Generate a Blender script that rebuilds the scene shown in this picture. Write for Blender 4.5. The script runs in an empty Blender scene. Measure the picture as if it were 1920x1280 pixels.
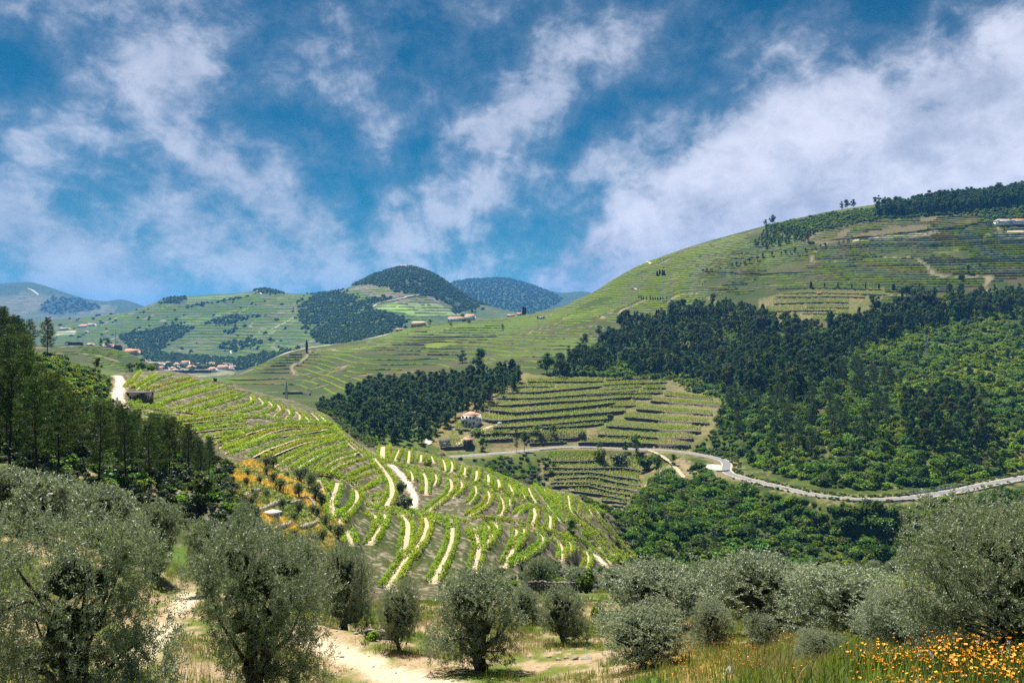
import bpy, math, random, time
import numpy as np
T00 = time.time()
random.seed(7)
RNG = np.random.default_rng(11)
SC = bpy.context.scene
COL = SC.collection
R = math.radians

# ------------------------------------------------------------------ camera
F = 1494.0          # focal length in photo pixels (photo is 1920 wide)
HZ = 600.0          # photo row of the true horizon
cam_d = bpy.data.cameras.new("camera")
cam = bpy.data.objects.new("camera", cam_d)
COL.objects.link(cam)
cam_d.sensor_width = 36.0
cam_d.lens = 36.0 * F / 1920.0
cam_d.shift_y = -(640.0 - HZ) / 1920.0
cam_d.clip_start = 0.2
cam_d.clip_end = 60000
cam.location = (0, 0, 0)
cam.rotation_euler = (R(90), 0, 0)
SC.camera = cam

# ------------------------------------------------------------------ light
SUN_AZ, SUN_EL = -24.0, 58.0      # degrees left of the view direction, above the horizon
sun_d = bpy.data.lights.new("sun", 'SUN')
sun_d.energy = 5.0
sun_d.angle = R(0.5)
sun_d.color = (1.0, 0.94, 0.84)
sun = bpy.data.objects.new("sun", sun_d)
COL.objects.link(sun)
sun.rotation_euler = (R(90 - SUN_EL), 0, R(180 - SUN_AZ))
sun.location = (-300, 900, 900)

world = bpy.data.worlds.new("World")
SC.world = world
world.use_nodes = True


def build_sky():
    nt = world.node_tree
    nt.nodes.clear()
    N = nt.nodes.new
    L = nt.links.new

    def math_(op, a, b=None, c=None, clamp=False):
        n = N('ShaderNodeMath'); n.operation = op; n.use_clamp = clamp
        for i, v in enumerate((a, b, c)):
            if v is None:
                continue
            if isinstance(v, (int, float)):
                n.inputs[i].default_value = v
            else:
                L(v, n.inputs[i])
        return n.outputs[0]

    def ramp(v, a, b):      # smoothstep a..b
        n = N('ShaderNodeMapRange'); n.interpolation_type = 'SMOOTHSTEP'; n.clamp = True
        L(v, n.inputs[0]); n.inputs[1].default_value = a; n.inputs[2].default_value = b
        return n.outputs[0]

    sky = N('ShaderNodeTexSky'); sky.sky_type = 'NISHITA'; sky.sun_disc = False
    sky.sun_elevation = R(SUN_EL); sky.sun_rotation = R(SUN_AZ)
    sky.air_density = 1.0; sky.dust_density = 0.1; sky.ozone_density = 2.5; sky.altitude = 1500
    tint = N('ShaderNodeMix'); tint.data_type = 'RGBA'; tint.blend_type = 'MULTIPLY'
    tint.inputs[0].default_value = 1.0
    L(sky.outputs[0], tint.inputs[6]); tint.inputs[7].default_value = SKY_TINT
    geo = N('ShaderNodeNewGeometry')
    sep = N('ShaderNodeSeparateXYZ'); L(geo.outputs['Incoming'], sep.inputs[0])
    # Incoming points back to the viewer on a world shader: flip it
    dx = math_('MULTIPLY', sep.outputs[0], -1); dy = math_('MULTIPLY', sep.outputs[1], -1)
    dz = math_('MULTIPLY', sep.outputs[2], -1)
    # long bands fan out of the far end of the valley
    fx, fz = math_('ADD', dx, 0.07), math_('ADD', dz, 0.05)
    ang = math_('ARCTAN2', fz, fx)
    lr = math_('LOGARITHM', math_('SQRT', math_('ADD', math_('MULTIPLY', fx, fx), math_('MULTIPLY', fz, fz))), math.e)

    def noise(x, y, z, det, rough, off, dist=0.0):
        cmb = N('ShaderNodeCombineXYZ')
        for i, q in enumerate((x, y, z)):
            L(math_('MULTIPLY_ADD', q[0], q[1], off[i]), cmb.inputs[i])
        n = N('ShaderNodeTexNoise'); n.noise_dimensions = '3D'
        n.inputs['Scale'].default_value = 1.0; n.inputs['Detail'].default_value = det
        n.inputs['Roughness'].default_value = rough; n.inputs['Distortion'].default_value = dist
        L(cmb.outputs[0], n.inputs['Vector'])
        return n.outputs[0]

    streak = noise((ang, 4.2), (lr, 1.1), (dy, 0.5), 5, 0.55, SKY_OFF[0], 0.2)
    puff = noise((dx, 6.5), (dy, 6.5), (dz, 8.5), 9, 0.58, SKY_OFF[1], 0.2)
    wisp = noise((dx, 24), (dy, 24), (dz, 30), 7, 0.62, SKY_OFF[2], 0.3)
    body = math_('ADD', math_('ADD', math_('MULTIPLY', streak, 0.40), math_('MULTIPLY', puff, 0.60)),
                 math_('MULTIPLY', math_('SUBTRACT', wisp, 0.5), 0.38))
    ady = math_('ADD', math_('ABSOLUTE', dy), 0.02)
    az = math_('MINIMUM', math_('MAXIMUM', math_('DIVIDE', dx, ady), -1.0), 0.65); el = math_('DIVIDE', dz, ady)

    def band(p0, p1, w, k):      # one long cloud of the layer
        ax, ay = p1[0] - p0[0], p1[1] - p0[1]; n2 = ax * ax + ay * ay
        ra, re_ = math_('SUBTRACT', az, p0[0]), math_('SUBTRACT', el, p0[1])
        t = math_('DIVIDE', math_('ADD', math_('MULTIPLY', ra, ax), math_('MULTIPLY', re_, ay)), n2, None, True)
        qa, qe = math_('SUBTRACT', ra, math_('MULTIPLY', t, ax)), math_('SUBTRACT', re_, math_('MULTIPLY', t, ay))
        d = math_('SQRT', math_('ADD', math_('MULTIPLY', qa, qa), math_('MULTIPLY', qe, qe)))
        return math_('MULTIPLY', ramp(d, w, 0.0), k)

    cover = None
    for p0, p1, w, k in CLOUDS:
        b_ = band(p0, p1, w, k)
        cover = b_ if cover is None else math_('MAXIMUM', cover, b_)
    # the big bank lies over the right-hand hill
    edge = math_('ADD', math_('MULTIPLY', az, math_('SUBTRACT', 1.05, math_('MULTIPLY', az, 0.8))), 0.05)
    bank = math_('MULTIPLY', ramp(math_('SUBTRACT', el, edge), 0.05, -0.10), 0.32)
    left = math_('MULTIPLY', ramp(az, -0.10, -0.45), 0.085)
    body = math_('ADD', math_('ADD', math_('ADD', body, math_('MAXIMUM', bank, cover)), left), -0.10)
    mask = math_('ADD', math_('MULTIPLY', ramp(body, 0.45, 0.66), math_('ADD', math_('MULTIPLY', bank, 1.1), 0.54)), math_('MULTIPLY', ramp(body, 0.30, 0.52), 0.16))
    shade = ramp(math_('ADD', puff, math_('MULTIPLY', math_('SUBTRACT', wisp, 0.5), 0.5)), 0.3, 0.75)
    ccol = N('ShaderNodeMix'); ccol.data_type = 'RGBA'
    L(shade, ccol.inputs[0])
    ccol.inputs[6].default_value = (3.4, 3.9, 5.2, 1); ccol.inputs[7].default_value = (6.6, 6.8, 8.0, 1)
    mix = N('ShaderNodeMix'); mix.data_type = 'RGBA'
    L(mask, mix.inputs[0]); L(tint.outputs[2], mix.inputs[6]); L(ccol.outputs[2], mix.inputs[7])
    bg = N('ShaderNodeBackground'); bg.inputs[1].default_value = SKY_STR
    L(mix.outputs[2], bg.inputs[0])
    out = N('ShaderNodeOutputWorld'); L(bg.outputs[0], out.inputs[0])


SKY_TINT = (0.025, 0.31, 0.40, 1)
SKY_STR = 0.05
CLOUDS = [((-.03, .225), (.20, .38), .075, .17), ((-.15, .10), (.033, .18), .07, .17), ((.033, .17), (.23, .24), .055, .15), ((-.22, .36), (-.17, .25), .08, .14), ((-.31, .17), (-.18, .05), .08, .16),
          ((-.41, .12), (-.26, .05), .08, .18), ((-.64, .13), (-.46, .04), .09, .18), ((-.43, .32), (-.35, .18), .09, .11), ((-.25, .05), (-.05, .055), .05, .15), ((-.02, .13), (-.03, .22), .04, .08)]
SKY_OFF = ((3.1, 0.0, 1.7), (7.3, 2.2, 4.1), (1.2, 9.9, 0.3))
build_sky()
vs = SC.view_settings
vs.view_transform = 'Standard'; vs.look = 'None'; vs.gamma = 1.0; vs.use_curve_mapping = False
vs.exposure = 1.3
cy = SC.cycles
cy.max_bounces = 5; cy.diffuse_bounces = 3; cy.glossy_bounces = 1; cy.transmission_bounces = 3
cy.transparent_max_bounces = 4; cy.volume_bounces = 0
cy.caustics_reflective = False; cy.caustics_refractive = False
cy.use_denoising = False
cy.denoiser = 'OPENIMAGEDENOISE'
cy.denoising_prefilter = 'ACCURATE'
cy.denoising_input_passes = 'RGB_ALBEDO_NORMAL'
cy.sample_clamp_indirect = 4.0

# ------------------------------------------------------------------ terrain shape
# cross-sections of the country, nearest line first: for a photo column, (distance ahead, photo row)
LAYERS = [
 {-300:(12,1290),0:(15,1295),400:(22,1290),700:(26,1290),1000:(25,1290),1300:(18,1290),1450:(13,1290),1600:(10,1295),1750:(9,1300),1920:(9,1290),2220:(9,1280)},
 {-300:(24,1180),0:(26,1180),400:(30,1200),700:(34,1215),1000:(36,1205),1300:(34,1200),1600:(27,1195),1920:(24,1175),2220:(24,1160)},
 {-300:(38,1010),0:(40,1010),120:(42,1030),240:(45,1065),400:(50,1105),560:(54,1130),700:(58,1135),850:(62,1128),1000:(70,1114),1150:(82,1112),1300:(102,1102),1450:(126,1088),1600:(146,1076),1750:(150,1068),1920:(142,1060),2220:(140,1050)},
 {-300:(52,960),0:(54,970),120:(57,990),240:(61,1015),400:(68,1060),560:(80,1120),700:(90,1155),850:(98,1155),1000:(108,1155),1150:(150,1145),1300:(190,1140),1450:(215,1130),1600:(225,1115),1750:(230,1110),1920:(230,1105),2220:(230,1095)},
 {-300:(70,895),0:(72,900),120:(75,908),240:(82,920),400:(92,950),560:(105,1020),700:(118,1102),850:(125,1108),1000:(140,1112),1150:(190,1085),1300:(250,1085),1450:(262,1080),1600:(265,1078),1750:(268,1075),1920:(268,1068),2220:(268,1060)},
 {-300:(120,780),0:(120,790),120:(125,800),240:(140,832),400:(150,870),560:(155,928),700:(160,985),850:(165,1005),1000:(185,1005),1150:(215,1045),1300:(300,985),1450:(300,1000),1600:(292,1010),1750:(292,1010),1920:(300,985),2220:(300,970)},
 {-300:(210,640),0:(212,652),120:(226,672),200:(262,704),240:(320,697),300:(332,694),340:(333,698),400:(330,714),460:(328,728),520:(325,742),560:(322,753),600:(319,769),640:(316,790),700:(310,829),750:(308,837),800:(305,847),850:(300,858),890:(298,870),940:(292,886),990:(285,905),1040:(275,917),1070:(268,923),1100:(262,936),1140:(256,957),1170:(262,975),1225:(345,915),1300:(415,852),1450:(345,907),1600:(311,937),1750:(318,929),1920:(355,895),2220:(360,880)},
 {-300:(300,710),0:(300,720),120:(330,745),240:(420,750),400:(430,775),560:(410,805),700:(380,878),850:(370,905),1000:(365,965),1100:(330,985),1150:(330,992),1225:(390,900),1300:(440,828),1450:(368,885),1600:(332,912),1750:(340,903),1920:(378,870),2220:(385,855)},
 {-300:(600,735),0:(700,735),240:(660,733),400:(560,750),460:(540,762),560:(480,780),700:(430,838),850:(438,853),1000:(444,844),1150:(456,840),1225:(458,838),1300:(480,792),1450:(430,800),1600:(400,815),1750:(400,805),1920:(430,785),2220:(430,770)},
 {-300:(800,690),0:(800,690),120:(800,692),240:(800,718),400:(800,718),460:(720,735),560:(700,737),700:(600,745),850:(612,728),1000:(622,713),1150:(640,709),1300:(625,722),1450:(600,685),1600:(560,692),1750:(560,682),1920:(580,672),2220:(580,660)},
 {-300:(900,670),0:(900,670),120:(900,668),240:(920,690),320:(910,708),400:(860,706),460:(850,704),560:(900,690),700:(850,672),850:(850,668),1000:(850,652),1150:(850,640),1300:(800,620),1450:(780,602),1600:(760,590),1750:(740,583),1920:(740,573),2220:(740,560)},
 {-300:(1000,640),0:(1000,645),120:(1000,646),180:(1000,648),240:(1000,660),290:(1010,690),330:(1050,725),400:(1100,735),440:(1000,702),480:(960,686),560:(1000,656),640:(1080,644),700:(1150,632),780:(1200,612),850:(1250,603),980:(1300,590),1050:(1270,575),1100:(1250,553),1200:(1250,496),1300:(1200,462),1400:(1190,434),1500:(1170,410),1600:(1150,392),1750:(1130,376),1920:(1100,362),2220:(1080,335)},
 {-300:(1300,720),0:(1300,720),120:(1400,715),240:(1500,697),300:(1600,693),400:(1700,691),440:(1650,698),480:(1500,715),560:(1400,690),700:(1500,662),850:(1600,642),1000:(1700,640),1150:(1700,600),1300:(1600,550),1450:(1500,490),1600:(1400,430),1750:(1400,405),1920:(1390,395),2220:(1380,380)},
 {-300:(2200,650),0:(2200,650),120:(2200,655),240:(2100,662),400:(2100,667),480:(2000,662),560:(1900,652),700:(1850,625),850:(2200,604),1000:(2400,604),1150:(2200,615),1300:(2200,600),1500:(2200,560),1700:(2200,540),1920:(2200,540),2220:(2200,540)},
 {-300:(3000,610),0:(3000,604),120:(3000,597),240:(3000,586),275:(3000,574),310:(3000,561),340:(3000,556),400:(3000,553),460:(3000,549),497:(3000,543),530:(3000,550),590:(3000,551),640:(3000,544),670:(3000,530),705:(3000,513),740:(3000,502),765:(3000,499),800:(3000,507),830:(3000,522),870:(3000,550),900:(3000,566),940:(3000,577),1000:(3000,588),1060:(3000,600),1150:(3000,615),2220:(3000,615)},
 {-300:(4200,640),0:(4200,632),240:(4200,625),400:(4200,610),640:(4200,600),765:(4200,570),1000:(4200,600),2220:(4200,620)},
 {-300:(6500,560),-100:(6500,540),0:(6500,530),50:(6500,527),80:(6500,533),120:(6500,546),165:(6500,559),200:(6500,563),225:(6500,560),250:(6500,566),300:(6500,585),400:(6500,602),640:(6500,605),800:(6500,560),850:(6500,528),900:(6500,524),945:(6500,523),985:(6500,532),1020:(6500,543),1060:(6500,549),1090:(6500,546),1150:(6500,560),1300:(6500,590),2220:(6500,590)},
 {-300:(9500,612),2220:(9500,612)},
 {-300:(14000,606),2220:(14000,606)},
]


def pchip_slopes(x, y):
    # x, y: (..., K)
    h = np.diff(x, axis=-1); d = np.diff(y, axis=-1) / h
    m = np.zeros_like(y)
    h0, h1 = h[..., :-1], h[..., 1:]; d0, d1 = d[..., :-1], d[..., 1:]
    w1 = 2 * h1 + h0; w2 = h1 + 2 * h0
    with np.errstate(divide='ignore', invalid='ignore'):
        hm = (w1 + w2) / (w1 / d0 + w2 / d1)
    m[..., 1:-1] = np.where(d0 * d1 > 0, hm, 0.0)
    m[..., 0] = d[..., 0]; m[..., -1] = d[..., -1]
    return m


def pchip1(xk, yk, x):
    xk = np.asarray(xk, float); yk = np.asarray(yk, float)
    m = pchip_slopes(xk, yk)
    x = np.clip(x, xk[0], xk[-1])
    i = np.clip(np.searchsorted(xk, x) - 1, 0, len(xk) - 2)
    h = xk[i + 1] - xk[i]; t = (x - xk[i]) / h
    return ((2*t**3 - 3*t**2 + 1) * yk[i] + (t**3 - 2*t**2 + t) * h * m[i]
            + (-2*t**3 + 3*t**2) * yk[i + 1] + (t**3 - t**2) * h * m[i + 1])


LAT = RNG.random((256, 256))


def vnoise(x, y):
    xi = np.floor(x).astype(int); yi = np.floor(y).astype(int)
    fx = x - xi; fy = y - yi
    fx = fx * fx * (3 - 2 * fx); fy = fy * fy * (3 - 2 * fy)
    a = LAT[xi & 255, yi & 255]; b = LAT[(xi + 1) & 255, yi & 255]
    c = LAT[xi & 255, (yi + 1) & 255]; d = LAT[(xi + 1) & 255, (yi + 1) & 255]
    return (a * (1 - fx) + b * fx) * (1 - fy) + (c * (1 - fx) + d * fx) * fy - 0.5


def fbm(x, y, oct=4, gain=0.5):
    s = 0; a = 1.0
    for k in range(oct):
        s = s + a * vnoise(x * 2**k + 17.3 * k, y * 2**k + 5.1 * k); a *= gain
    return s


PX = np.arange(-420.0, 2341.0, 3.0)
NY = 2300
YG = np.exp(np.linspace(math.log(4.0), math.log(14000.0), NY))
LY = np.log(YG)
knY = np.stack([np.exp(pchip1(list(l), [math.log(v[0]) for v in l.values()], PX)) for l in LAYERS], 1)
knP = np.stack([pchip1(list(l), [v[1] for v in l.values()], PX) for l in LAYERS], 1)
knT = (HZ - knP) / F
# nearest knot: the slope the photographer stands on
knY = np.concatenate([np.full((len(PX), 1), 4.0), knY], 1)
knT = np.concatenate([np.full((len(PX), 1), -3.2 / 4.0), knT], 1)
lk = np.log(knY)
SL = pchip_slopes(lk, knT)
TT = np.zeros((len(PX), NY)); LAYER = np.zeros((len(PX), NY), np.float32)
for i in range(len(PX)):
    k = np.clip(np.searchsorted(lk[i], LY) - 1, 0, lk.shape[1] - 2)
    h = lk[i, k + 1] - lk[i, k]; t = np.clip((LY - lk[i, k]) / h, 0, 1)
    TT[i] = ((2*t**3 - 3*t**2 + 1) * knT[i, k] + (t**3 - 2*t**2 + t) * h * SL[i, k]
             + (-2*t**3 + 3*t**2) * knT[i, k + 1] + (t**3 - t**2) * h * SL[i, k + 1])
    LAYER[i] = k + t
GX = (PX[:, None] - 960) / F * YG[None, :]
GY = np.broadcast_to(YG[None, :], GX.shape)
ZG = TT * GY
# gullies and humps at several scales, growing with distance
amp = np.interp(LY, np.log([4, 30, 150, 600, 1500, 3000, 14000]), [.03, .25, .5, 2.2, 6, 16, 45])
wl = [(9, 7.0), (45, 20), (200, 60), (900, 260), (3000, 900)]
for yc, w in wl:
    wt = np.exp(-((LY - math.log(yc)) / 1.0) ** 2) * amp
    ZG += wt[None, :] * fbm(GX / w + yc, GY / w, 4)
GP = lambda: HZ - F * ZG / GY      # photo row of each ground cell


def H(x, y):
    x = np.asarray(x, float); y = np.asarray(y, float)
    yy = np.clip(y, 4.0, 13999.0)
    p = 960 + F * x / np.maximum(yy, 4.0)
    fi = np.clip((p - PX[0]) / 3.0, 0, len(PX) - 1.001); fj = (np.log(yy) - LY[0]) / (LY[1] - LY[0])
    fj = np.clip(fj, 0, NY - 1.001)
    i = fi.astype(int); j = fj.astype(int); a = fi - i; b = fj - j
    r = (ZG[i, j] / YG[j] * (1-a) + ZG[i+1, j] / YG[j] * a) * (1-b) + (ZG[i, j+1] / YG[j+1] * (1-a) + ZG[i+1, j+1] / YG[j+1] * a) * b
    z = r * yy
    near = -1.75 - 0.3625 * np.clip(y, 0, 4) - 0.1 * np.minimum(y, 0)
    return np.where(y < 4.0, near, z)


def layer_at(x, y):
    p = 960 + F * np.asarray(x) / np.maximum(y, 4.0)
    i = np.clip(np.round((p - PX[0]) / 3.0), 0, len(PX) - 1).astype(int)
    j = np.clip(np.round((np.log(np.clip(y, 4, 13999)) - LY[0]) / (LY[1] - LY[0])), 0, NY - 1).astype(int)
    return LAYER[i, j]


def unproj(px, py, y0=10.0, y1=13000.0):
    """Ground point seen at a photo pixel, looking only between two distances."""
    fi = min(max((px - PX[0]) / 3.0, 0), len(PX) - 1.001); i = int(fi); a = fi - i
    r = (ZG[i] * (1 - a) + ZG[i + 1] * a) / YG
    j0 = np.searchsorted(YG, y0); j1 = np.searchsorted(YG, y1)
    t = (HZ - py) / F
    w = r[j0:j1] >= t
    if w.any():
        k = j0 + int(np.argmax(w))
        if k > j0 and k < NY:
            b = (t - r[k - 1]) / max(r[k] - r[k - 1], 1e-9); y = YG[k - 1] + b * (YG[k] - YG[k - 1])
        else:
            y = YG[k]
    else:
        k = j0 + int(np.argmax(r[j0:j1])); y = YG[k]
    x = (px - 960) / F * y
    return np.array((x, y, float(H(x, y))))


def line3(pts, y0, y1, step):
    """Photo polyline -> smooth ground polyline resampled every step metres."""
    pts = [tuple(p) for p in pts]
    dense = []
    for (a, b), (c, d) in zip(pts[:-1], pts[1:]):
        n = max(2, int(math.hypot(c - a, d - b) / 4))
        dense += [(a + (c - a) * k / n, b + (d - b) * k / n) for k in range(n)]
    dense.append(pts[-1])
    P = np.array([unproj(a, b, y0, y1) for a, b in dense])
    for _ in range(4):      # smooth corners
        P[1:-1, :2] = 0.25 * P[:-2, :2] + 0.5 * P[1:-1, :2] + 0.25 * P[2:, :2]
    return resample(P[:, :2], step)


def resample(xy, step):
    d = np.r_[0, np.cumsum(np.hypot(*np.diff(xy, axis=0).T))]
    n = max(2, int(d[-1] / step) + 1)
    s = np.linspace(0, d[-1], n)
    return np.stack([np.interp(s, d, xy[:, 0]), np.interp(s, d, xy[:, 1])], 1)


def cells_near(xy, rad):
    """Table cells within rad of a polyline: (index arrays, distance, nearest sample number)."""
    y0, y1 = xy[:, 1].min() - rad, xy[:, 1].max() + rad
    j0, j1 = max(0, np.searchsorted(YG, y0)), min(NY, np.searchsorted(YG, y1) + 1)
    pmin = (960 + F * (xy[:, 0] - rad) / np.maximum(xy[:, 1], 4)).min(); pmax = (960 + F * (xy[:, 0] + rad) / np.maximum(xy[:, 1], 4)).max()
    i0, i1 = max(0, int((pmin - PX[0]) / 3) - 2), min(len(PX), int((pmax - PX[0]) / 3) + 3)
    if i1 <= i0 or j1 <= j0:
        return None
    X = GX[i0:i1, j0:j1].ravel(); Y = GY[i0:i1, j0:j1].ravel()
    best = np.full(len(X), 1e9); arg = np.zeros(len(X), int)
    for c in range(0, len(xy), 64):
        seg = xy[c:c + 64]
        m = (np.abs(X - seg[:, 0].mean()) < np.ptp(seg[:, 0]) / 2 + rad + 1) & (np.abs(Y - seg[:, 1].mean()) < np.ptp(seg[:, 1]) / 2 + rad + 1)
        w = np.nonzero(m)[0]
        if not len(w):
            continue
        d = np.hypot(X[w, None] - seg[None, :, 0], Y[w, None] - seg[None, :, 1])
        k = d.argmin(1); dm = d[np.arange(len(w)), k]
        b = dm < best[w]
        best[w[b]] = dm[b]; arg[w[b]] = c + k[b]
    sel = np.nonzero(best < rad)[0]
    ii, jj = np.unravel_index(sel, (i1 - i0, j1 - j0))
    return ii + i0, jj + j0, best[sel], arg[sel]


def level_along(xy, zl, half, blend):
    c = cells_near(xy, half + blend)
    if c is None:
        return
    i, j, d, k = c
    w = 1 - np.clip((d - half) / blend, 0, 1); w = w * w * (3 - 2 * w)
    ZG[i, j] = ZG[i, j] * (1 - w) + zl[k] * w


def smooth1(a, n):
    for _ in range(n):
        b = a.copy(); b[1:-1] = 0.25 * a[:-2] + 0.5 * a[1:-1] + 0.25 * a[2:]; a = b
    return a
# ------------------------------------------------------------------ what the photograph shows where (survey lines)
CROPS = {1: (.2266, 560, 820), 2: (.2032, 880, 840), 3: (.1328, 220, 690), 4: (.1719, 420, 730),
         5: (.164, 820, 690), 6: (.164, 1080, 690), 7: (.15625, 1400, 520)}


def cv(k, s):
    """'x,y x,y ...' in survey sheet k -> photo pixels"""
    sc, ox, oy = CROPS[k]
    return [(ox + sc * float(a), oy + sc * float(b)) for a, b in (q.split(',') for q in s.split())]


# sandy walks between two hedges each: (sheet, line, width in sheet pixels)
WALKS = [
 (1,'700,80 692,120 690,180',42),(1,'622,180 680,250 730,310 770,380 778,460 752,530 722,572',40),
 (1,'905,272 945,310 940,365',24),(1,'1030,300 1060,360 1055,420 1050,475',28),(1,'1130,310 1152,350 1120,400',22),
 (1,'1250,350 1275,390 1257,450 1230,490 1150,545 1085,600',26),(1,'1340,370 1365,400 1340,445 1270,500',24),
 (1,'832,105 808,170 795,192',20),(1,'915,112 915,160 905,215',24),(1,'1015,145 1010,200',22),(1,'1095,155 1115,210',20),
 (1,'1190,185 1210,230 1215,275',20),(1,'1260,200 1280,240 1260,290',22),(1,'1375,250 1385,280 1365,320',22),
 (1,'320,380 310,440 280,500 262,570 272,620 312,670 340,712',42),(1,'160,357 190,410 196,440',36),
 (1,'475,430 492,480 482,530 455,580 400,630 348,700',36),(1,'390,780 420,830 435,890',40),
 (1,'590,630 640,660 665,720 668,770 632,830 590,880',36),(1,'705,640 716,680 700,720 672,765',34),
 (1,'850,650 900,700 908,770 892,850 885,930 890,1000 850,1080 800,1150 745,1235',46),
 (1,'1040,668 1070,710 1050,790 1010,880 960,950 905,1015',40),
 (1,'1262,700 1278,760 1270,850 1240,940 1200,1030 1160,1110 1120,1195',40),(1,'1130,685 1200,710 1248,745',18),
 (2,'50,740 70,820 92,900 85,980 60,1070 40,1150',46),(2,'0,745 45,800 85,870',30),
 (2,'160,710 200,760 205,830 170,890 120,940',40),(2,'220,690 260,730 252,780 215,835',34),
 (2,'435,750 437,840 405,930 370,1010 328,1095',36),(2,'495,750 517,790 482,850 425,930',26),
 (2,'605,762 660,800 690,860 676,900 600,950 490,1020 400,1090',24),(2,'780,830 850,900 867,970 850,1030',26),
 (2,'900,840 940,900 947,950 905,1005',20),(2,'1080,960 1107,1020 1092,1090 1058,1132',22),
 (2,'1190,920 1240,980 1300,1070',28),(2,'1040,770 1080,810 1112,848',16),(2,'1330,980 1380,1030 1420,1070',18),
 (2,'740,620 752,680 740,745',28),(2,'580,540 612,600 600,660 580,715',32),(2,'560,535 480,570 430,622',18),
 (2,'65,210 76,260 55,312',26),(2,'170,250 187,300 170,350',26),(2,'260,290 286,340 270,395',28),
 (2,'350,330 395,380 400,450',26),(2,'440,350 490,410 512,460',14),(2,'545,370 562,430 610,500',22),
 (2,'690,380 702,430 742,500',14),(2,'805,430 817,490 832,550',18),(2,'910,440 922,500 922,560 950,612',18),
 (2,'50,350 76,400 60,450 0,510',22),(2,'170,400 196,450 170,520 100,570 0,622',25),
 (2,'275,440 320,510 320,580 290,622',22),(2,'365,470 386,490 360,545',20),(2,'720,530 780,610 850,690',12),
 (2,'1080,540 1132,620',12),(2,'1150,550 1186,600',12),
]
TRACKS = [   # bare white farm tracks without hedges: (photo line, width in pixels, near, far)
 (cv(1, '762,225 830,290 885,345 915,410 950,460 972,520 945,592'), 9.5, 100, 340),
 (cv(2, '1040,865 1110,930 1180,1000 1230,1060 1275,1095'), 8, 100, 340),
 ([(217, 704), (226, 712), (229, 722), (221, 736), (219, 748), (229, 764)], 17, 180, 340),
]
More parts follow.
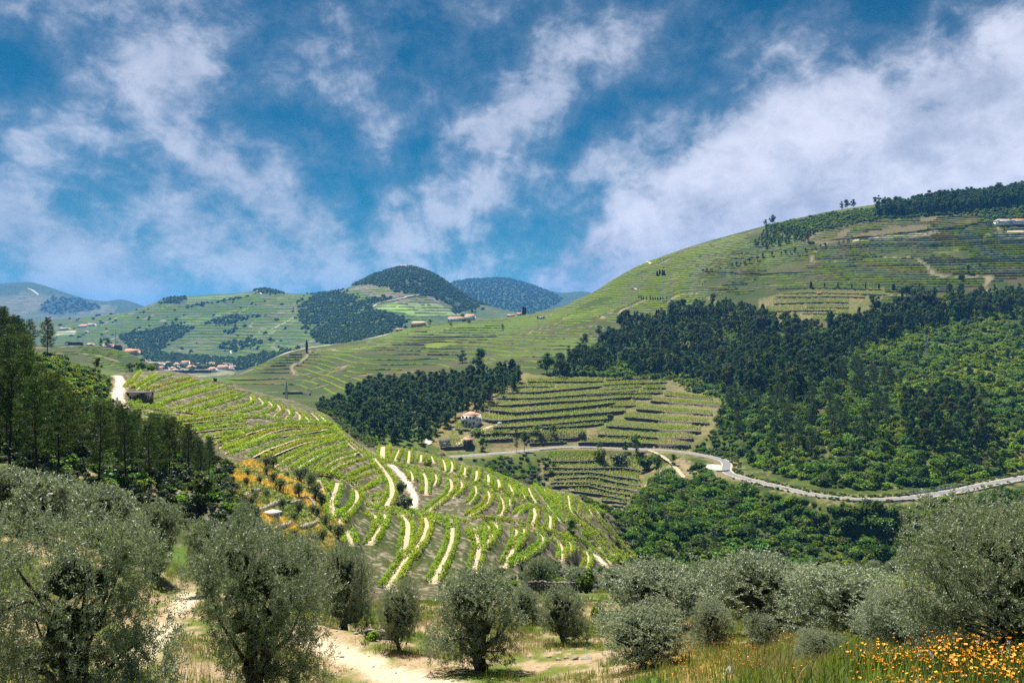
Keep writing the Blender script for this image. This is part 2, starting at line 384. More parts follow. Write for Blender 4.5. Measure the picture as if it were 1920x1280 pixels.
# single thick vine rows: left flank and the rows along the crests
ROWS = [
 (3,'205,290 400,190 560,105'),(3,'100,290 200,220 330,60'),(3,'230,300 430,160 480,110'),(3,'320,320 430,240 600,150 790,105'),(3,'400,325 600,265 800,205 1040,148'),
 (3,'470,345 640,330 860,270 1100,185'),(3,'165,525 350,490 560,430 720,380 900,310 1050,250 1290,205'),
 (3,'160,555 420,565 520,540 700,480 900,410 1100,340 1400,258'),(3,'560,565 760,480 960,420 1200,345 1510,268'),
 (3,'830,605 1100,500 1400,420 1650,340'),(3,'1000,620 1250,540 1500,455 1740,370'),(3,'1100,632 1400,530 1700,440 1800,400'),
 (3,'200,575 520,580 830,615 1100,640 1300,655'),
 (3,'250,640 420,650 640,662 800,690'),(3,'300,760 520,742 700,760'),(3,'760,742 1000,720 1250,682 1500,662 1807,682'),(3,'820,792 1100,762 1400,732 1807,742'),(3,'860,872 1100,842 1450,802 1807,765'),(3,'880,932 1200,885 1500,850 1807,832'),(3,'1250,992 1500,950 1807,905'),(3,'1400,1082 1600,1012 1807,962'),(3,'1500,1152 1807,1052'),
 (4,'20,240 200,205 350,140 310,80'),(4,'170,262 400,215 480,165 400,95'),(4,'340,302 520,240 585,195 515,140'),
 (4,'560,310 670,240 610,175'),(4,'700,330 772,270 715,220'),(4,'850,352 882,310 808,250'),(4,'980,380 932,330 878,275'),
 (4,'1090,390 1042,320 975,262'),(4,'1170,400 1120,335 1060,285'),(4,'0,360 200,300 480,315 680,360 950,360 1190,395'),
 (4,'0,500 200,455 420,420 640,395 900,385 1190,400'),(4,'0,560 200,495 420,432 640,405'),
 (4,'0,622 250,562 500,462 700,422 900,422 1195,440'),(4,'0,672 220,622 450,542 650,502 900,472 1225,418'),
 (4,'60,715 330,620 600,520'),(4,'270,742 420,662 600,602 760,542 960,522 1225,468'),
 (4,'430,752 640,662 850,582 1050,542 1290,508'),(4,'560,800 720,720 880,640 1080,570 1290,535'),
 (4,'600,862 750,762 900,682 1100,602 1325,555'),(4,'720,882 900,762 1080,682 1335,600'),(4,'820,900 1000,790 1150,700 1350,640'),
 (4,'985,882 1100,802 1250,732 1445,688'),(4,'1060,905 1200,830 1330,770 1450,740'),(4,'1180,922 1350,832 1600,745'),(4,'1225,400 1290,490 1370,560 1480,640 1600,715'),(4,'1215,425 1275,510 1350,585 1450,665 1560,745'),(4,'1200,450 1260,530 1330,605'),
 (4,'1350,962 1480,902 1629,838'),(4,'930,920 1150,940 1300,985 1420,1045 1500,1130 1515,1225'),(4,'920,900 1150,918 1310,960 1440,1020 1525,1110'),
 (1,'400,332 520,272 640,228'),(1,'440,362 560,322 690,278'),(1,'560,432 640,392 712,368'),(1,'590,512 660,492 732,460'),
 (1,'520,460 600,400 700,330'),(1,'640,540 700,510 735,490'),
 (1,'560,560 650,585 750,600 1000,625 1250,662 1400,705'),(1,'575,585 740,620 1000,642 1240,680'),
 (1,'520,130 640,165 780,215 900,240 1050,275 1220,312 1400,345'),(1,'560,150 700,195 850,245 1000,290'),
 (1,'760,75 740,150 760,200'),(2,'0,650 200,660 400,690 620,742 820,800 1000,862'),(2,'100,655 350,670 560,712 760,770 900,820'),
 (2,'0,312 120,345 250,392 400,450 520,520 640,560 740,610'),(2,'60,320 220,368 370,425 520,495'),
 (2,'150,200 300,268 450,340 525,425'),(2,'60,190 200,232 340,290 470,370'),(2,'600,345 700,470 800,590 900,690'),
 (2,'640,380 760,520 900,660 1050,780 1200,880 1400,1000 1525,1060'),(2,'720,400 860,580 1000,680 1150,790 1330,930 1500,1020'),
 (2,'780,420 900,590 1030,690 1180,800'),(2,'960,470 1080,560 1112,642'),(2,'1050,520 1150,560 1260,605'),(2,'990,490 1040,560 1010,610'),
 (2,'860,790 1000,830 1150,960 1180,990'),(2,'1000,850 1120,900 1250,1000 1350,1080'),(2,'1060,800 1200,900 1350,1000 1450,1070'),
 (2,'700,770 850,820 980,900 1060,990'),(2,'1020,700 1130,800 1240,880'),(2,'1130,560 1230,680 1340,800 1450,920 1545,1030'),(2,'1180,660 1290,780 1400,890 1500,990'),(2,'1050,640 1150,740 1270,850 1390,960'),
]
# dry-stone retaining walls: (sheet, line, height m)
WALL_SETS = [
 ('upper', 400, 760, [
  (6,'850,385 1240,412 1650,442',2.0),(6,'685,480 1100,510 1560,542',2.0),(6,'550,572 1000,608 1520,645',2.1),(6,'345,672 900,712 1430,742',2.1),
  (6,'245,772 800,798 1340,818',2.0),(6,'25,868 600,872 1310,900',2.9),(6,'1010,312 1300,342 1560,366',1.6),
  (6,'340,140 600,130 955,118',1.6),(6,'305,198 600,185 1040,170',1.7),(6,'760,235 1030,235',1.7),(6,'735,290 995,290',1.8),(6,'640,350 870,350',1.5),
  (5,'1030,162 1400,162 1900,158',1.6),(5,'890,222 1340,214',1.5),(5,'780,290 1100,287 1280,268 1600,240 1880,215',1.9),
  (5,'670,352 900,356 1200,350 1500,325 1900,295 2300,265',1.9),(5,'560,432 800,437 1240,402 1707,380 2000,355 2260,340',2.1),
  (5,'430,452 600,490 880,527 1200,500 1707,450 2040,405',2.5),(5,'510,590 700,622 1000,592 1250,577 1707,537 2150,502',2.5),
  (5,'640,692 1000,680 1400,642 1707,612 2000,590',2.3),(5,'1200,692 1707,662 1900,640',1.7),
  (5,'500,772 900,752 1150,752',2.2),(5,'1020,832 1400,815 1707,800',1.6),(5,'1050,868 1480,850',1.5),(5,'500,832 860,812',1.5),
  (5,'205,702 385,716',1.6),(5,'35,915 420,900',1.8),(6,'380,442 680,435',1.6),(6,'330,250 750,215',1.2),(6,'120,318 480,300 740,296',1.7),
 ]),
 ('lower', 330, 450, [
  (2,'720,125 900,130 1240,122',1.6),(2,'680,185 1000,195 1400,185 1575,215',1.7),(2,'690,240 1140,230 1350,270 1575,298',1.7),
  (2,'780,290 1150,270 1400,330 1575,352',1.6),(2,'750,325 1080,318 1300,370 1575,402',1.6),(2,'760,360 1100,350 1300,410 1480,436',1.6),
  (2,'920,395 1180,430 1450,476',1.4),(2,'1220,485 1450,510',1.3),(2,'1310,530 1420,542',1.2),
 ]),
 ('hill', 640, 900, [
  (7,'345,145 800,130 1450,150 1600,155',1.8),(7,'410,200 840,187 1400,207 1690,215',1.6),(7,'340,240 800,242 1000,234 1420,246',1.8),
  (7,'320,325 700,310 1000,302 1220,310',1.9),(7,'715,362 1220,370',1.5),(7,'225,417 700,407 1050,407',2.0),(7,'660,442 1220,442',1.5),
  (7,'330,488 640,490',1.4),(7,'800,515 1130,510',1.4),
 ]),
]
ROAD = [(845, 856), (870, 855), (905, 852), (940, 849), (975, 846), (1010, 842), (1050, 838.5), (1100, 838), (1150, 840), (1190, 842), (1225, 843), (1260, 845), (1300, 850), (1335, 857), (1358, 863), (1366, 871), (1358, 880), (1366, 888),
        (1400, 898), (1450, 910), (1500, 922), (1550, 931), (1600, 936), (1650, 937), (1700, 934), (1750, 927), (1800, 919), (1830, 912), (1880, 902), (1925, 894), (2000, 880), (2100, 868)]


def pts_road():
    P = []
    dense = []
    for (a, b), (c, d) in zip(ROAD[:-1], ROAD[1:]):
        n = max(2, int(math.hypot(c - a, d - b) / 3))
        dense += [(a + (c - a) * k / n, b + (d - b) * k / n) for k in range(n)]
    for a, b in dense:          # the road climbs gently: its height is known, so the ray gives its place
        zr = np.interp(a, [845, 1000, 1150, 1300, 1450, 1600, 1750, 1920, 2100], [-75.2, -74.2, -73.2, -71.6, -70.8, -70.2, -69.8, -69.6, -69.4])
        y = zr / ((HZ - b) / F)
        P.append(((a - 960) / F * y, y, zr))
    P = np.array(P)
    P[:, 0] = smooth1(P[:, 0], 6); P[:, 1] = smooth1(P[:, 1], 6)
    xy = resample(P[:, :2], 1.5)
    d = np.r_[0, np.cumsum(np.hypot(*np.diff(P[:, :2], axis=0).T))]
    z = np.interp(np.linspace(0, d[-1], len(xy)), d, P[:, 2])
    return xy, z


road_xy, road_z = pts_road()
level_along(road_xy, road_z, 6.5, 16.0)
ZBASE = ZG.copy()

# terraces: steps in the ground at every retaining wall
walls = []        # (set name, xy line, z mid, height)
for sname, y0, y1, lst in WALL_SETS:
    cols = {}
    for k, s, h in lst:
        p = cv(k, s)
        xy = line3(p, y0, y1, 1.5)
        if len(xy) < 4:
            continue
        pxs = 960 + F * xy[:, 0] / xy[:, 1]
        o = np.argsort(pxs)
        i0 = max(0, int(math.ceil((pxs.min() - PX[0]) / 3))); i1 = int((pxs.max() - PX[0]) / 3)
        for i in range(i0, i1 + 1):
            e = min(1.0, min(PX[i] - pxs.min(), pxs.max() - PX[i]) / 8.0)
            cols.setdefault(i, []).append((float(np.interp(PX[i], pxs[o], xy[o, 1])), h * (0.35 + 0.65 * e)))
        walls.append([sname, xy, H(xy[:, 0], xy[:, 1]), h])
    for i, ws in cols.items():
        ws.sort()
        kx = [ws[0][0] - 14]; kd = [0.0]
        for y, h in ws:
            kx += [y - 0.01, y + 0.01]; kd += [-h / 2, h / 2]
        kx.append(ws[-1][0] + 14); kd.append(0.0)
        for q in range(1, len(kx)):
            kx[q] = max(kx[q], kx[q - 1] + 1e-4)
        ZG[i] += np.interp(YG, kx, kd, 0, 0)

# walks, tracks and hedge rows of the near vineyard: level benches cut into the slope
walks = []
for k, s, w in WALKS:
    xy = line3(cv(k, s), 95, 348, 0.4)
    wm = max(0.55, 1.08 * w * CROPS[k][0] * xy[:, 1].mean() / F)
    walks.append((xy, wm))
hedge_lines = []
for k, s in ROWS:
    hedge_lines.append(line3(cv(k, s), 95, 348, 0.4))
tracks = []
for p, w, y0, y1 in TRACKS:
    xy = line3(p, y0, y1, 0.5)
    tracks.append((xy, w * xy[:, 1].mean() / F))


def offset(xy, d):
    t = np.gradient(xy, axis=0); t /= np.maximum(np.hypot(t[:, 0], t[:, 1]), 1e-6)[:, None]
    o = np.stack([-t[:, 1], t[:, 0]], 1)
    return xy + o * (d if np.isscalar(d) else np.asarray(d)[:, None])


for xy in hedge_lines:
    level_along(xy, smooth1(H(xy[:, 0], xy[:, 1]), 10), 0.7, 0.9)
for xy, w in walks:
    level_along(xy, smooth1(H(xy[:, 0], xy[:, 1]), 10), w / 2 + 0.9, 1.0)
for xy, w in tracks:
    level_along(xy, smooth1(H(xy[:, 0], xy[:, 1]), 10), w / 2 + 0.4, 1.5)
fg_path = [(560, 1196), (600, 1206), (640, 1222), (680, 1242), (720, 1258), (770, 1276), (840, 1296)]
fg_xy = line3(fg_path, 12, 46, 0.3)
level_along(fg_xy, smooth1(H(fg_xy[:, 0], fg_xy[:, 1]), 20), 1.3, 2.0)
fg2_xy = line3([(255, 1235), (300, 1190), (330, 1150), (352, 1118)], 12, 52, 0.3)
level_along(fg2_xy, smooth1(H(fg2_xy[:, 0], fg2_xy[:, 1]), 20), 1.0, 2.0)

# ------------------------------------------------------------------ land cover (true ground colours)
GPY = HZ - F * ZG / GY
COV = np.zeros(GX.shape + (3,), np.float32)
VINE = np.zeros(GX.shape, np.float32)       # 1 where rows run along the contours, too far off to build
N1 = fbm(GX / 3.0, GY / 3.0, 4); N2 = fbm(GX / 22 + 9, GY / 22, 4); N3 = fbm(GX / 160 + 3, GY / 160, 4); N4 = fbm(GX / 0.8, GY / 0.8, 3)


def mix(a, b, t):
    t = np.clip(t, 0, 1)[..., None]
    return np.asarray(a, np.float32) * (1 - t) + np.asarray(b, np.float32) * t


def inpoly(poly, px, py):
    c = np.zeros(px.shape, bool)
    n = len(poly)
    for a in range(n):
        x1, y1 = poly[a]; x2, y2 = poly[(a + 1) % n]
        if y1 == y2:
            continue
        c ^= ((y1 > py) != (y2 > py)) & (px < (x2 - x1) * (py - y1) / (y2 - y1) + x1)
    return c


def region(poly, y0, y1):
    j0, j1 = np.searchsorted(YG, y0), np.searchsorted(YG, y1)
    m = np.zeros(GX.shape, bool)
    pxx = np.broadcast_to(PX[:, None], (len(PX), j1 - j0))
    m[:, j0:j1] = inpoly(poly, pxx, GPY[:, j0:j1])
    return m


GRASS, DRY, SOIL, FLOOR = (.06, .105, .013), (.105, .115, .025), (.27, .20, .12), (.035, .045, .015)
lay = LAYER
COV[:] = mix(GRASS, DRY, 0.25 + 1.3 * N2 + 0.8 * N1)
COV[:] = mix(COV, SOIL, (N4 + N1 * 0.8 + N2 * .7 - 0.22) * 4)
# spur: stony dry banks with grass
sp = (lay > 4.2) & (lay <= 8.3) & (PX[:, None] < 1200)
COV[sp] = mix(mix((.046, .062, .014), (.08, .068, .04), .5 + 1.6 * N2 + .8 * N1), (.21, .185, .135), (N4 + N1 * .5 - .08) * 3.0)[sp]
# knoll and scrub slopes
sc_ = ((lay > 4.2) & (lay <= 8) & (PX[:, None] < 215)) | ((lay > 3.7) & (lay <= 9.6) & (PX[:, None] >= 1150)) | ((lay > 7.6) & (lay < 9) & (PX[:, None] < 1200))
COV[sc_] = mix(mix((.03, .045, .009), (.06, .085, .013), .5 + 2 * N1), (.22, .17, .10), (N2 + N4 * .5 - .22) * 4)[sc_]
hs = (lay > 8.8) & (lay <= 12.6)
COV[hs] = mix(mix((.034, .055, .009), (.072, .062, .026), .40 + 1.5 * N2 + .9 * N3), (.07, .11, .014), (N3 - .05) * 3)[hs]
fh = (lay > 12.6) & (lay <= 15.6)
COV[fh] = mix(mix((.045, .09, .022), (.10, .11, .045), .4 + 1.6 * N3), (.035, .06, .018), N2 * 2)[fh]
VINE[fh] = 1
PLOT = np.abs(fbm(GX / 150 + 7, GY / 110 + 3, 2))
COV[hs] = mix((.20, .165, .10), COV[hs], (PLOT[hs] - .003) / .004)
COV[fh] = mix((.20, .18, .12), COV[fh], (np.abs(fbm(GX / 330 + 7, GY / 300 + 3, 2))[fh] - .004) / .004)
dh = lay > 15.6
COV[dh] = mix((.02, .045, .028), (.035, .06, .03), .5 + N3)[dh]
yspur = (95, 430)
mead = region([(428, 872), (470, 860), (520, 878), (562, 893), (602, 905), (640, 965), (655, 1012), (610, 1035), (520, 1005), (485, 965), (440, 930), (424, 892)], 60, 185)
COV[mead] = mix(mix((.36, .23, .025), (.12, .16, .018), .55 + 2.2 * fbm(GX / 7, GY / 7, 3)), (.30, .22, .13), (N4 - .12) * 3)[mead]
bare = region([(1680, 1078), (1715, 1070), (1745, 1085), (1748, 1112), (1705, 1118), (1678, 1100)], 110, 170)
COV[bare] = mix((.42, .30, .19), (.30, .22, .12), .5 + N1)[bare]
bare = region([(1520, 1082), (1545, 1078), (1552, 1094), (1524, 1098)], 100, 170)
COV[bare] = (.42, .30, .19)
fgold = region([(1250, 1180), (1450, 1190), (1480, 1290), (1270, 1290), (1180, 1240)], 5, 40)
COV[fgold] = mix(COV[fgold], (.33, .20, .06), (N1[fgold] + .1) * 2.2)
TERR = []
for poly, y0, y1 in [([(820, 850), (870, 790), (910, 742), (985, 703), (1100, 700), (1260, 705), (1360, 745), (1330, 840), (1200, 845), (1000, 842)], 430, 680),
                     ([(1010, 858), (1210, 850), (1240, 880), (1180, 935), (1130, 945), (1020, 905)], 330, 450),
                     ([(1425, 545), (1660, 540), (1640, 600), (1420, 600)], 640, 860)]:
    m = region(poly, y0, y1)
    COV[m] = mix((.15, .125, .06), (.085, .10, .024), .45 + 1.5 * N1 + N2)[m]
strip = region([(805, 830), (835, 790), (880, 748), (930, 722), (985, 698), (1000, 702), (940, 735), (890, 772), (850, 800), (830, 845)], 430, 680)
COV[strip] = mix((.17, .125, .05), (.12, .125, .03), .5 + 2 * N1)[strip]
for poly in [[(1530, 425), (1640, 415), (1830, 402), (1835, 420), (1760, 430), (1560, 455), (1500, 460)]]:
    m = region(poly, 900, 1300); COV[m] = mix((.14, .11, .06), (.10, .09, .04), .5 + N2)[m]
for poly in [[(1610, 446), (1700, 438), (1760, 432), (1762, 438), (1690, 448), (1600, 452)], [(1850, 436), (1925, 432), (1925, 446), (1845, 444)]]:
    m = region(poly, 850, 1300); COV[m] = mix((.45, .37, .27), (.33, .28, .17), .5 + N1)[m]
for poly in [[(1060, 592), (1150, 572), (1185, 568), (1120, 592), (1050, 600)], [(1250, 520), (1270, 512), (1280, 520), (1255, 528)], [(1740, 465), (1800, 458), (1820, 468), (1760, 476)], [(800, 645), (850, 635), (860, 645), (800, 655)],
             [(1700, 690), (1920, 640), (1920, 800), (1750, 780)]]:
    m = region(poly, 420, 1400); COV[m] = mix((.12, .15, .018), (.08, .11, .018), .5 + N2)[m]
far_forest = [
 [(560, 575), (600, 548), (640, 550), (690, 560), (745, 558), (700, 574), (697, 579), (742, 591), (762, 602), (700, 642), (640, 652), (590, 640), (578, 620), (563, 600)],
 [(640, 536), (700, 505), (760, 490), (830, 510), (880, 545), (910, 568), (882, 580), (848, 590), (850, 576), (822, 560), (790, 552), (742, 548), (725, 538), (690, 534)],
 [(220, 630), (333, 610), (363, 615), (327, 640), (297, 660), (360, 667), (440, 672), (440, 690), (360, 692), (300, 685), (250, 655)],
 [(383, 607), (417, 593), (490, 592), (417, 612)], [(423, 622), (455, 612), (433, 629)], [(298, 569), (310, 558), (350, 556), (347, 569)],
 [(475, 545), (497, 540), (535, 550), (500, 553)], [(400, 655), (440, 635), (505, 640), (440, 660)], [(350, 573), (475, 553), (474, 556), (350, 578)],
 [(440, 672), (560, 655), (575, 660), (520, 690), (440, 695)],
]
for poly in far_forest:
    m = region(poly, 1500, 3300); COV[m] = mix((.03, .05, .02), (.05, .075, .03), .5 + N2)[m]; VINE[m] = 0
for poly, c, v in [([(640, 545), (685, 535), (750, 538), (790, 550), (800, 552), (745, 557), (690, 554)], (.17, .145, .10), 1), ([(738, 567), (752, 556), (800, 553), (826, 562), (822, 567)], (.16, .135, .12), 1),
                ([(700, 577), (727, 568), (822, 568), (864, 590), (795, 593), (750, 586)], (.19, .25, .10), .3), ([(702, 577), (740, 570), (770, 580), (790, 592), (750, 586)], (.20, .31, .07), .2),
                ([(350, 568), (350, 558), (475, 549), (470, 555)], (.10, .16, .06), .4), ([(340, 607), (400, 590), (430, 585), (360, 612)], (.12, .19, .06), .6), ([(105, 622), (140, 619), (142, 626), (104, 629)], (.34, .34, .24), .2),
                ([(500, 610), (560, 590), (560, 600), (460, 650), (440, 650)], (.13, .18, .06), 1)]:
    m = region(poly, 1500, 3300); COV[m] = mix(c, np.array(c) * .75, .4 + N2)[m]; VINE[m] = v
for poly in [[(70, 578), (100, 556), (150, 560), (192, 576), (175, 582), (90, 592)]]:
    m = region(poly, 3400, 7000); COV[m] = (.018, .032, .024)
m = region([(0, 560), (60, 545), (130, 560), (220, 575), (200, 600), (0, 610)], 3400, 6600) & ~m
COV[m] = mix((.07, .09, .06), (.13, .13, .09), .5 + 2 * N3)[m]; VINE[m] = 1
m = region([(255, 668), (300, 662), (440, 680), (440, 702), (290, 712), (262, 690)], 1200, 1800)
COV[m] = mix((.26, .22, .15), (.10, .12, .05), .5 + 2 * N2)[m]
# sandy ground beside the hedge rows, pale tracks
for xy in hedge_lines:
    c = cells_near(xy, 1.0)
    if c is not None:
        COV[c[0], c[1]] = mix(COV[c[0], c[1]], (.30, .24, .14), .9 * (1 - c[2] / 1.25))
for xy, w in walks + tracks:
    c = cells_near(xy, w / 2 + .3)
    if c is not None:
        COV[c[0], c[1]] = (.36, .29, .19)
c = cells_near(road_xy, 9.0)
COV[c[0], c[1]] = mix(COV[c[0], c[1]], mix((.20, .15, .095), (.13, .12, .05), .5 + 2 * N1[c[0], c[1]]), 1.6 - c[2] / 5.5 + N1[c[0], c[1]] * 2)
for xy, w in ((fg_xy, .55), (fg2_xy, 0.25)):
    c = cells_near(xy, w + 1.0)
    e = c[2] + N1[c[0], c[1]] * 1.1
    COV[c[0], c[1]] = mix((.42, .34, .24), COV[c[0], c[1]], (e - w) / .5)


def cover_at(x, y, A):
    p = 960 + F * x / np.maximum(y, 4.0)
    i = np.clip(np.round((p - PX[0]) / 3.0), 0, len(PX) - 1).astype(int)
    j = np.clip(np.round((np.log(np.clip(y, 4, 13999)) - LY[0]) / (LY[1] - LY[0])), 0, NY - 1).astype(int)
    return A[i, j]
# ------------------------------------------------------------------ helpers: materials, meshes, tagging
def tag(o, label=None, cat=None, group=None, kind=None):
    if label: o['label'] = label
    if cat: o['category'] = cat
    if group: o['group'] = group
    if kind: o['kind'] = kind
    return o


def mesh_np(name, V, Fc, mats=(), midx=None, smooth=False):
    """V (n,3); Fc list of arrays (m,k) of faces"""
    me = bpy.data.meshes.new(name)
    if not isinstance(Fc, (list, tuple)):
        Fc = [Fc]
    Fc = [np.asarray(f, np.int32) for f in Fc if len(f)]
    V = np.asarray(V, np.float32)
    nl = sum(f.size for f in Fc); nf = sum(len(f) for f in Fc)
    me.vertices.add(len(V)); me.vertices.foreach_set('co', V.ravel())
    me.loops.add(nl); me.loops.foreach_set('vertex_index', np.concatenate([f.ravel() for f in Fc]))
    me.polygons.add(nf)
    st = []; c = 0
    for f in Fc:
        st.append(c + np.arange(len(f)) * f.shape[1]); c += f.size
    me.polygons.foreach_set('loop_start', np.concatenate(st).astype(np.int32))
    if midx is not None:
        me.polygons.foreach_set('material_index', np.asarray(midx, np.int32))
    if smooth:
        me.polygons.foreach_set('use_smooth', np.ones(nf, bool))
    for m in mats:
        me.materials.append(m)
    me.update(calc_edges=True)
    return me


def obj(name, me, parent=None, loc=None, rot=None, scale=None):
    o = bpy.data.objects.new(name, me)
    COL.objects.link(o)
    if parent is not None: o.parent = parent
    if loc is not None: o.location = loc
    if rot is not None: o.rotation_euler = rot
    if scale is not None: o.scale = scale if not np.isscalar(scale) else (scale,) * 3
    return o


class MB:
    """collects verts and faces with material slots"""
    def __init__(s): s.v = []; s.f = {}; s.n = 0

    def add(s, V, Fs, m=0):
        V = np.asarray(V, float).reshape(-1, 3)
        for f in (Fs if isinstance(Fs, list) else [Fs]):
            f = np.asarray(f, int)
            if f.size:
                s.f.setdefault((m, f.shape[1]), []).append(f + s.n)
        s.v.append(V); s.n += len(V)

    def box(s, c, d, m=0, rz=0.0):
        x, y, z = np.array(d) / 2
        V = np.array([(-x,-y,-z),(x,-y,-z),(x,y,-z),(-x,y,-z),(-x,-y,z),(x,-y,z),(x,y,z),(-x,y,z)])
        ca, sa = math.cos(rz), math.sin(rz)
        V = V @ np.array([[ca, sa, 0], [-sa, ca, 0], [0, 0, 1]]) + np.array(c)
        s.add(V, np.array([(0,3,2,1),(4,5,6,7),(0,1,5,4),(1,2,6,5),(2,3,7,6),(3,0,4,7)]), m)

    def tube(s, pts, rad, n=6, m=0, cap=True):
        pts = np.asarray(pts, float); rad = np.broadcast_to(rad, len(pts))
        t = np.gradient(pts, axis=0); t /= np.maximum(np.linalg.norm(t, axis=1), 1e-9)[:, None]
        ref = np.where(np.abs(t[:, 2:3]) > .9, np.array([[1., 0, 0]]), np.array([[0, 0, 1.]]))
        a = np.cross(t, ref); a /= np.linalg.norm(a, axis=1)[:, None]; b = np.cross(t, a)
        th = np.arange(n) * 2 * math.pi / n
        V = pts[:, None] + rad[:, None, None] * (np.cos(th)[None, :, None] * a[:, None] + np.sin(th)[None, :, None] * b[:, None])
        i = np.arange(len(pts) - 1)[:, None] * n; k = np.arange(n)[None]; k2 = (k + 1) % n
        Q = np.stack(np.broadcast_arrays(i + k, i + k2, i + n + k2, i + n + k), -1).reshape(-1, 4)
        s.add(V.reshape(-1, 3), Q, m)
        if cap:
            s.add(V[-1], np.array([list(range(n))]), m)

    def build(s, name, mats, smooth=False):
        keys = sorted(s.f)
        Fs = [np.concatenate(s.f[k]) for k in keys]
        mi = np.concatenate([np.full(len(f), k[0]) for f, k in zip(Fs, keys)])
        return mesh_np(name, np.concatenate(s.v), Fs, mats, mi, smooth)


def new_mat(name):
    m = bpy.data.materials.new(name); m.use_nodes = True
    nt = m.node_tree; nt.nodes.clear()
    return m, nt, nt.nodes.new, nt.links.new


def bsdf_mat(name, col, rough=.8, var=.25, scale=3.0, spec=.2, bump=0.0, col2=None, coord='Object', obj_var=0.0):
    m, nt, N, L = new_mat(name)
    out = N('ShaderNodeOutputMaterial'); b = N('ShaderNodeBsdfPrincipled'); L(b.outputs[0], out.inputs[0])
    b.inputs['Roughness'].default_value = rough; b.inputs['Specular IOR Level'].default_value = spec
    tc = N('ShaderNodeTexCoord'); no = N('ShaderNodeTexNoise'); no.inputs['Scale'].default_value = scale
    no.inputs['Detail'].default_value = 5; L(tc.outputs[coord], no.inputs['Vector'])
    mx = N('ShaderNodeMix'); mx.data_type = 'RGBA'
    mr = N('ShaderNodeMapRange'); L(no.outputs[0], mr.inputs[0]); mr.inputs[1].default_value = .32; mr.inputs[2].default_value = .68
    L(mr.outputs[0], mx.inputs[0])
    c2 = col2 if col2 else tuple(c * (1 - var) for c in col)
    mx.inputs[6].default_value = (*col, 1); mx.inputs[7].default_value = (*c2, 1)
    colr = mx.outputs[2]
    if obj_var:
        oi = N('ShaderNodeObjectInfo'); hs = N('ShaderNodeHueSaturation')
        m1 = N('ShaderNodeMapRange'); L(oi.outputs['Random'], m1.inputs[0]); m1.inputs[3].default_value = 1 - obj_var; m1.inputs[4].default_value = 1 + obj_var
        L(m1.outputs[0], hs.inputs['Value']); L(colr, hs.inputs['Color']); colr = hs.outputs[0]
    L(colr, b.inputs['Base Color'])
    if bump:
        bp = N('ShaderNodeBump'); bp.inputs['Strength'].default_value = bump; L(no.outputs[0], bp.inputs['Height']); L(bp.outputs[0], b.inputs['Normal'])
    return m


def leaf_mat(name, col, col2, trans=.35, rough=.5, spec=.3, under=None, scale=.6, obj_var=.18, hue_var=.02, tcol=None):
    """leaf: lit side + light shining through; clumps of slightly different green, every plant a little different"""
    m, nt, N, L = new_mat(name)
    out = N('ShaderNodeOutputMaterial')
    tc = N('ShaderNodeTexCoord'); no = N('ShaderNodeTexNoise'); no.inputs['Scale'].default_value = scale; no.inputs['Detail'].default_value = 4
    L(tc.outputs['Object'], no.inputs['Vector'])
    mr = N('ShaderNodeMapRange'); L(no.outputs[0], mr.inputs[0]); mr.inputs[1].default_value = .35; mr.inputs[2].default_value = .65
    mx = N('ShaderNodeMix'); mx.data_type = 'RGBA'; L(mr.outputs[0], mx.inputs[0])
    mx.inputs[6].default_value = (*col, 1); mx.inputs[7].default_value = (*col2, 1)
    oi = N('ShaderNodeObjectInfo'); hs = N('ShaderNodeHueSaturation')
    m1 = N('ShaderNodeMapRange'); L(oi.outputs['Random'], m1.inputs[0]); m1.inputs[3].default_value = 1 - obj_var; m1.inputs[4].default_value = 1 + obj_var
    m2 = N('ShaderNodeMath'); m2.operation = 'MULTIPLY'; L(oi.outputs['Random'], m2.inputs[0]); m2.inputs[1].default_value = 37.7
    m3 = N('ShaderNodeMath'); m3.operation = 'FRACT'; L(m2.outputs[0], m3.inputs[0])
    m4 = N('ShaderNodeMapRange'); L(m3.outputs[0], m4.inputs[0]); m4.inputs[3].default_value = .5 - hue_var; m4.inputs[4].default_value = .5 + hue_var
    L(m1.outputs[0], hs.inputs['Value']); L(m4.outputs[0], hs.inputs['Hue']); L(mx.outputs[2], hs.inputs['Color'])
    c = hs.outputs[0]
    if under:
        ge = N('ShaderNodeNewGeometry'); mu = N('ShaderNodeMix'); mu.data_type = 'RGBA'
        L(ge.outputs['Backfacing'], mu.inputs[0]); L(c, mu.inputs[6]); mu.inputs[7].default_value = (*under, 1); c = mu.outputs[2]
    b = N('ShaderNodeBsdfPrincipled'); b.inputs['Roughness'].default_value = rough; b.inputs['Specular IOR Level'].default_value = spec
    L(c, b.inputs['Base Color'])
    t = N('ShaderNodeBsdfTranslucent')
    if tcol:
        mt = N('ShaderNodeMix'); mt.data_type = 'RGBA'; mt.blend_type = 'MULTIPLY'; mt.inputs[0].default_value = 1
        L(c, mt.inputs[6]); mt.inputs[7].default_value = (*tcol, 1); L(mt.outputs[2], t.inputs[0])
    else:
        L(c, t.inputs[0])
    ms = N('ShaderNodeMixShader'); ms.inputs[0].default_value = trans
    L(b.outputs[0], ms.inputs[1]); L(t.outputs[0], ms.inputs[2]); L(ms.outputs[0], out.inputs[0])
    return m


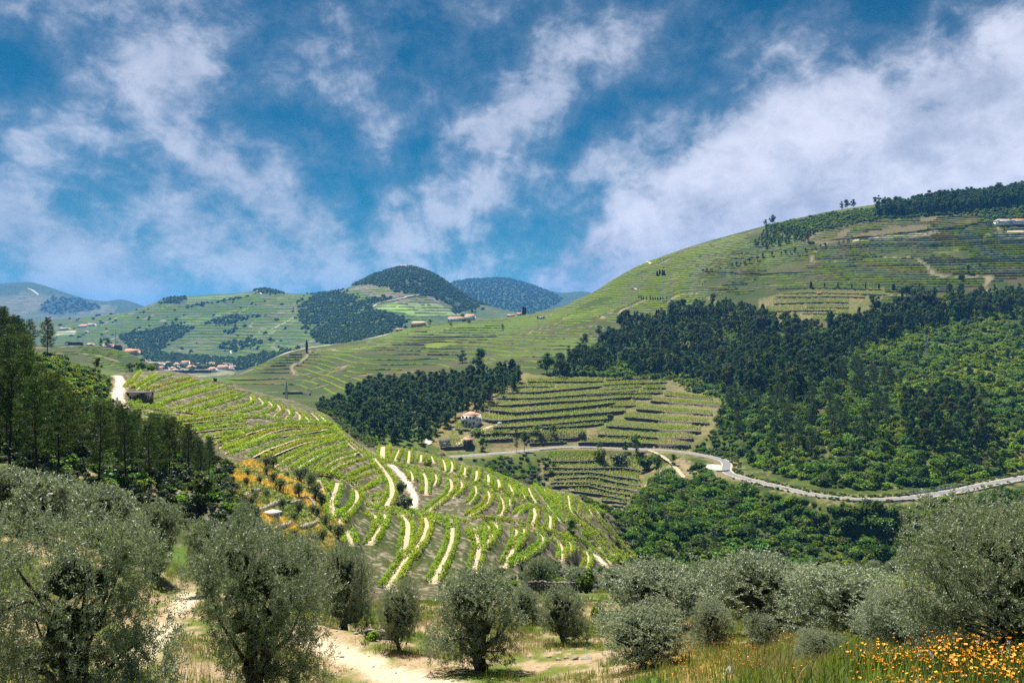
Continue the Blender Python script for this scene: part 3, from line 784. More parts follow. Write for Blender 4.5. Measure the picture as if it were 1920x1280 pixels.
def ground_mat(name, fine, band=0.0):
    """ground: surveyed cover colour + grain; band = spacing (m of height) of vine rows too far off to build"""
    m, nt, N, L = new_mat(name)
    out = N('ShaderNodeOutputMaterial'); b = N('ShaderNodeBsdfPrincipled'); L(b.outputs[0], out.inputs[0])
    b.inputs['Roughness'].default_value = .95; b.inputs['Specular IOR Level'].default_value = .1
    at = N('ShaderNodeVertexColor'); at.layer_name = 'cover'
    tc = N('ShaderNodeTexCoord')
    no = N('ShaderNodeTexNoise'); no.inputs['Scale'].default_value = fine; no.inputs['Detail'].default_value = 7; no.inputs['Roughness'].default_value = .7
    L(tc.outputs['Object'], no.inputs['Vector'])
    hs = N('ShaderNodeHueSaturation')
    mr = N('ShaderNodeMapRange'); L(no.outputs[0], mr.inputs[0]); mr.inputs[1].default_value = .25; mr.inputs[2].default_value = .75
    mr.inputs[3].default_value = .45; mr.inputs[4].default_value = 1.5
    L(mr.outputs[0], hs.inputs['Value']); L(at.outputs[0], hs.inputs['Color'])
    c = hs.outputs[0]
    if band:
        sp = N('ShaderNodeSeparateXYZ'); L(tc.outputs['Object'], sp.inputs[0])
        n2 = N('ShaderNodeTexNoise'); n2.inputs['Scale'].default_value = .004; n2.inputs['Detail'].default_value = 6; L(tc.outputs['Object'], n2.inputs['Vector'])
        a1 = N('ShaderNodeMath'); a1.operation = 'MULTIPLY_ADD'; L(n2.outputs[0], a1.inputs[0]); a1.inputs[1].default_value = 40.0; L(sp.outputs[2], a1.inputs[2])
        a2 = N('ShaderNodeMath'); a2.operation = 'MULTIPLY'; L(a1.outputs[0], a2.inputs[0]); a2.inputs[1].default_value = 2 * math.pi / band
        a3 = N('ShaderNodeMath'); a3.operation = 'SINE'; L(a2.outputs[0], a3.inputs[0])
        a4 = N('ShaderNodeMapRange'); L(a3.outputs[0], a4.inputs[0]); a4.inputs[1].default_value = -.4; a4.inputs[2].default_value = .5
        vi = N('ShaderNodeAttribute'); vi.attribute_name = 'vine'
        n3 = N('ShaderNodeTexNoise'); n3.inputs['Scale'].default_value = .012; n3.inputs['Detail'].default_value = 3; L(tc.outputs['Object'], n3.inputs['Vector'])
        a6 = N('ShaderNodeMapRange'); L(n3.outputs[0], a6.inputs[0]); a6.inputs[1].default_value = .35; a6.inputs[2].default_value = .6
        a5 = N('ShaderNodeMath'); a5.operation = 'MULTIPLY'; L(a4.outputs[0], a5.inputs[0]); L(vi.outputs['Fac'], a5.inputs[1])
        a7 = N('ShaderNodeMath'); a7.operation = 'MULTIPLY'; L(a5.outputs[0], a7.inputs[0]); L(a6.outputs[0], a7.inputs[1])
        mx = N('ShaderNodeMix'); mx.data_type = 'RGBA'; L(a7.outputs[0], mx.inputs[0]); L(c, mx.inputs[6]); mx.inputs[7].default_value = (.045, .065, .025, 1)
        c = mx.outputs[2]
    L(c, b.inputs['Base Color'])
    bp = N('ShaderNodeBump'); bp.inputs['Strength'].default_value = .6; bp.inputs['Distance'].default_value = .35 / fine
    L(no.outputs[0], bp.inputs['Height']); L(bp.outputs[0], b.inputs['Normal'])
    return m


# ------------------------------------------------------------------ the ground itself
def build_terrain():
    us = np.concatenate([np.linspace(-1.25, -.70, 16)[:-1], np.linspace(-.70, -.50, 50)[:-1], np.linspace(-.50, .18, 290)[:-1],
                         np.linspace(.18, .70, 170)[:-1], np.linspace(.70, 1.25, 16)])
    ys = np.concatenate([np.linspace(-90, 3.9, 18)[:-1], np.geomspace(4, 100, 150)[:-1], np.linspace(100, 345, 400)[:-1],
                         np.linspace(345, 470, 120)[:-1], np.linspace(470, 680, 120)[:-1], np.geomspace(680, 1450, 150)[:-1],
                         np.geomspace(1450, 3400, 110)[:-1], np.geomspace(3400, 13900, 50)])
    X = us[None, :] * (np.maximum(ys, 0)[:, None] + 22); Y = np.broadcast_to(ys[:, None], X.shape)
    Z = H(X, Y)
    lay = layer_at(X, Y); cov = cover_at(X, Y, COV); vin = cover_at(X, Y, VINE)
    nr, nc = X.shape
    idx = np.arange(nr * nc).reshape(nr, nc)
    Q = np.stack([idx[:-1, :-1], idx[:-1, 1:], idx[1:, 1:], idx[1:, :-1]], -1).reshape(-1, 4)
    lq = lay[:-1, :-1].ravel()
    V = np.stack([X, Y, Z], -1).reshape(-1, 3)
    cov = cov.reshape(-1, 3); vin = vin.reshape(-1)
    parts = [('ground', -1, 4.0, 7.0, 0), ('vineyard_hill', 4.0, 8.3, 2.2, 0), ('hillside', 8.3, 12.8, .5, 0),
             ('far_hill', 12.8, 15.8, .09, 9.0), ('distant_hills', 15.8, 99, .03, 14.0)]
    for name, a, b, fine, band in parts:
        q = Q[(lq >= a) & (lq < b)]
        u, inv = np.unique(q, return_inverse=True)
        me = mesh_np(name, V[u], inv.reshape(-1, 4), [ground_mat(name, fine, band)], smooth=True)
        ca = me.color_attributes.new('cover', 'FLOAT_COLOR', 'POINT')
        ca.data.foreach_set('color', np.concatenate([cov[u], np.ones((len(u), 1))], 1).astype(np.float32).ravel())
        va = me.attributes.new('vine', 'FLOAT', 'POINT'); va.data.foreach_set('value', vin[u].astype(np.float32))
        tag(obj(name, me), kind='structure')


build_terrain()
# ------------------------------------------------------------------ plant materials
M_VINE = leaf_mat('vine_leaf', (.29, .41, .018), (.19, .295, .014), trans=.5, spec=.1, scale=.5, obj_var=.12, tcol=(1.15, 1.1, .6))
M_VINE2 = leaf_mat('vine_leaf_terrace', (.27, .375, .03), (.185, .275, .022), trans=.45, spec=.04, scale=.2, obj_var=.12, tcol=(1.1, 1.1, .7))
M_BUSH = leaf_mat('bush_leaf', (.11, .205, .012), (.05, .105, .010), trans=.4, spec=.15, scale=.35, obj_var=.45, hue_var=.03, tcol=(1.2, 1.2, .5))
M_BUSHL = leaf_mat('bright_bush_leaf', (.21, .31, .014), (.12, .20, .012), trans=.42, spec=.15, scale=.4, obj_var=.3, hue_var=.02, tcol=(1.2, 1.1, .4))
M_GREYB = leaf_mat('grey_bush_leaf', (.13, .17, .085), (.085, .12, .055), trans=.3, scale=.5, obj_var=.25)
M_EUC = leaf_mat('eucalyptus_leaf', (.075, .135, .012), (.036, .068, .008), trans=.36, scale=.3, obj_var=.45, hue_var=.03, rough=.6, spec=.12)
M_DARKB = leaf_mat('shade_bush_leaf', (.05, .08, .022), (.028, .045, .014), trans=.25, scale=.5, obj_var=.3, spec=.12)  # bush green darkened: shade under the pines put into the colour
M_EUC2 = leaf_mat('olive_brown_leaf', (.085, .11, .02), (.05, .062, .014), trans=.3, scale=.4, obj_var=.3, spec=.1)
M_EUC3 = leaf_mat('mid_green_leaf', (.065, .135, .018), (.035, .078, .012), trans=.35, scale=.4, obj_var=.3, spec=.1)
M_EUCB = leaf_mat('blue_forest_leaf', (.06, .14, .026), (.032, .075, .016), trans=.34, spec=.1, scale=.3, obj_var=.4, hue_var=.03)
M_PINE = leaf_mat('pine_needle', (.075, .125, .016), (.038, .066, .011), trans=.3, spec=.1, scale=.4, obj_var=.25, rough=.55)
M_RUST = leaf_mat('withered_leaf', (.16, .075, .045), (.09, .05, .03), trans=.2, scale=.5, obj_var=.1)
M_CYP = leaf_mat('cypress_leaf', (.012, .022, .009), (.02, .034, .012), trans=.05, scale=.8, obj_var=.15)
M_OLIVE = leaf_mat('olive_leaf', (.145, .205, .065), (.22, .28, .115), trans=.3, rough=.5, spec=.35, under=(.21, .245, .16), scale=.8, obj_var=.15, hue_var=.012)
M_OLIVEM = leaf_mat('small_olive_leaf', (.10, .135, .045), (.15, .185, .08), trans=.3, rough=.5, spec=.35, scale=.8, obj_var=.22, hue_var=.015)
M_BARK = bsdf_mat('bark', (.075, .06, .045), .95, .5, 6, bump=.5)
M_BARKP = bsdf_mat('pine_bark', (.07, .045, .03), .95, .5, 4, bump=.5)
M_BARKE = bsdf_mat('smooth_bark', (.16, .135, .10), .9, .5, 1.5)
M_CORE = bsdf_mat('inner_shade', (.018, .030, .009), .9, .4, 1.0)  # near-black solid inside crowns, their inner shade put into the colour
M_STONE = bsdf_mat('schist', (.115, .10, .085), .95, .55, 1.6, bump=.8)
M_STONEL = bsdf_mat('pale_schist', (.30, .27, .22), .95, .5, 3.0, bump=.6)  # pale stones; as wall cap, the sunlit top put into colour


def unit(v):
    return v / np.maximum(np.linalg.norm(v, axis=-1, keepdims=True), 1e-9)


def leaf_quads(P, Nrm, length, width, rng, droop=0.0, along=None):
    """diamond-shaped leaves at P facing Nrm"""
    n = len(P)
    L = np.broadcast_to(length, n) * rng.uniform(.7, 1.3, n); W = np.broadcast_to(width, n) * rng.uniform(.7, 1.3, n)
    r = rng.normal(size=(n, 3)) if along is None else along
    if droop: r = r + np.array([0, 0, -droop])
    t = unit(np.cross(np.cross(Nrm, r), Nrm)); b = np.cross(Nrm, t)
    V = np.stack([P - t * L[:, None] / 2, P + b * W[:, None] / 2 - t * L[:, None] * .05, P + t * L[:, None] / 2, P - b * W[:, None] / 2 - t * L[:, None] * .05], 1)
    return V.reshape(-1, 3), np.arange(4 * n).reshape(-1, 4)


def lump_points(C, Rr, n, rng, flat=.8, upbias=.25):
    """n points spread over the shells of lumps C (centres), Rr (radii): those buried in other lumps are dropped"""
    w = Rr**2 / (Rr**2).sum()
    k = rng.choice(len(C), n, p=w)
    d = unit(rng.normal(size=(n, 3)) + np.array([0, 0, upbias]))
    rad = Rr[k] * rng.uniform(.72, 1.08, n)
    P = C[k] + d * rad[:, None] * np.array([1, 1, flat])
    q = np.linalg.norm((P[:, None] - C[None]) / np.array([1, 1, flat]), axis=2) / Rr[None]
    q[np.arange(n), k] = 9
    keep = q.min(1) > .68
    return P[keep], d[keep]


OCT_V = np.array([(1,0,0),(-1,0,0),(0,1,0),(0,-1,0),(0,0,1),(0,0,-1)], float)
OCT_F = np.array([(0,2,4),(2,1,4),(1,3,4),(3,0,4),(2,0,5),(1,2,5),(3,1,5),(0,3,5)])
_g = (1 + 5**.5) / 2
ICO_V = unit(np.array([(-1,_g,0),(1,_g,0),(-1,-_g,0),(1,-_g,0),(0,-1,_g),(0,1,_g),(0,-1,-_g),(0,1,-_g),(_g,0,-1),(_g,0,1),(-_g,0,-1),(-_g,0,1)]))
ICO_F = np.array([(0,11,5),(0,5,1),(0,1,7),(0,7,10),(0,10,11),(1,5,9),(5,11,4),(11,10,2),(10,7,6),(7,1,8),(3,9,4),(3,4,2),(3,2,6),(3,6,8),(3,8,9),(4,9,5),(2,4,11),(6,2,10),(8,6,7),(9,8,1)])


def cores(mb, C, Rr, k=.62, flat=.8, m=1):  # dark solids in the lumps, painted shade behind the leaves
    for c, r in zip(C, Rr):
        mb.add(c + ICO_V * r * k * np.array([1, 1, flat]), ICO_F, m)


def wander(a, b, n, amp, rng):
    t = np.linspace(0, 1, n)[:, None]
    P = np.asarray(a) * (1 - t) + np.asarray(b) * t
    off = np.cumsum(rng.normal(size=(n, 3)), 0) * amp / n**.5
    return P + off * np.sin(t * math.pi) ** .5 * 1.0


def plant_bush(seed, r=1.0, h=1.2, nl=9, nleaf=520, ls=.2, mat=None, upright=1.0):
    rng = np.random.default_rng(seed)
    a = rng.uniform(0, 6.28, nl); q = rng.random(nl) ** .6 * r * .75
    C = np.stack([np.cos(a) * q, np.sin(a) * q, h * (.32 + .5 * rng.random(nl) * (1 - .4 * q / r))], 1)
    Rr = r * rng.uniform(.28, .52, nl); C[0] = (0, 0, h * .5); Rr[0] = r * .55
    mb = MB()
    P, d = lump_points(C, Rr, nleaf, rng, .85)
    N_ = unit(d * .6 + rng.normal(size=P.shape) * .55 + np.array([0, 0, .45]))
    mb.add(*leaf_quads(P, N_, ls * 1.25, ls, rng), 0)
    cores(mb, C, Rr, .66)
    mb.tube([(0, 0, -.3), (0, 0, h * .5)], [.08 * r, .05 * r], 5, 2)
    return mb.build('bush', [mat, M_CORE, M_BARK])


def split_tree(mb_crown, mb_trunk, mats_c, mats_t):
    return mb_crown.build('crown', mats_c), mb_trunk.build('trunk', mats_t)


def plant_broadtree(seed, h=9.0, r=2.6, base=.28, nl=14, nleaf=900, ls=.42, mat=None, bark=None, spread=1.0, droop=.3):
    rng = np.random.default_rng(seed)
    z = base * h + (h * (1 - base)) * rng.random(nl) ** .8
    prof = np.sin(np.clip((z - base * h) / (h * (1 - base)), .02, 1) * math.pi * .82 + .35)
    a = rng.uniform(0, 6.28, nl); q = rng.random(nl) ** .5 * r * .75 * prof * spread
    C = np.stack([np.cos(a) * q, np.sin(a) * q, z], 1); Rr = r * rng.uniform(.26, .48, nl) * (.6 + .5 * prof)
    C[0] = (0, 0, h * .93); Rr[0] = r * .3; C[1] = (0, 0, h * .6)
    C[:, 2] = np.minimum(C[:, 2], h - Rr * .8)
    mc = MB(); P, d = lump_points(C, Rr, nleaf, rng, .95)
    N_ = unit(d * .55 + rng.normal(size=P.shape) * .6 + np.array([0, 0, .4]))
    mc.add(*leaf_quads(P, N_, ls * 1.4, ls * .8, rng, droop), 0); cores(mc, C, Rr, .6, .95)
    mt = MB(); tr = wander((0, 0, -.6), (rng.normal() * .3, rng.normal() * .3, h * .85), 7, h * .012, rng)
    mt.tube(tr, np.linspace(h * .017, h * .004, 7), 6, 0)
    for k in range(3, min(nl, 9)):
        j = int(np.clip(C[k, 2] / h * 5, 1, 5)); mt.tube([tr[j], (tr[j] + C[k]) / 2 + (0, 0, .2), C[k]], [h * .007, h * .005, h * .002], 4, 0, False)
    return split_tree(mc, mt, [mat, M_CORE], [bark or M_BARK])


def plant_pine(seed, h=12.0, r=2.3, base=.34, nb=70, per=26, nl=.42, nw=.075, mat=None, top=.35):
    """straight trunk, whorled boughs, each ending in fans of needles"""
    rng = np.random.default_rng(seed)
    mc, mt = MB(), MB()
    tr = wander((0, 0, -.6), (rng.normal() * .35, rng.normal() * .35, h * .98), 9, h * .008, rng)
    mt.tube(tr, np.linspace(h * .0145, h * .002, 9), 7, 0)
    for k in range(6):       # dead stubs under the crown
        zz = h * rng.uniform(.15, base + .05); a = rng.uniform(0, 6.28)
        p = np.array([np.interp(zz, tr[:, 2], tr[:, 0]), np.interp(zz, tr[:, 2], tr[:, 1]), zz])
        mt.tube([p, p + np.array([math.cos(a), math.sin(a), .1]) * rng.uniform(.4, 1.1)], [.04, .015], 4, 0, False)
    Ps, Ns, As = [], [], []
    for k in range(nb):
        f = (k + rng.random()) / nb; zz = h * (base + (1 - base) * f)
        p = np.array([np.interp(zz, tr[:, 2], tr[:, 0]), np.interp(zz, tr[:, 2], tr[:, 1]), zz])
        rr = r * (np.sin(min(f * 1.05 + .12, 1) * math.pi * .9) ** .7 * (1 - top) + top * (1 - f)) * rng.uniform(.6, 1.15) + .15
        a = k * 2.4 + rng.normal() * .4; up = rng.uniform(.05, .45) + .5 * f
        tip = p + np.array([math.cos(a), math.sin(a), up]) * rr
        mid = (p + tip) / 2 - (0, 0, .06 * rr)
        mt.tube([p, mid, tip], [.035, .025, .01], 4, 0, False)
        n = max(6, int(per * (rr / r + .25)))
        t = rng.uniform(.35, 1.05, n) ** .7
        c = p * (1 - t[:, None]) + tip * t[:, None] + rng.normal(size=(n, 3)) * (.10 + .13 * rr * (1.2 - t))[:, None] * np.array([1, 1, .6])
        Ps.append(c); al = unit((tip - p)[None] * .5 / rr + rng.normal(size=(n, 3)) * .75 + (0, 0, .25)); As.append(al)
        Ns.append(unit(np.cross(al, rng.normal(size=(n, 3)))))
    P = np.concatenate(Ps); A = np.concatenate(As); N_ = np.concatenate(Ns)
    mc.add(*leaf_quads(P, N_, nl, nw, rng, 0, A), 0)
    return split_tree(mc, mt, [mat or M_PINE, M_CORE], [M_BARKP])


def plant_cypress(seed, h=8.0, r=.75, n=420):
    rng = np.random.default_rng(seed)
    mc, mt = MB(), MB()
    z = rng.random(n) * h * .95 + h * .04
    pr = r * np.clip(np.sin(np.clip(z / h, 0, 1) * math.pi * .93 + .18), .06, 1) ** .7
    a = rng.uniform(0, 6.28, n); P = np.stack([np.cos(a) * pr, np.sin(a) * pr, z], 1) * np.array([1, 1, 1])
    P[:, :2] *= rng.uniform(.75, 1.1, (n, 1))
    N_ = unit(np.stack([np.cos(a), np.sin(a), .3 + 0 * a], 1) + rng.normal(size=P.shape) * .45)
    al = np.tile((0., 0., 1.), (n, 1)) + rng.normal(size=P.shape) * .25
    mc.add(*leaf_quads(P, N_, h * .10, h * .035, rng, 0, al), 0)
    t = np.linspace(.03, .97, 7); mc.tube(np.stack([0*t, 0*t, t * h], 1), r * .75 * np.sin(t * math.pi * .93 + .18) ** .7, 6, 1)
    mt.tube([(0, 0, -.4), (0, 0, h * .2)], [h * .02, h * .015], 6, 0)
    return split_tree(mc, mt, [M_CYP, M_CORE], [M_BARK])


def plant_olive(seed, h=4.0, r=2.0, ntw=1100, lpt=16, ll=.065, lw=.014, mat=None, trunk_h=1.0, stems=2, core=.5, nl=13):
    """gnarled trunk, twisting limbs, thousands of narrow leaves set along fine twigs"""
    rng = np.random.default_rng(seed)
    a = rng.uniform(0, 6.28, nl); q = rng.random(nl) ** .5 * r * .68
    C = np.stack([np.cos(a) * q, np.sin(a) * q, trunk_h * .3 + (h - trunk_h * .3) * (.10 + .70 * rng.random(nl) * (1 - .35 * (q / r) ** 2))], 1)
    Rr = r * rng.uniform(.30, .50, nl); C[0] = (0, 0, h * .62); Rr[0] = r * .62; C[1] = (0, -r * .1, h * .42); Rr[1] = r * .6
    C[:, 2] = np.clip(C[:, 2], trunk_h * .35 + Rr * .7, h - Rr * .82)
    mt, mc = MB(), MB()
    for s in range(stems):
        b0 = np.array([rng.normal() * .1 * stems, rng.normal() * .1 * stems, -.35])
        t1 = np.array([rng.normal() * .28, rng.normal() * .28, trunk_h])
        tr = wander(b0, t1, 6, .10, rng); r0 = .055 * h / stems ** .5
        mt.tube(tr, np.linspace(r0 * 1.35, r0 * .75, 6) * rng.uniform(.9, 1.12, 6), 9, 0, False)
        for k in range(s, nl, stems):
            br = wander(tr[-1], C[k], 6, .22, rng)
            mt.tube(br, np.linspace(r0 * .55, r0 * .10, 6), 5, 0, False)
    # twigs start on the lump shells and reach outwards and up
    P, d = lump_points(C, Rr, ntw, rng, .88, .15)
    ins = rng.random(len(P)) < .34
    P[ins] -= d[ins] * (r * rng.uniform(.15, .42, (int(ins.sum()), 1)))
    L = rng.uniform(.16, .42, len(P)) * (h / 4) ** .5
    dirs = unit(d * .75 + rng.normal(size=P.shape) * .5 + np.array([0, 0, .38]))
    bend = rng.normal(size=P.shape) * .12
    n = len(P)
    j = np.linspace(0.02, 1, lpt)
    base = P - dirs * L[:, None] * .35
    pos = base[:, None] + dirs[:, None] * (L[:, None] * j)[..., None] + bend[:, None] * (j ** 2)[None, :, None] * L[:, None, None]
    side = unit(np.cross(dirs, rng.normal(size=P.shape)))
    oth = np.cross(dirs, side)
    ph = np.arange(lpt) * 1.65
    sd = side[:, None] * np.cos(ph)[None, :, None] + oth[:, None] * np.sin(ph)[None, :, None]
    al = unit(dirs[:, None] * .75 + sd * 1.0 + rng.normal(size=(n, lpt, 3)) * .22)
    pos = pos + al * ll * .45
    nr = unit(np.cross(al, rng.normal(size=(n, lpt, 3)) + np.array([.0, .0, .0])))
    nr = np.where((nr[..., 2:3] < 0) & (rng.random((n, lpt, 1)) < .75), -nr, nr)
    mc.add(*leaf_quads(pos.reshape(-1, 3), nr.reshape(-1, 3), ll, lw, rng, 0, al.reshape(-1, 3)), 0)
    inn = (np.hypot(C[:, 0], C[:, 1]) < r * .42) & (C[:, 2] > h * .3)
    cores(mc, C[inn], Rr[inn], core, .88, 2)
    # twig wood: thin three-sided slivers
    w = np.cross(dirs, np.array([0, 0, 1.])); w = unit(w) * .004 * (h / 4)
    tip = base + dirs * L[:, None] * 1.0 + bend * L[:, None]
    tv = np.stack([base - w, base + w, tip], 1).reshape(-1, 3)
    mc.add(tv, np.arange(3 * n).reshape(-1, 3), 1)
    return split_tree(mc, mt, [mat or M_OLIVE, M_BARK, M_CORE], [M_BARK])


# ------------------------------------------------------------------ planting
LIBRARY = {}


def joined(name, meshes):
    """one mesh out of crown + trunk, for stuff made of many small plants"""
    key = ('j', name)
    V, Fs, mi, mats, n = [], {}, [], [], 0
    for me in meshes:
        v = np.zeros(len(me.vertices) * 3, np.float32); me.vertices.foreach_get('co', v); V.append(v.reshape(-1, 3))
        for p in me.polygons:
            Fs.setdefault((len(mats) + p.material_index, len(p.vertices)), []).append([q + n for q in p.vertices])
        n += len(me.vertices); mats += list(me.materials)
    ks = sorted(Fs); A = [np.array(Fs[k]) for k in ks]
    return mesh_np(name, np.concatenate(V), A, mats, np.concatenate([np.full(len(a), k[0]) for a, k in zip(A, ks)]))


def scatter_gn(name, variants, P, vi, sc, rz, tilt=None, kind='stuff'):
    """a mass nobody could count: variants instanced on points by one geometry-nodes modifier"""
    col = bpy.data.collections.new(name + '_source')
    for k, me in enumerate(variants):
        o = bpy.data.objects.new('%s_source_%03d' % (name, k), me); col.objects.link(o)
    me = bpy.data.meshes.new(name)
    me.vertices.add(len(P)); me.vertices.foreach_set('co', np.asarray(P, np.float32).ravel())
    for an, ty, val in (('vi', 'INT', np.asarray(vi, np.int32)), ('sc', 'FLOAT', np.asarray(sc, np.float32))):
        me.attributes.new(an, ty, 'POINT').data.foreach_set('value', val)
    rot = np.zeros((len(P), 3), np.float32); rot[:, 2] = rz
    if tilt is not None: rot[:, 0] = tilt
    me.attributes.new('rot', 'FLOAT_VECTOR', 'POINT').data.foreach_set('vector', rot.ravel())
    ng = bpy.data.node_groups.new(name, 'GeometryNodeTree')
    ng.interface.new_socket('Geometry', in_out='INPUT', socket_type='NodeSocketGeometry')
    ng.interface.new_socket('Geometry', in_out='OUTPUT', socket_type='NodeSocketGeometry')
    N, L = ng.nodes.new, ng.links.new
    gi, go = N('NodeGroupInput'), N('NodeGroupOutput')
    ip = N('GeometryNodeInstanceOnPoints'); ci = N('GeometryNodeCollectionInfo')
    ci.inputs['Collection'].default_value = col; ci.inputs['Separate Children'].default_value = True; ci.inputs['Reset Children'].default_value = True

    def attr(n, t):
        a = N('GeometryNodeInputNamedAttribute'); a.data_type = t; a.inputs[0].default_value = n
        return next(s for s in a.outputs if s.enabled and s.name == 'Attribute')
    L(gi.outputs[0], ip.inputs['Points']); L(ci.outputs[0], ip.inputs['Instance']); ip.inputs['Pick Instance'].default_value = True
    L(attr('vi', 'INT'), ip.inputs['Instance Index']); L(attr('sc', 'FLOAT'), ip.inputs['Scale'])
    e2r = N('FunctionNodeEulerToRotation'); L(attr('rot', 'FLOAT_VECTOR'), e2r.inputs[0]); L(e2r.outputs[0], ip.inputs['Rotation'])
    L(ip.outputs[0], go.inputs[0])
    o = obj(name, me); md = o.modifiers.new('scatter', 'NODES'); md.node_group = ng
    return tag(o, kind=kind)


def plant(name, var, loc, scale, rz, label, cat, group=None, lean=(0, 0)):
    """one tree: an Empty at its foot with trunk and crown, or one mesh for a bush"""
    if isinstance(var, tuple):
        e = bpy.data.objects.new(name, None); COL.objects.link(e); e.empty_display_size = .2
        e.location = loc; e.rotation_euler = (lean[0], lean[1], rz); e.scale = (scale if not np.isscalar(scale) else (scale,) * 3)
        obj('trunk', var[1], e); obj('crown', var[0], e)
    else:
        e = obj(name, var, None, loc, (lean[0], lean[1], rz), scale)
    return tag(e, label, cat, group)


def scatter_poly(poly, y0, y1, spacing, seed, zoff=0, jitter=1.0, thin=None):
    """points on the ground seen inside a photo polygon, about `spacing` metres apart"""
    rng = np.random.default_rng(seed)
    P = []
    xs = [p[0] for p in poly]
    gy = np.arange(y0, y1, spacing)
    for y in gy:
        xa, xb = (min(xs) - 960) / F * y, (max(xs) - 960) / F * y
        n = max(1, int((xb - xa) / spacing))
        x = xa + (np.arange(n) + rng.uniform(-.5, .5, n) * jitter + .5) * spacing
        P.append(np.stack([x, y + rng.uniform(-.5, .5, n) * spacing * jitter], 1))
    P = np.concatenate(P)
    z = H(P[:, 0], P[:, 1])
    px = 960 + F * P[:, 0] / P[:, 1]; py = HZ - F * z / P[:, 1]
    m = inpoly(poly, px, py)
    P = np.column_stack([P, z])[m]
    if thin is not None and len(P):
        P = P[thin(P[:, 0], P[:, 1])]
    return P


def clear_of(P, lines, rad):
    ok = np.ones(len(P), bool)
    for xy in lines:
        s = xy[::2]
        m = (P[:, 0] > s[:, 0].min() - rad) & (P[:, 0] < s[:, 0].max() + rad) & (P[:, 1] > s[:, 1].min() - rad) & (P[:, 1] < s[:, 1].max() + rad)
        w = np.nonzero(m)[0]
        if len(w):
            d = np.min(np.hypot(P[w, None, 0] - s[None, :, 0], P[w, None, 1] - s[None, :, 1]), 1)
            ok[w[d < rad]] = False
    return P[ok]


SURPLUS = {}


def plant_many(name, variants, P, hs, seed, label, cat, group, keep, stuff_name, sink=.15):
    """the `keep` that show largest become things of their own, the rest one mass"""
    rng = np.random.default_rng(seed)
    n = len(P)
    vi = rng.integers(0, len(variants), n); rz = rng.uniform(0, 6.28, n)
    sc = hs if not np.isscalar(hs) else np.full(n, hs)
    o = np.argsort(-(sc / P[:, 1]))
    for k in o[:keep]:
        plant(name, variants[vi[k]], (P[k, 0], P[k, 1], P[k, 2] - sink * sc[k]), float(sc[k]), float(rz[k]), label, cat, group)
    rest = o[keep:]
    if len(rest):
        SURPLUS.setdefault(stuff_name, []).append((variants, P[rest] - np.array([0, 0, 1]) * (sink * sc[rest])[:, None], vi[rest], sc[rest], rz[rest]))


def extent(me):
    """(width, height) of a plant mesh"""
    v = np.zeros(len(me.vertices) * 3, np.float32); me.vertices.foreach_get('co', v); v = v.reshape(-1, 3)
    lo, hi = np.percentile(v, .1, axis=0), np.percentile(v, 99.93, axis=0)
    return float(max(hi[0] - lo[0], hi[1] - lo[1])), float(hi[2])
# ------------------------------------------------------------------ road, tracks, walks
M_ROAD = bsdf_mat('asphalt', (.17, .17, .175), .9, .25, .6)
M_PAINT = bsdf_mat('road_paint', (.75, .75, .72), .7, .2, 2)
M_SAND = bsdf_mat('sandy_earth', (.40, .325, .215), .95, .28, .9, col2=(.29, .24, .155), bump=.4)
M_CHALK = bsdf_mat('white_dust', (.56, .49, .38), .95, .3, .7, col2=(.42, .36, .26), bump=.3)
M_PARAPET = bsdf_mat('pale_parapet_stone', (.42, .39, .34), .9, .4, 1.2, bump=.4)
M_RAIL = bsdf_mat('galvanised_rail', (.40, .44, .50), .45, .2, 2, spec=.5)


def strip_mesh(name, L_, R_, zoff, mat, zs=None):
    n = len(L_)
    zl = (H(L_[:, 0], L_[:, 1]) if zs is None else zs) + zoff; zr = (H(R_[:, 0], R_[:, 1]) if zs is None else zs) + zoff
    m = np.maximum(zl, zr) if zs is None else zl
    V = np.concatenate([np.column_stack([L_, m]), np.column_stack([R_, m])])
    i = np.arange(n - 1)
    return mesh_np(name, V, np.stack([i, i + 1, i + 1 + n, i + n], 1), [mat], smooth=True)


def ribbon(name, xy, w, zoff, mat, seed, rough=.12):
    rng = np.random.default_rng(seed)
    n = len(xy)
    j1 = smooth1(rng.normal(size=n), 1) * rough * w; j2 = smooth1(rng.normal(size=n), 1) * rough * w
    ta = np.clip(np.minimum(np.arange(n), np.arange(n)[::-1]) / 4.0, .25, 1)
    return strip_mesh(name, offset(xy, (w / 2 + j1) * ta), offset(xy, -(w / 2 + j2) * ta), zoff, mat)


def flip_up(me):
    """faces of a ground strip must look up"""
    if sum(p.normal.z for p in me.polygons) < 0:
        me.flip_normals()
    return me


rs = smooth1(road_z, 6)
tag(obj('road', flip_up(strip_mesh('road', offset(road_xy, 2.3), offset(road_xy, -2.3), .12, M_ROAD, rs))), kind='structure')
for d in (2.05, -2.05):
    tag(obj('road_marking', flip_up(strip_mesh('road_marking', offset(road_xy, d + .07), offset(road_xy, d - .07), .135, M_PAINT, rs))), kind='structure')
sh = bpy.data.objects
for d0, d1 in ((2.3, 2.75), (-2.3, -2.65)):
    tag(obj('verge', flip_up(strip_mesh('verge', offset(road_xy, d1), offset(road_xy, d0), .10, M_SAND, rs))), kind='structure')
road_px = 960 + F * road_xy[:, 0] / road_xy[:, 1]
# parapet along the valley side
t_ = np.gradient(road_xy, axis=0); t_ /= np.hypot(t_[:, 0], t_[:, 1])[:, None]
side_ = np.stack([t_[:, 1], -t_[:, 0]], 1)          # right of travel = towards the valley


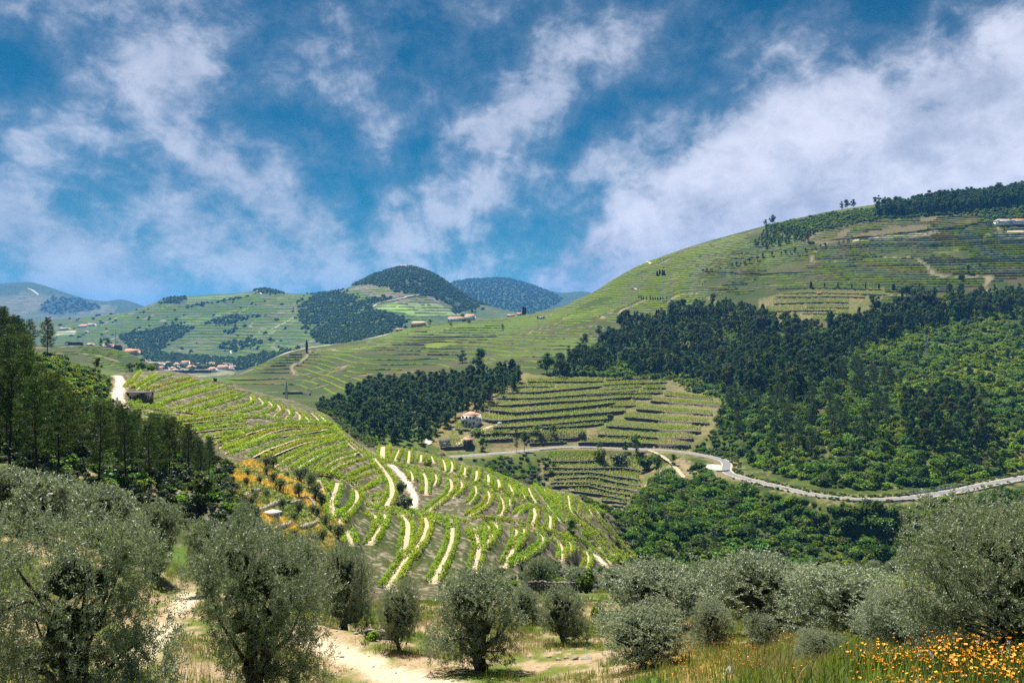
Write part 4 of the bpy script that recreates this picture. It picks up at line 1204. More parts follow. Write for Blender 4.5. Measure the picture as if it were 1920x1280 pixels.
def wall_mesh(name, xy, zb, zt, thick, mat, seed, rag=.08, lit_cap=None):
    rng = np.random.default_rng(seed)
    n = len(xy); a = offset(xy, thick / 2); b = offset(xy, -thick / 2)
    top = zt + rng.normal(size=n) * rag
    V = np.concatenate([np.column_stack([a, zb]), np.column_stack([a, top]), np.column_stack([b, top + rng.normal(size=n) * rag * .4]), np.column_stack([b, zb])])
    V[:, :2] += rng.normal(size=(4 * n, 2)) * thick * .06
    i = np.arange(n - 1)
    Fs = [np.stack([i + k * n, i + k * n + 1, i + (k + 1) * n + 1, i + (k + 1) * n], 1) for k in range(3)]
    ends = np.array([(0, n, 2 * n, 3 * n), (n - 1, 4 * n - 1, 3 * n - 1, 2 * n - 1)])
    Q = np.concatenate(Fs + [ends])
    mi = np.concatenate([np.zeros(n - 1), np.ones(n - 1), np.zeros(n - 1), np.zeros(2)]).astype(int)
    me = mesh_np(name, V, Q, [mat, lit_cap or mat], mi)  # second slot colours the top faces as if sunlit
    bm_fix(me)
    return me


def bm_fix(me):
    import bmesh
    bm = bmesh.new(); bm.from_mesh(me); bmesh.ops.recalc_face_normals(bm, faces=bm.faces[:]); bm.to_mesh(me); bm.free()


def road_piece(name, p0, p1, off, h, thick, mat, label, cat, group=None, zb=-.6):
    m = np.nonzero((road_px >= p0) & (road_px <= p1))[0]
    if len(m) < 3: return
    xy = road_xy[m] + side_[m] * off
    me = wall_mesh(name, xy, rs[m] + zb, rs[m] + h, thick, mat, int(p0), .03)
    tag(obj(name, me), label, cat, group)


road_piece('parapet_wall', 1385, 1560, 4.0, .75, .45, M_PARAPET, 'low pale stone parapet on the valley side of the curving road below the rocky cutting', 'wall')
road_piece('parapet_wall', 1572, 1702, 4.0, .75, .45, M_PARAPET, 'low pale parapet along the road just left of its shaded stretch', 'wall')
road_piece('guard_rail', 1706, 1840, -3.9, .75, .12, M_RAIL, 'grey metal guard rail on the uphill edge of the shaded road', 'guard rail', zb=.1)
road_piece('parapet_wall', 1715, 1925, 4.6, .6, .6, M_PARAPET, 'broad white parapet along the right end of the road', 'wall')
road_piece('retaining_wall', 1005, 1078, 3.9, .35, .6, M_STONE, 'dark retaining wall under the road right of the two tall eucalyptus trees', 'wall', zb=-4.0)
road_piece('retaining_wall', 1082, 1140, 3.9, .45, .6, M_PARAPET, 'grey retaining wall with pink coping under the road above the lower vine terraces', 'wall', zb=-4.2)
road_piece('retaining_wall', 1590, 1745, 4.8, .1, .6, M_STONE, 'dark masonry wall carrying the road over the wooded slope', 'wall', zb=-3.4)
# lay-by on the outside of the hairpin
c0 = unproj(1347, 877, 330, 430)
ang = np.linspace(0, 2 * math.pi, 25)[:-1]
lay_xy = np.column_stack([c0[0] - 1.0 + 6.0 * np.cos(ang), c0[1] + 9.5 * np.sin(ang)])
zl = float(np.interp(1352, road_px[:len(road_px)], rs))
V = np.concatenate([np.column_stack([lay_xy, np.full(24, zl + .108)]), [[c0[0] - 1, c0[1], zl + .108]]])
me = mesh_np('lay_by', V, np.array([(k, (k + 1) % 24, 24) for k in range(24)]), [M_CHALK])
tag(obj('lay_by', flip_up(me)), kind='structure')
arc = lay_xy[8:22]
tag(obj('retaining_wall', wall_mesh('retaining_wall', resample(arc, 1.0), np.full(len(resample(arc, 1.0)), zl - 3.0), np.full(len(resample(arc, 1.0)), zl + .8), .5, M_PARAPET, 5, .03)),
    'rounded pale stone wall holding up the white lay-by at the road bend', 'wall')

for k, (xy, w) in enumerate(walks):
    tag(obj('path', flip_up(ribbon('path', xy, w, .07, M_SAND, k))), kind='structure')
for k, (xy, w) in enumerate(tracks):
    tag(obj('dirt_track', flip_up(ribbon('dirt_track', xy, w, .08, M_CHALK, 100 + k, .16))), kind='structure')
tr2 = line3([(1213, 842), (1235, 852), (1258, 868), (1275, 886), (1283, 897)], 330, 445, .6)
tag(obj('dirt_track', flip_up(ribbon('dirt_track', tr2, 2.2, .15, M_SAND, 120))), kind='structure')
tr3 = line3([(858, 838), (868, 822), (900, 812), (915, 800), (945, 795)], 430, 530, .6)
tag(obj('dirt_track', flip_up(ribbon('dirt_track', tr3, 3.2, .15, M_SAND, 121))), kind='structure')
tr4 = line3([(800, 835), (806, 822)], 400, 480, .4)
tag(obj('dirt_track', flip_up(ribbon('dirt_track', tr4, 4.0, .15, M_CHALK, 122))), kind='structure')
FAR_TRACKS = [([(697, 578), (705, 570), (726, 566), (745, 562), (770, 556), (800, 553)], 7, 1600, 3200), ([(793, 575), (845, 578), (870, 588)], 4, 1600, 3200), ([(400, 613), (470, 575)], 3, 1600, 3200),
              ([(505, 620), (560, 592)], 3, 1600, 3200), ([(480, 545), (492, 553)], 6, 1600, 3100), ([(50, 540), (62, 544), (72, 553)], 12, 4000, 6600), ([(431, 656), (434, 664)], 5, 1600, 3000),
              ([(200, 640), (260, 618), (320, 600)], 3, 1600, 3000), ([(1212, 488), (1220, 497)], 4, 900, 1300), ([(1180, 540), (1200, 545)], 4, 700, 1300), ([(1540, 452), (1640, 443), (1760, 430), (1830, 420), (1925, 415)], 4.5, 800, 1250),
              ([(1295, 508), (1420, 515), (1520, 510)], 3, 700, 1250), ([(500, 668), (640, 640)], 3.5, 700, 1150), ([(680, 633), (770, 613)], 3, 900, 1250)]
for k, (p, w, y0, y1) in enumerate(FAR_TRACKS):
    tag(obj('dirt_track', flip_up(ribbon('dirt_track', line3(p, y0, y1, 6.0), w, 1.0 if y0 > 1400 else .35, M_CHALK, 140 + k, .2))), kind='structure')
RG = np.random.default_rng(3)

# ------------------------------------------------------------------ vine rows
ORD = 'first second third fourth fifth sixth seventh eighth ninth tenth eleventh twelfth thirteenth fourteenth fifteenth sixteenth seventeenth eighteenth nineteenth'.split()
TENS = {2: 'twent', 3: 'thirt', 4: 'fort', 5: 'fift', 6: 'sixt', 7: 'sevent', 8: 'eight'}


def ordw(n):
    if n <= 19: return ORD[n - 1]
    return TENS[n // 10] + ('ieth' if n % 10 == 0 else 'y-' + ORD[n % 10 - 1])


def rc(xy):
    y = float(xy[:, 1].mean()); x = float(xy[:, 0].mean())
    return 960 + F * x / y, HZ - F * float(H(x, y)) / y


HEDGES = []       # (line, half width, height, kind)
wk = [(xy, w, *rc(xy)) for xy, w in walks]
for band, lo, hi in (('lowest', 958, 9999), ('middle', 905, 958), ('uppermost', 0, 905)):
    grp = sorted([q for q in wk if lo <= q[3] < hi], key=lambda q: q[2])
    for n, (xy, w, _, _) in enumerate(grp):
        pair = [offset(xy, s * (w / 2 + .50)) for s in (1, -1)]
        pair.sort(key=lambda q: (q[:, 0] / q[:, 1]).mean())
        for nm, q in zip(('left', 'right'), pair):
            HEDGES.append((q, .48, 1.25, '%s vine row of the %s sandy walk from the left, %s band of walks' % (nm, ordw(n + 1), band)))
hl = [(xy, *rc(xy)) for xy in hedge_lines]
fl = sorted([q for q in hl if q[1] < 655], key=lambda q: q[2]); cr_ = sorted([q for q in hl if q[1] >= 655], key=lambda q: q[1])
for n, (xy, _, _) in enumerate(fl):
    HEDGES.append((xy, .55, 1.25, '%s thick vine row from the top on the left flank of the near vineyard' % ordw(n + 1)))
for n, (xy, _, _) in enumerate(cr_):
    HEDGES.append((xy, .55, 1.25, '%s vine row from the left among those crossing between the sandy walks' % ordw(n + 1)))


def hedge_mesh(xy, hw, h, seed, dens=40):
    rng = np.random.default_rng(seed)
    d = np.r_[0, np.cumsum(np.hypot(*np.diff(xy, axis=0).T))]
    n = int(d[-1] * dens)
    s = rng.uniform(-.15, d[-1] + .15, n)
    gap = vnoise(s / 1.1 + seed * 3.3, s * 0 + seed) + .5 * vnoise(s / .45 + seed, s * 0 + 3.7)
    s = s[gap > -.33]; n = len(s)
    x = np.interp(s, d, xy[:, 0]); y = np.interp(s, d, xy[:, 1])
    t = np.gradient(xy, axis=0); t /= np.maximum(np.hypot(t[:, 0], t[:, 1]), 1e-9)[:, None]
    tx = np.interp(s, d, t[:, 0]); ty = np.interp(s, d, t[:, 1])
    z0 = np.interp(s, d, smooth1(H(xy[:, 0], xy[:, 1]), 4))
    lump = .74 + .95 * vnoise(s / .62 + seed * 1.7, s * 0 + 9.1 + seed)          # one bulge per vine
    th = rng.uniform(-.25, math.pi + .25, n); rr = np.sqrt(rng.uniform(.35, 1.05, n))
    u = np.cos(th) * hw * rr * (.75 + .5 * lump); v = .22 + np.maximum(np.sin(th), -.2) * (h - .3) * rr * lump * 1.2
    P = np.stack([x - ty * u, y + tx * u, z0 + v], 1)
    N_ = unit(np.stack([-ty * np.cos(th), tx * np.cos(th), np.sin(th) * .9 + .45], 1) + rng.normal(size=(n, 3)) * .6)
    mb = MB(); mb.add(*leaf_quads(P, N_, .36, .28, rng), 0)
    # stems
    st = np.arange(.5, d[-1], 1.3)
    for q in st:
        px_, py_ = np.interp(q, d, xy[:, 0]), np.interp(q, d, xy[:, 1]); zz = float(np.interp(q, d, H(xy[:, 0], xy[:, 1])))
        mb.add([(px_ - .03, py_, zz - .1), (px_ + .03, py_, zz - .1), (px_ + .02, py_, zz + .6), (px_ - .02, py_, zz + .6)], np.array([(0, 1, 2, 3)]), 1)
    return mb.build('vine_row', [M_VINE, M_BARK])


n_rows = 0
for k, (xy, hw, h, lab) in enumerate(HEDGES):
    if len(xy) < 5: continue
    c = xy.mean(0); c3 = np.array([c[0], c[1], float(H(c[0], c[1]))])
    me = hedge_mesh(xy, hw, h, k + 1)
    me.transform(__import__('mathutils').Matrix.Translation(-c3)) if False else None
    o = obj('vine_row', me)
    tag(o, lab, 'vine row', 'vine rows on the left flank' if 'flank' in lab else 'vine rows by the sandy walks')
    n_rows += 1

for k, (xy, _, _) in enumerate(fl):      # the pale worn lip of each narrow terrace
    q = offset(xy, .95)
    if (q[:, 1] - xy[:, 1]).mean() > 0: q = offset(xy, -.95)
    tag(obj('path', flip_up(ribbon('path', q, .55, .10, M_SAND, 400 + k, .3))), kind='structure')
# rows on the stone terraces
byset = {}
for sname, xy, zm, h in walls:
    pxs = 960 + F * xy[:, 0] / xy[:, 1]; o_ = np.argsort(pxs)
    byset.setdefault(sname, []).append((pxs[o_], xy[o_], h))
trow = []
for sname, ws in byset.items():
    step = {'upper': 2.3, 'lower': 2.0, 'hill': 2.6}[sname]
    order = sorted(range(len(ws)), key=lambda q: -rc(ws[q][1])[1]); rank = {q: n + 1 for n, q in enumerate(order)}
    for k, (p, xy, h) in enumerate(ws):
        nxt = np.full(len(p), 1e9)
        for j, (p2, xy2, h2) in enumerate(ws):
            if j == k: continue
            y2 = np.interp(p, p2, xy2[:, 1]); y2[(p < p2[0]) | (p > p2[-1])] = 1e9
            y2[y2 <= xy[:, 1] + .5] = 1e9
            nxt = np.minimum(nxt, y2)
        lim = np.minimum(nxt - .9, xy[:, 1] + 17)
        for q in range(9):
            yy = xy[:, 1] + 1.1 + q * step
            ok = yy < lim
            if ok.sum() < 5: break
            idx = np.nonzero(ok)[0]
            for run in np.split(idx, np.nonzero(np.diff(idx) > 1)[0] + 1):
                if len(run) >= 6:
                    y_ = yy[run]; trow.append((np.column_stack([(p[run] - 960) / F * y_, y_]), sname, rank[k], q + 1, len(idx) > len(run), p[run].mean()))


def vine_clumps(lines, seed, size=.62, step=1.25, nq=7, jit=.18):
    rng = np.random.default_rng(seed); Ps = []
    for xy in lines:
        d = np.r_[0, np.cumsum(np.hypot(*np.diff(xy, axis=0).T))]
        s = np.arange(rng.uniform(0, step), d[-1], step); s = s + rng.normal(size=len(s)) * .15
        s = s[rng.random(len(s)) < .93]
        Ps.append(np.column_stack([np.interp(s, d, xy[:, 0]), np.interp(s, d, xy[:, 1])]))
    P = np.concatenate(Ps) + rng.normal(size=(sum(map(len, Ps)), 2)) * jit
    z = H(P[:, 0], P[:, 1]); n = len(P)
    sc = rng.uniform(.6, 1.25, n)
    d = unit(rng.normal(size=(n, nq, 3)) + np.array([0, 0, .35]))
    C = np.column_stack([P, z + .55 * sc])[:, None] + d * np.array([.42, .42, .48]) * sc[:, None, None]
    N_ = unit(d + rng.normal(size=d.shape) * .45 + np.array([0, 0, .5]))
    mb = MB(); mb.add(*leaf_quads(C.reshape(-1, 3), N_.reshape(-1, 3), size * 1.15, size * .85, rng), 0)
    return mb


trow.sort(key=lambda t: -len(t[0]) / t[0][:, 1].mean())
KEEP_T = max(0, 298 - n_rows)
WHERE = {'upper': ('of vineyard above the road', 'vine rows above the road'), 'lower': ('of vineyard below the road', 'vine rows below the road'), 'hill': ('of terraces behind the eucalyptus', 'vine rows behind the wood')}
NUM = ['one', 'two', 'three', 'four', 'five', 'six', 'seven', 'eight', 'nine']
for k, (xy, sname, rk, rw_, part, pm_) in enumerate(trow[:KEEP_T]):
    mid_ = np.mean([t[5] for t in trow if t[1] == sname and t[2] == rk and t[3] == rw_])
    lab = '%svine row %s behind the %s wall from bottom %s' % ('' if not part else ('left piece, ' if pm_ < mid_ else 'right piece, '), NUM[rw_ - 1], ordw(rk), WHERE[sname][0])
    tag(obj('vine_row', vine_clumps([xy], 500 + k, .55, 1.4).build('vine_row', [M_VINE2])), lab, 'vine row', WHERE[sname][1])
if trow[KEEP_T:]:
    tag(obj('terrace_vines', vine_clumps([t[0] for t in trow[KEEP_T:]], 77, .75, 1.5, 6).build('terrace_vines', [M_VINE2])), kind='stuff')
print('near rows', n_rows, 'terrace rows', len(trow))

# retaining walls, each a thing
wr = {}
for sname in ('upper', 'lower', 'hill'):
    ids = [k for k, w in enumerate(walls) if w[0] == sname]
    for n, k in enumerate(sorted(ids, key=lambda q: -rc(walls[q][1])[1])): wr[k] = n + 1
for k, (sname, xy, zm, h) in enumerate(walls):
    zm = smooth1(zm, 6)
    o = obj('terrace_wall', wall_mesh('terrace_wall', xy - np.array([0, .25]), zm - h / 2 - .5, zm + h / 2 - .08, .6, M_STONE, k, .09, M_STONEL))  # paler cap: sunlight on the wall top put into its colour
    tag(o, '%s dark dry stone wall from the bottom %s' % (ordw(wr[k]), WHERE[sname][0]), 'stone wall', WHERE[sname][1].replace('vine rows', 'terrace walls'))

# rows that follow the contours of the far vineyards: too many to count
HS = [(370, 712), (420, 700), (575, 657), (700, 640), (785, 612), (850, 605), (980, 592), (1100, 553), (1200, 496), (1300, 463), (1400, 435), (1410, 455), (1500, 460), (1545, 434), (1640, 413), (1830, 403), (1850, 422),
      (1925, 412), (1925, 520), (1800, 545), (1720, 558), (1660, 572), (1655, 538), (1425, 543), (1330, 578), (1250, 590), (1170, 615), (1110, 650), (1060, 688), (1020, 702), (985, 700), (900, 692), (760, 692), (690, 717), (640, 747),
      (590, 772), (560, 778), (500, 762), (400, 737)]
LH = [(95, 645), (180, 643), (235, 655), (262, 680), (265, 705), (240, 700), (190, 690), (100, 675)]


def contour_rows(poly, y0, y1, z0, z1, dz, colstep, hh, hw, seed, jump=25):
    rng = np.random.default_rng(seed)
    ii = np.arange(max(0, int((min(p[0] for p in poly) - PX[0]) / 3)), min(len(PX), int((max(p[0] for p in poly) - PX[0]) / 3) + 1), colstep)
    j0, j1 = np.searchsorted(YG, y0), np.searchsorted(YG, y1)
    Z = ZG[ii, j0:j1] + 2.2 * fbm(GX[ii, j0:j1] / 70, GY[ii, j0:j1] / 70, 3); Yv = YG[j0:j1]
    mask = inpoly(poly, np.broadcast_to(PX[ii][:, None], Z.shape), HZ - F * ZG[ii, j0:j1] / Yv[None]) & (fbm(GX[ii, j0:j1] / 55 + 31, GY[ii, j0:j1] / 30, 3) > -.33) & (PLOT[ii, j0:j1] > .006)
    lines, bank = [], []
    for li, zl_ in enumerate(np.arange(z0, z1, dz)):
        cr = (Z[:, :-1] < zl_) & (Z[:, 1:] >= zl_) & mask[:, :-1]
        has = cr.any(1); j = cr.argmax(1)
        yy = Yv[j] + (zl_ - Z[np.arange(len(ii)), j]) / np.maximum(Z[np.arange(len(ii)), j + 1] - Z[np.arange(len(ii)), j], 1e-6) * (Yv[j + 1] - Yv[j])
        idx = np.nonzero(has)[0]
        if len(idx) < 4: continue
        br = (np.diff(idx) > 1) | (np.abs(np.diff(yy[idx])) > jump * colstep)
        for run in np.split(idx, np.nonzero(br)[0] + 1):
            if len(run) < 4: continue
            y_ = smooth1(yy[run], 2); lines.append(np.column_stack([(PX[ii[run]] - 960) / F * y_, y_]))
    mb, mw = MB(), MB()
    for k, xy in enumerate(lines):
        n = len(xy); z = H(xy[:, 0], xy[:, 1])
        a, b = offset(xy, hw), offset(xy, -hw)
        hv = hh * rng.uniform(.55, 1.2, n)
        jit = rng.normal(size=(n, 2)) * .22
        V = np.concatenate([np.column_stack([a, z - .2]), np.column_stack([offset(xy, hw * .45) + jit, z + hv]), np.column_stack([offset(xy, -hw * .45) + jit, z + hv * .95]), np.column_stack([b, z - .2])])
        i = np.arange(n - 1); i = i[rng.random(n - 1) < .92]
        mb.add(V, np.concatenate([np.stack([i + q * n, i + q * n + 1, i + 1 + (q + 1) * n, i + (q + 1) * n], 1) for q in range(3)]), 0)
        # earth bank or stone face under the row, towards the valley
        px_ = 960 + F * xy[:, 0] / xy[:, 1]
        wallish = vnoise(xy[:, 0] / 60 + 5, xy[:, 1] / 25 + k * .37) > -.34
        c = xy - np.array([0, .7]); hb = 1.05 + .5 * rng.random(n) + (.45 if k % 4 == 0 else 0)
        zc = H(c[:, 0], c[:, 1]) - .5
        V = np.concatenate([np.column_stack([c - (0, .3), zc]), np.column_stack([c, zc + hb + .35]), np.column_stack([c + (0, .3), zc + hb + .3])])
        i = np.arange(n - 1)[wallish[:-1]]
        mw.add(V, np.concatenate([np.stack([i, i + 1, i + 1 + n, i + n], 1), np.stack([i + n, i + n + 1, i + 1 + 2 * n, i + 2 * n], 1)]), 0)
    return mb, mw, len(lines)


cr1, cw1, nl1 = contour_rows(HS, 480, 1330, -75, 175, 2.8, 2, 1.3, 1.15, 4)
tag(obj('hillside_vine_rows', cr1.build('hillside_vine_rows', [M_VINE2])), kind='stuff')
tag(obj('hillside_banks', cw1.build('hillside_banks', [bsdf_mat('terrace_bank', (.13, .115, .07), .95, .5, .25)])), kind='stuff')
cr2, cw2, nl2 = contour_rows(LH, 780, 1040, -75, 10, 2.2, 2, 1.3, .9, 6)
tag(obj('hill_vine_rows', cr2.build('hill_vine_rows', [M_VINE2])), kind='stuff')
FHP = [(100, 628), (140, 600), (240, 588), (300, 568), (345, 560), (470, 556), (495, 548), (590, 556), (640, 548), (690, 540), (740, 540), (800, 555), (860, 588), (740, 612), (640, 652), (520, 690), (440, 692), (300, 660), (210, 640), (110, 645)]
cr3, cw3, nl3 = contour_rows(FHP, 1700, 3050, -100, 180, 8.5, 2, 2.6, 3.0, 8, 30)
tag(obj('far_vine_rows', cr3.build('far_vine_rows', [M_VINE2])), kind='stuff')
print('contour lines', nl1, nl2)
# ------------------------------------------------------------------ woods
ROADLINE = [road_xy]
LINES_NEAR = [w[0] for w in walks] + hedge_lines + [t[0] for t in tracks]
M_PINEF = leaf_mat('far_pine_needle', (.075, .12, .035), (.04, .07, .02), trans=.25, scale=.4, obj_var=.3, spec=.1)
V_BUSH = [plant_bush(10 + k, 1.0 + .15 * k, 1.25, 9, 480, .20, M_BUSH) for k in range(4)]
V_BUSHL = [plant_bush(20 + k, 1.0, 1.15, 8, 420, .20, M_BUSHL) for k in range(3)]
V_DARKB_ = [plant_bush(38, 1.0, 1.15, 8, 450, .18, M_DARKB)]
V_GREY = [plant_bush(30 + k, 1.0, 1.1, 8, 420, .17, M_GREYB) for k in range(2)]
V_EUC = [plant_broadtree(40 + k, 13 + k % 4, 3.2 + .5 * (k % 3), .3, 11 + k % 4, 1000, .50, (M_EUC, M_EUC, M_EUC2, M_EUC3, M_EUC, M_EUC2)[k % 6], M_BARKE, 1.15) for k in range(8)]
V_EUCB = [plant_broadtree(50 + k, 11 + k % 3, 3.9, .15, 15, 1000, .50, (M_EUCB, M_EUCB, M_EUC3)[k % 3], M_BARKE, 1.15, .1) for k in range(6)]
V_ROUND = [plant_broadtree(60 + k, 7.5, 2.9, .12, 14, 800, .36, M_BUSH, M_BARK, 1.1, 0) for k in range(4)]
V_PINEF = [plant_pine(70 + k, 12 + k % 2, 2.3, .18, 75, 18, .70, .17, M_PINEF) for k in range(3)]
V_PINEN = [plant_pine(80 + k, 11.5 + k % 3, 2.5, .24, 100, 54, .44, .075) for k in range(4)]
V_CYP = [plant_cypress(90 + k) for k in range(2)]
V_RUST = [plant_broadtree(95, 11, 2.2, .3, 10, 420, .4, M_RUST, M_BARKE)]

EUCZ = [(1035, 712), (1062, 690), (1170, 615), (1250, 590), (1330, 578), (1400, 574), (1440, 604), (1500, 617), (1620, 612), (1640, 588), (1720, 563), (1925, 548), (1925, 588), (1800, 602), (1700, 625), (1600, 668), (1560, 725), (1480, 760), (1400, 745), (1330, 728), (1262, 705), (1100, 702)]
RF = [(1025, 705), (1060, 690), (1110, 652), (1170, 617), (1250, 592), (1330, 580), (1400, 574), (1440, 604), (1500, 617), (1620, 612), (1640, 588), (1720, 563), (1800, 550), (1925, 547), (1925, 878), (1840, 898), (1740, 910), (1650, 920), (1550, 914), (1450, 890),
      (1405, 872), (1385, 858), (1400, 840), (1420, 815), (1390, 800), (1342, 805), (1362, 768), (1350, 745), (1290, 735), (1262, 714), (1100, 705)]
LB = [(1175, 985), (1200, 935), (1225, 905), (1265, 885), (1315, 872), (1345, 905), (1400, 915), (1500, 942), (1600, 955), (1700, 955), (1800, 942), (1925, 915), (1925, 1066), (1700, 1064), (1500, 1068), (1330, 1080), (1220, 1072), (1185, 1025)]
CF = [(597, 775), (640, 754), (700, 724), (760, 704), (880, 700), (962, 710), (985, 714), (940, 750), (880, 778), (835, 805), (802, 832), (700, 838), (650, 822), (608, 795)]
P_e = clear_of(scatter_poly(EUCZ, 430, 960, 6.0, 1), ROADLINE, 6)
rg = np.random.default_rng(5)
P_e = P_e[fbm(P_e[:, 0] / 28, P_e[:, 1] / 28, 3) > -.19]
plant_many('eucalyptus_tree', V_EUC + V_EUCB[:1], P_e, rg.uniform(.42, 1.2, len(P_e)) * (1 + .5 * fbm(P_e[:, 0] / 40 + 3, P_e[:, 1] / 40, 2)), 2, 'tall dark eucalyptus in the belt of wood across the right hillside', 'tree', 'eucalyptus trees of the right-hand wood', 220, 'eucalyptus_wood')
dk = scatter_poly([(1690, 770), (1760, 740), (1840, 760), (1850, 850), (1700, 850)], 330, 560, 7, 3)
plant_many('eucalyptus_tree', V_EUC, dk, rg.uniform(.7, .95, len(dk)), 4, 'dark eucalyptus in the clump above the shaded right end of the road', 'tree', 'eucalyptus clump above the road', 60, 'eucalyptus_wood')
r_ = unproj(1718, 770, 330, 560)
plant('withered_tree', V_RUST[0], r_ - (0, 0, .3), .95, 1.0, 'rust-brown withered tree among the green wood on the right slope', 'tree')
P_c = scatter_poly(CF, 375, 650, 6.2, 6)
plant_many('eucalyptus_tree', V_EUCB + V_EUC[:2] + V_ROUND[:2], P_c, rg.uniform(.5, 1.15, len(P_c)), 7, 'bluish dark tree in the hollow wood left of the white house', 'tree', 'trees of the wood in the hollow', 20, 'hollow_wood')
r_ = unproj(792, 815, 375, 560)
plant('withered_tree', V_RUST[0], r_ - (0, 0, .3), .9, 2.0, 'brownish bare-looking tree at the foot of the hollow wood by the white track', 'tree')
pz = scatter_poly([(1340, 830), (1380, 700), (1480, 680), (1600, 690), (1690, 720), (1690, 800), (1560, 870), (1440, 862)], 330, 640, 9.0, 8)
pz = pz[fbm(pz[:, 0] / 22, pz[:, 1] / 22, 3) > -.08]
pz = clear_of(pz, ROADLINE, 9)
plant_many('pine_tree', V_PINEF, pz, rg.uniform(.75, 1.2, len(pz)), 9, 'slender grey-green pine standing among bushes on the slope above the road', 'tree', 'pines above the road', 110, 'pine_wood')
P_b = scatter_poly(RF, 320, 900, 2.9, 10)
P_b = clear_of(P_b, ROADLINE, 4.8)
P_b = P_b[fbm(P_b[:, 0] / 9 + 2, P_b[:, 1] / 9, 3) > -.24]
b_light = fbm(P_b[:, 0] / 35, P_b[:, 1] / 35, 3) + .0016 * np.clip(P_b[:, 0] - 190, -150, 150) + .25 * rg.normal(size=len(P_b)) > .06
hs_ = 1.1 + 2.7 * rg.random(len(P_b)) ** 2.2
plant_many('bush', V_BUSH, P_b[~b_light], hs_[~b_light], 11, 'dark green evergreen bush on the wooded slope above the road', 'bush', 'dark bushes above the road', 60, 'slope_scrub')
plant_many('bush', V_BUSHL, P_b[b_light], hs_[b_light] * .9, 12, 'bright yellow-green bush on the wooded slope above the road', 'bush', 'bright bushes above the road', 40, 'slope_scrub')
P_l = clear_of(scatter_poly(LB, 210, 430, 2.5, 13), ROADLINE + [tr2], 4.6)
hs_ = (.9 + 2.3 * rg.random(len(P_l)) ** 2) * (.8 + .8 * np.clip(fbm(P_l[:, 0] / 12, P_l[:, 1] / 12, 2) + .3, 0, 1))
lg = fbm(P_l[:, 0] / 10, P_l[:, 1] / 10, 2) + .3 * rg.normal(size=len(P_l)) > .22
plant_many('bush', V_BUSH, P_l[~lg], hs_[~lg], 14, 'rounded dark evergreen bush on the slope below the road', 'bush', 'dark bushes below the road', 80, 'valley_scrub')
plant_many('bush', V_GREY + V_BUSHL, P_l[lg], hs_[lg] * .9, 15, 'pale grey-green bush on the slope below the road', 'bush', 'pale bushes below the road', 20, 'valley_scrub')
pl = scatter_poly(LB, 215, 330, 17, 16)
pl = clear_of(pl, ROADLINE, 9)
plant_many('pine_tree', V_PINEF, pl, rg.uniform(.35, .6, len(pl)), 17, 'young pine rising out of the bushes below the road', 'tree', 'young pines below the road', 40, 'pine_wood')
rb = P_b[(rg.random(len(P_b)) < .035) & (P_b[:, 1] < 700)]
V_BRT = [plant_broadtree(66 + k, 6.5, 2.6, .10, 13, 800, .36, (M_BUSHL, M_EUC3, M_BUSH)[k], M_BARK, 1.1, 0) for k in range(3)]
plant_many('round_tree', V_BRT, rb, rg.uniform(.7, 1.25, len(rb)), 77, 'green broad-crowned tree rising above the bushes of the right slope', 'tree', 'broad trees of the right slope', 90, 'slope_scrub')
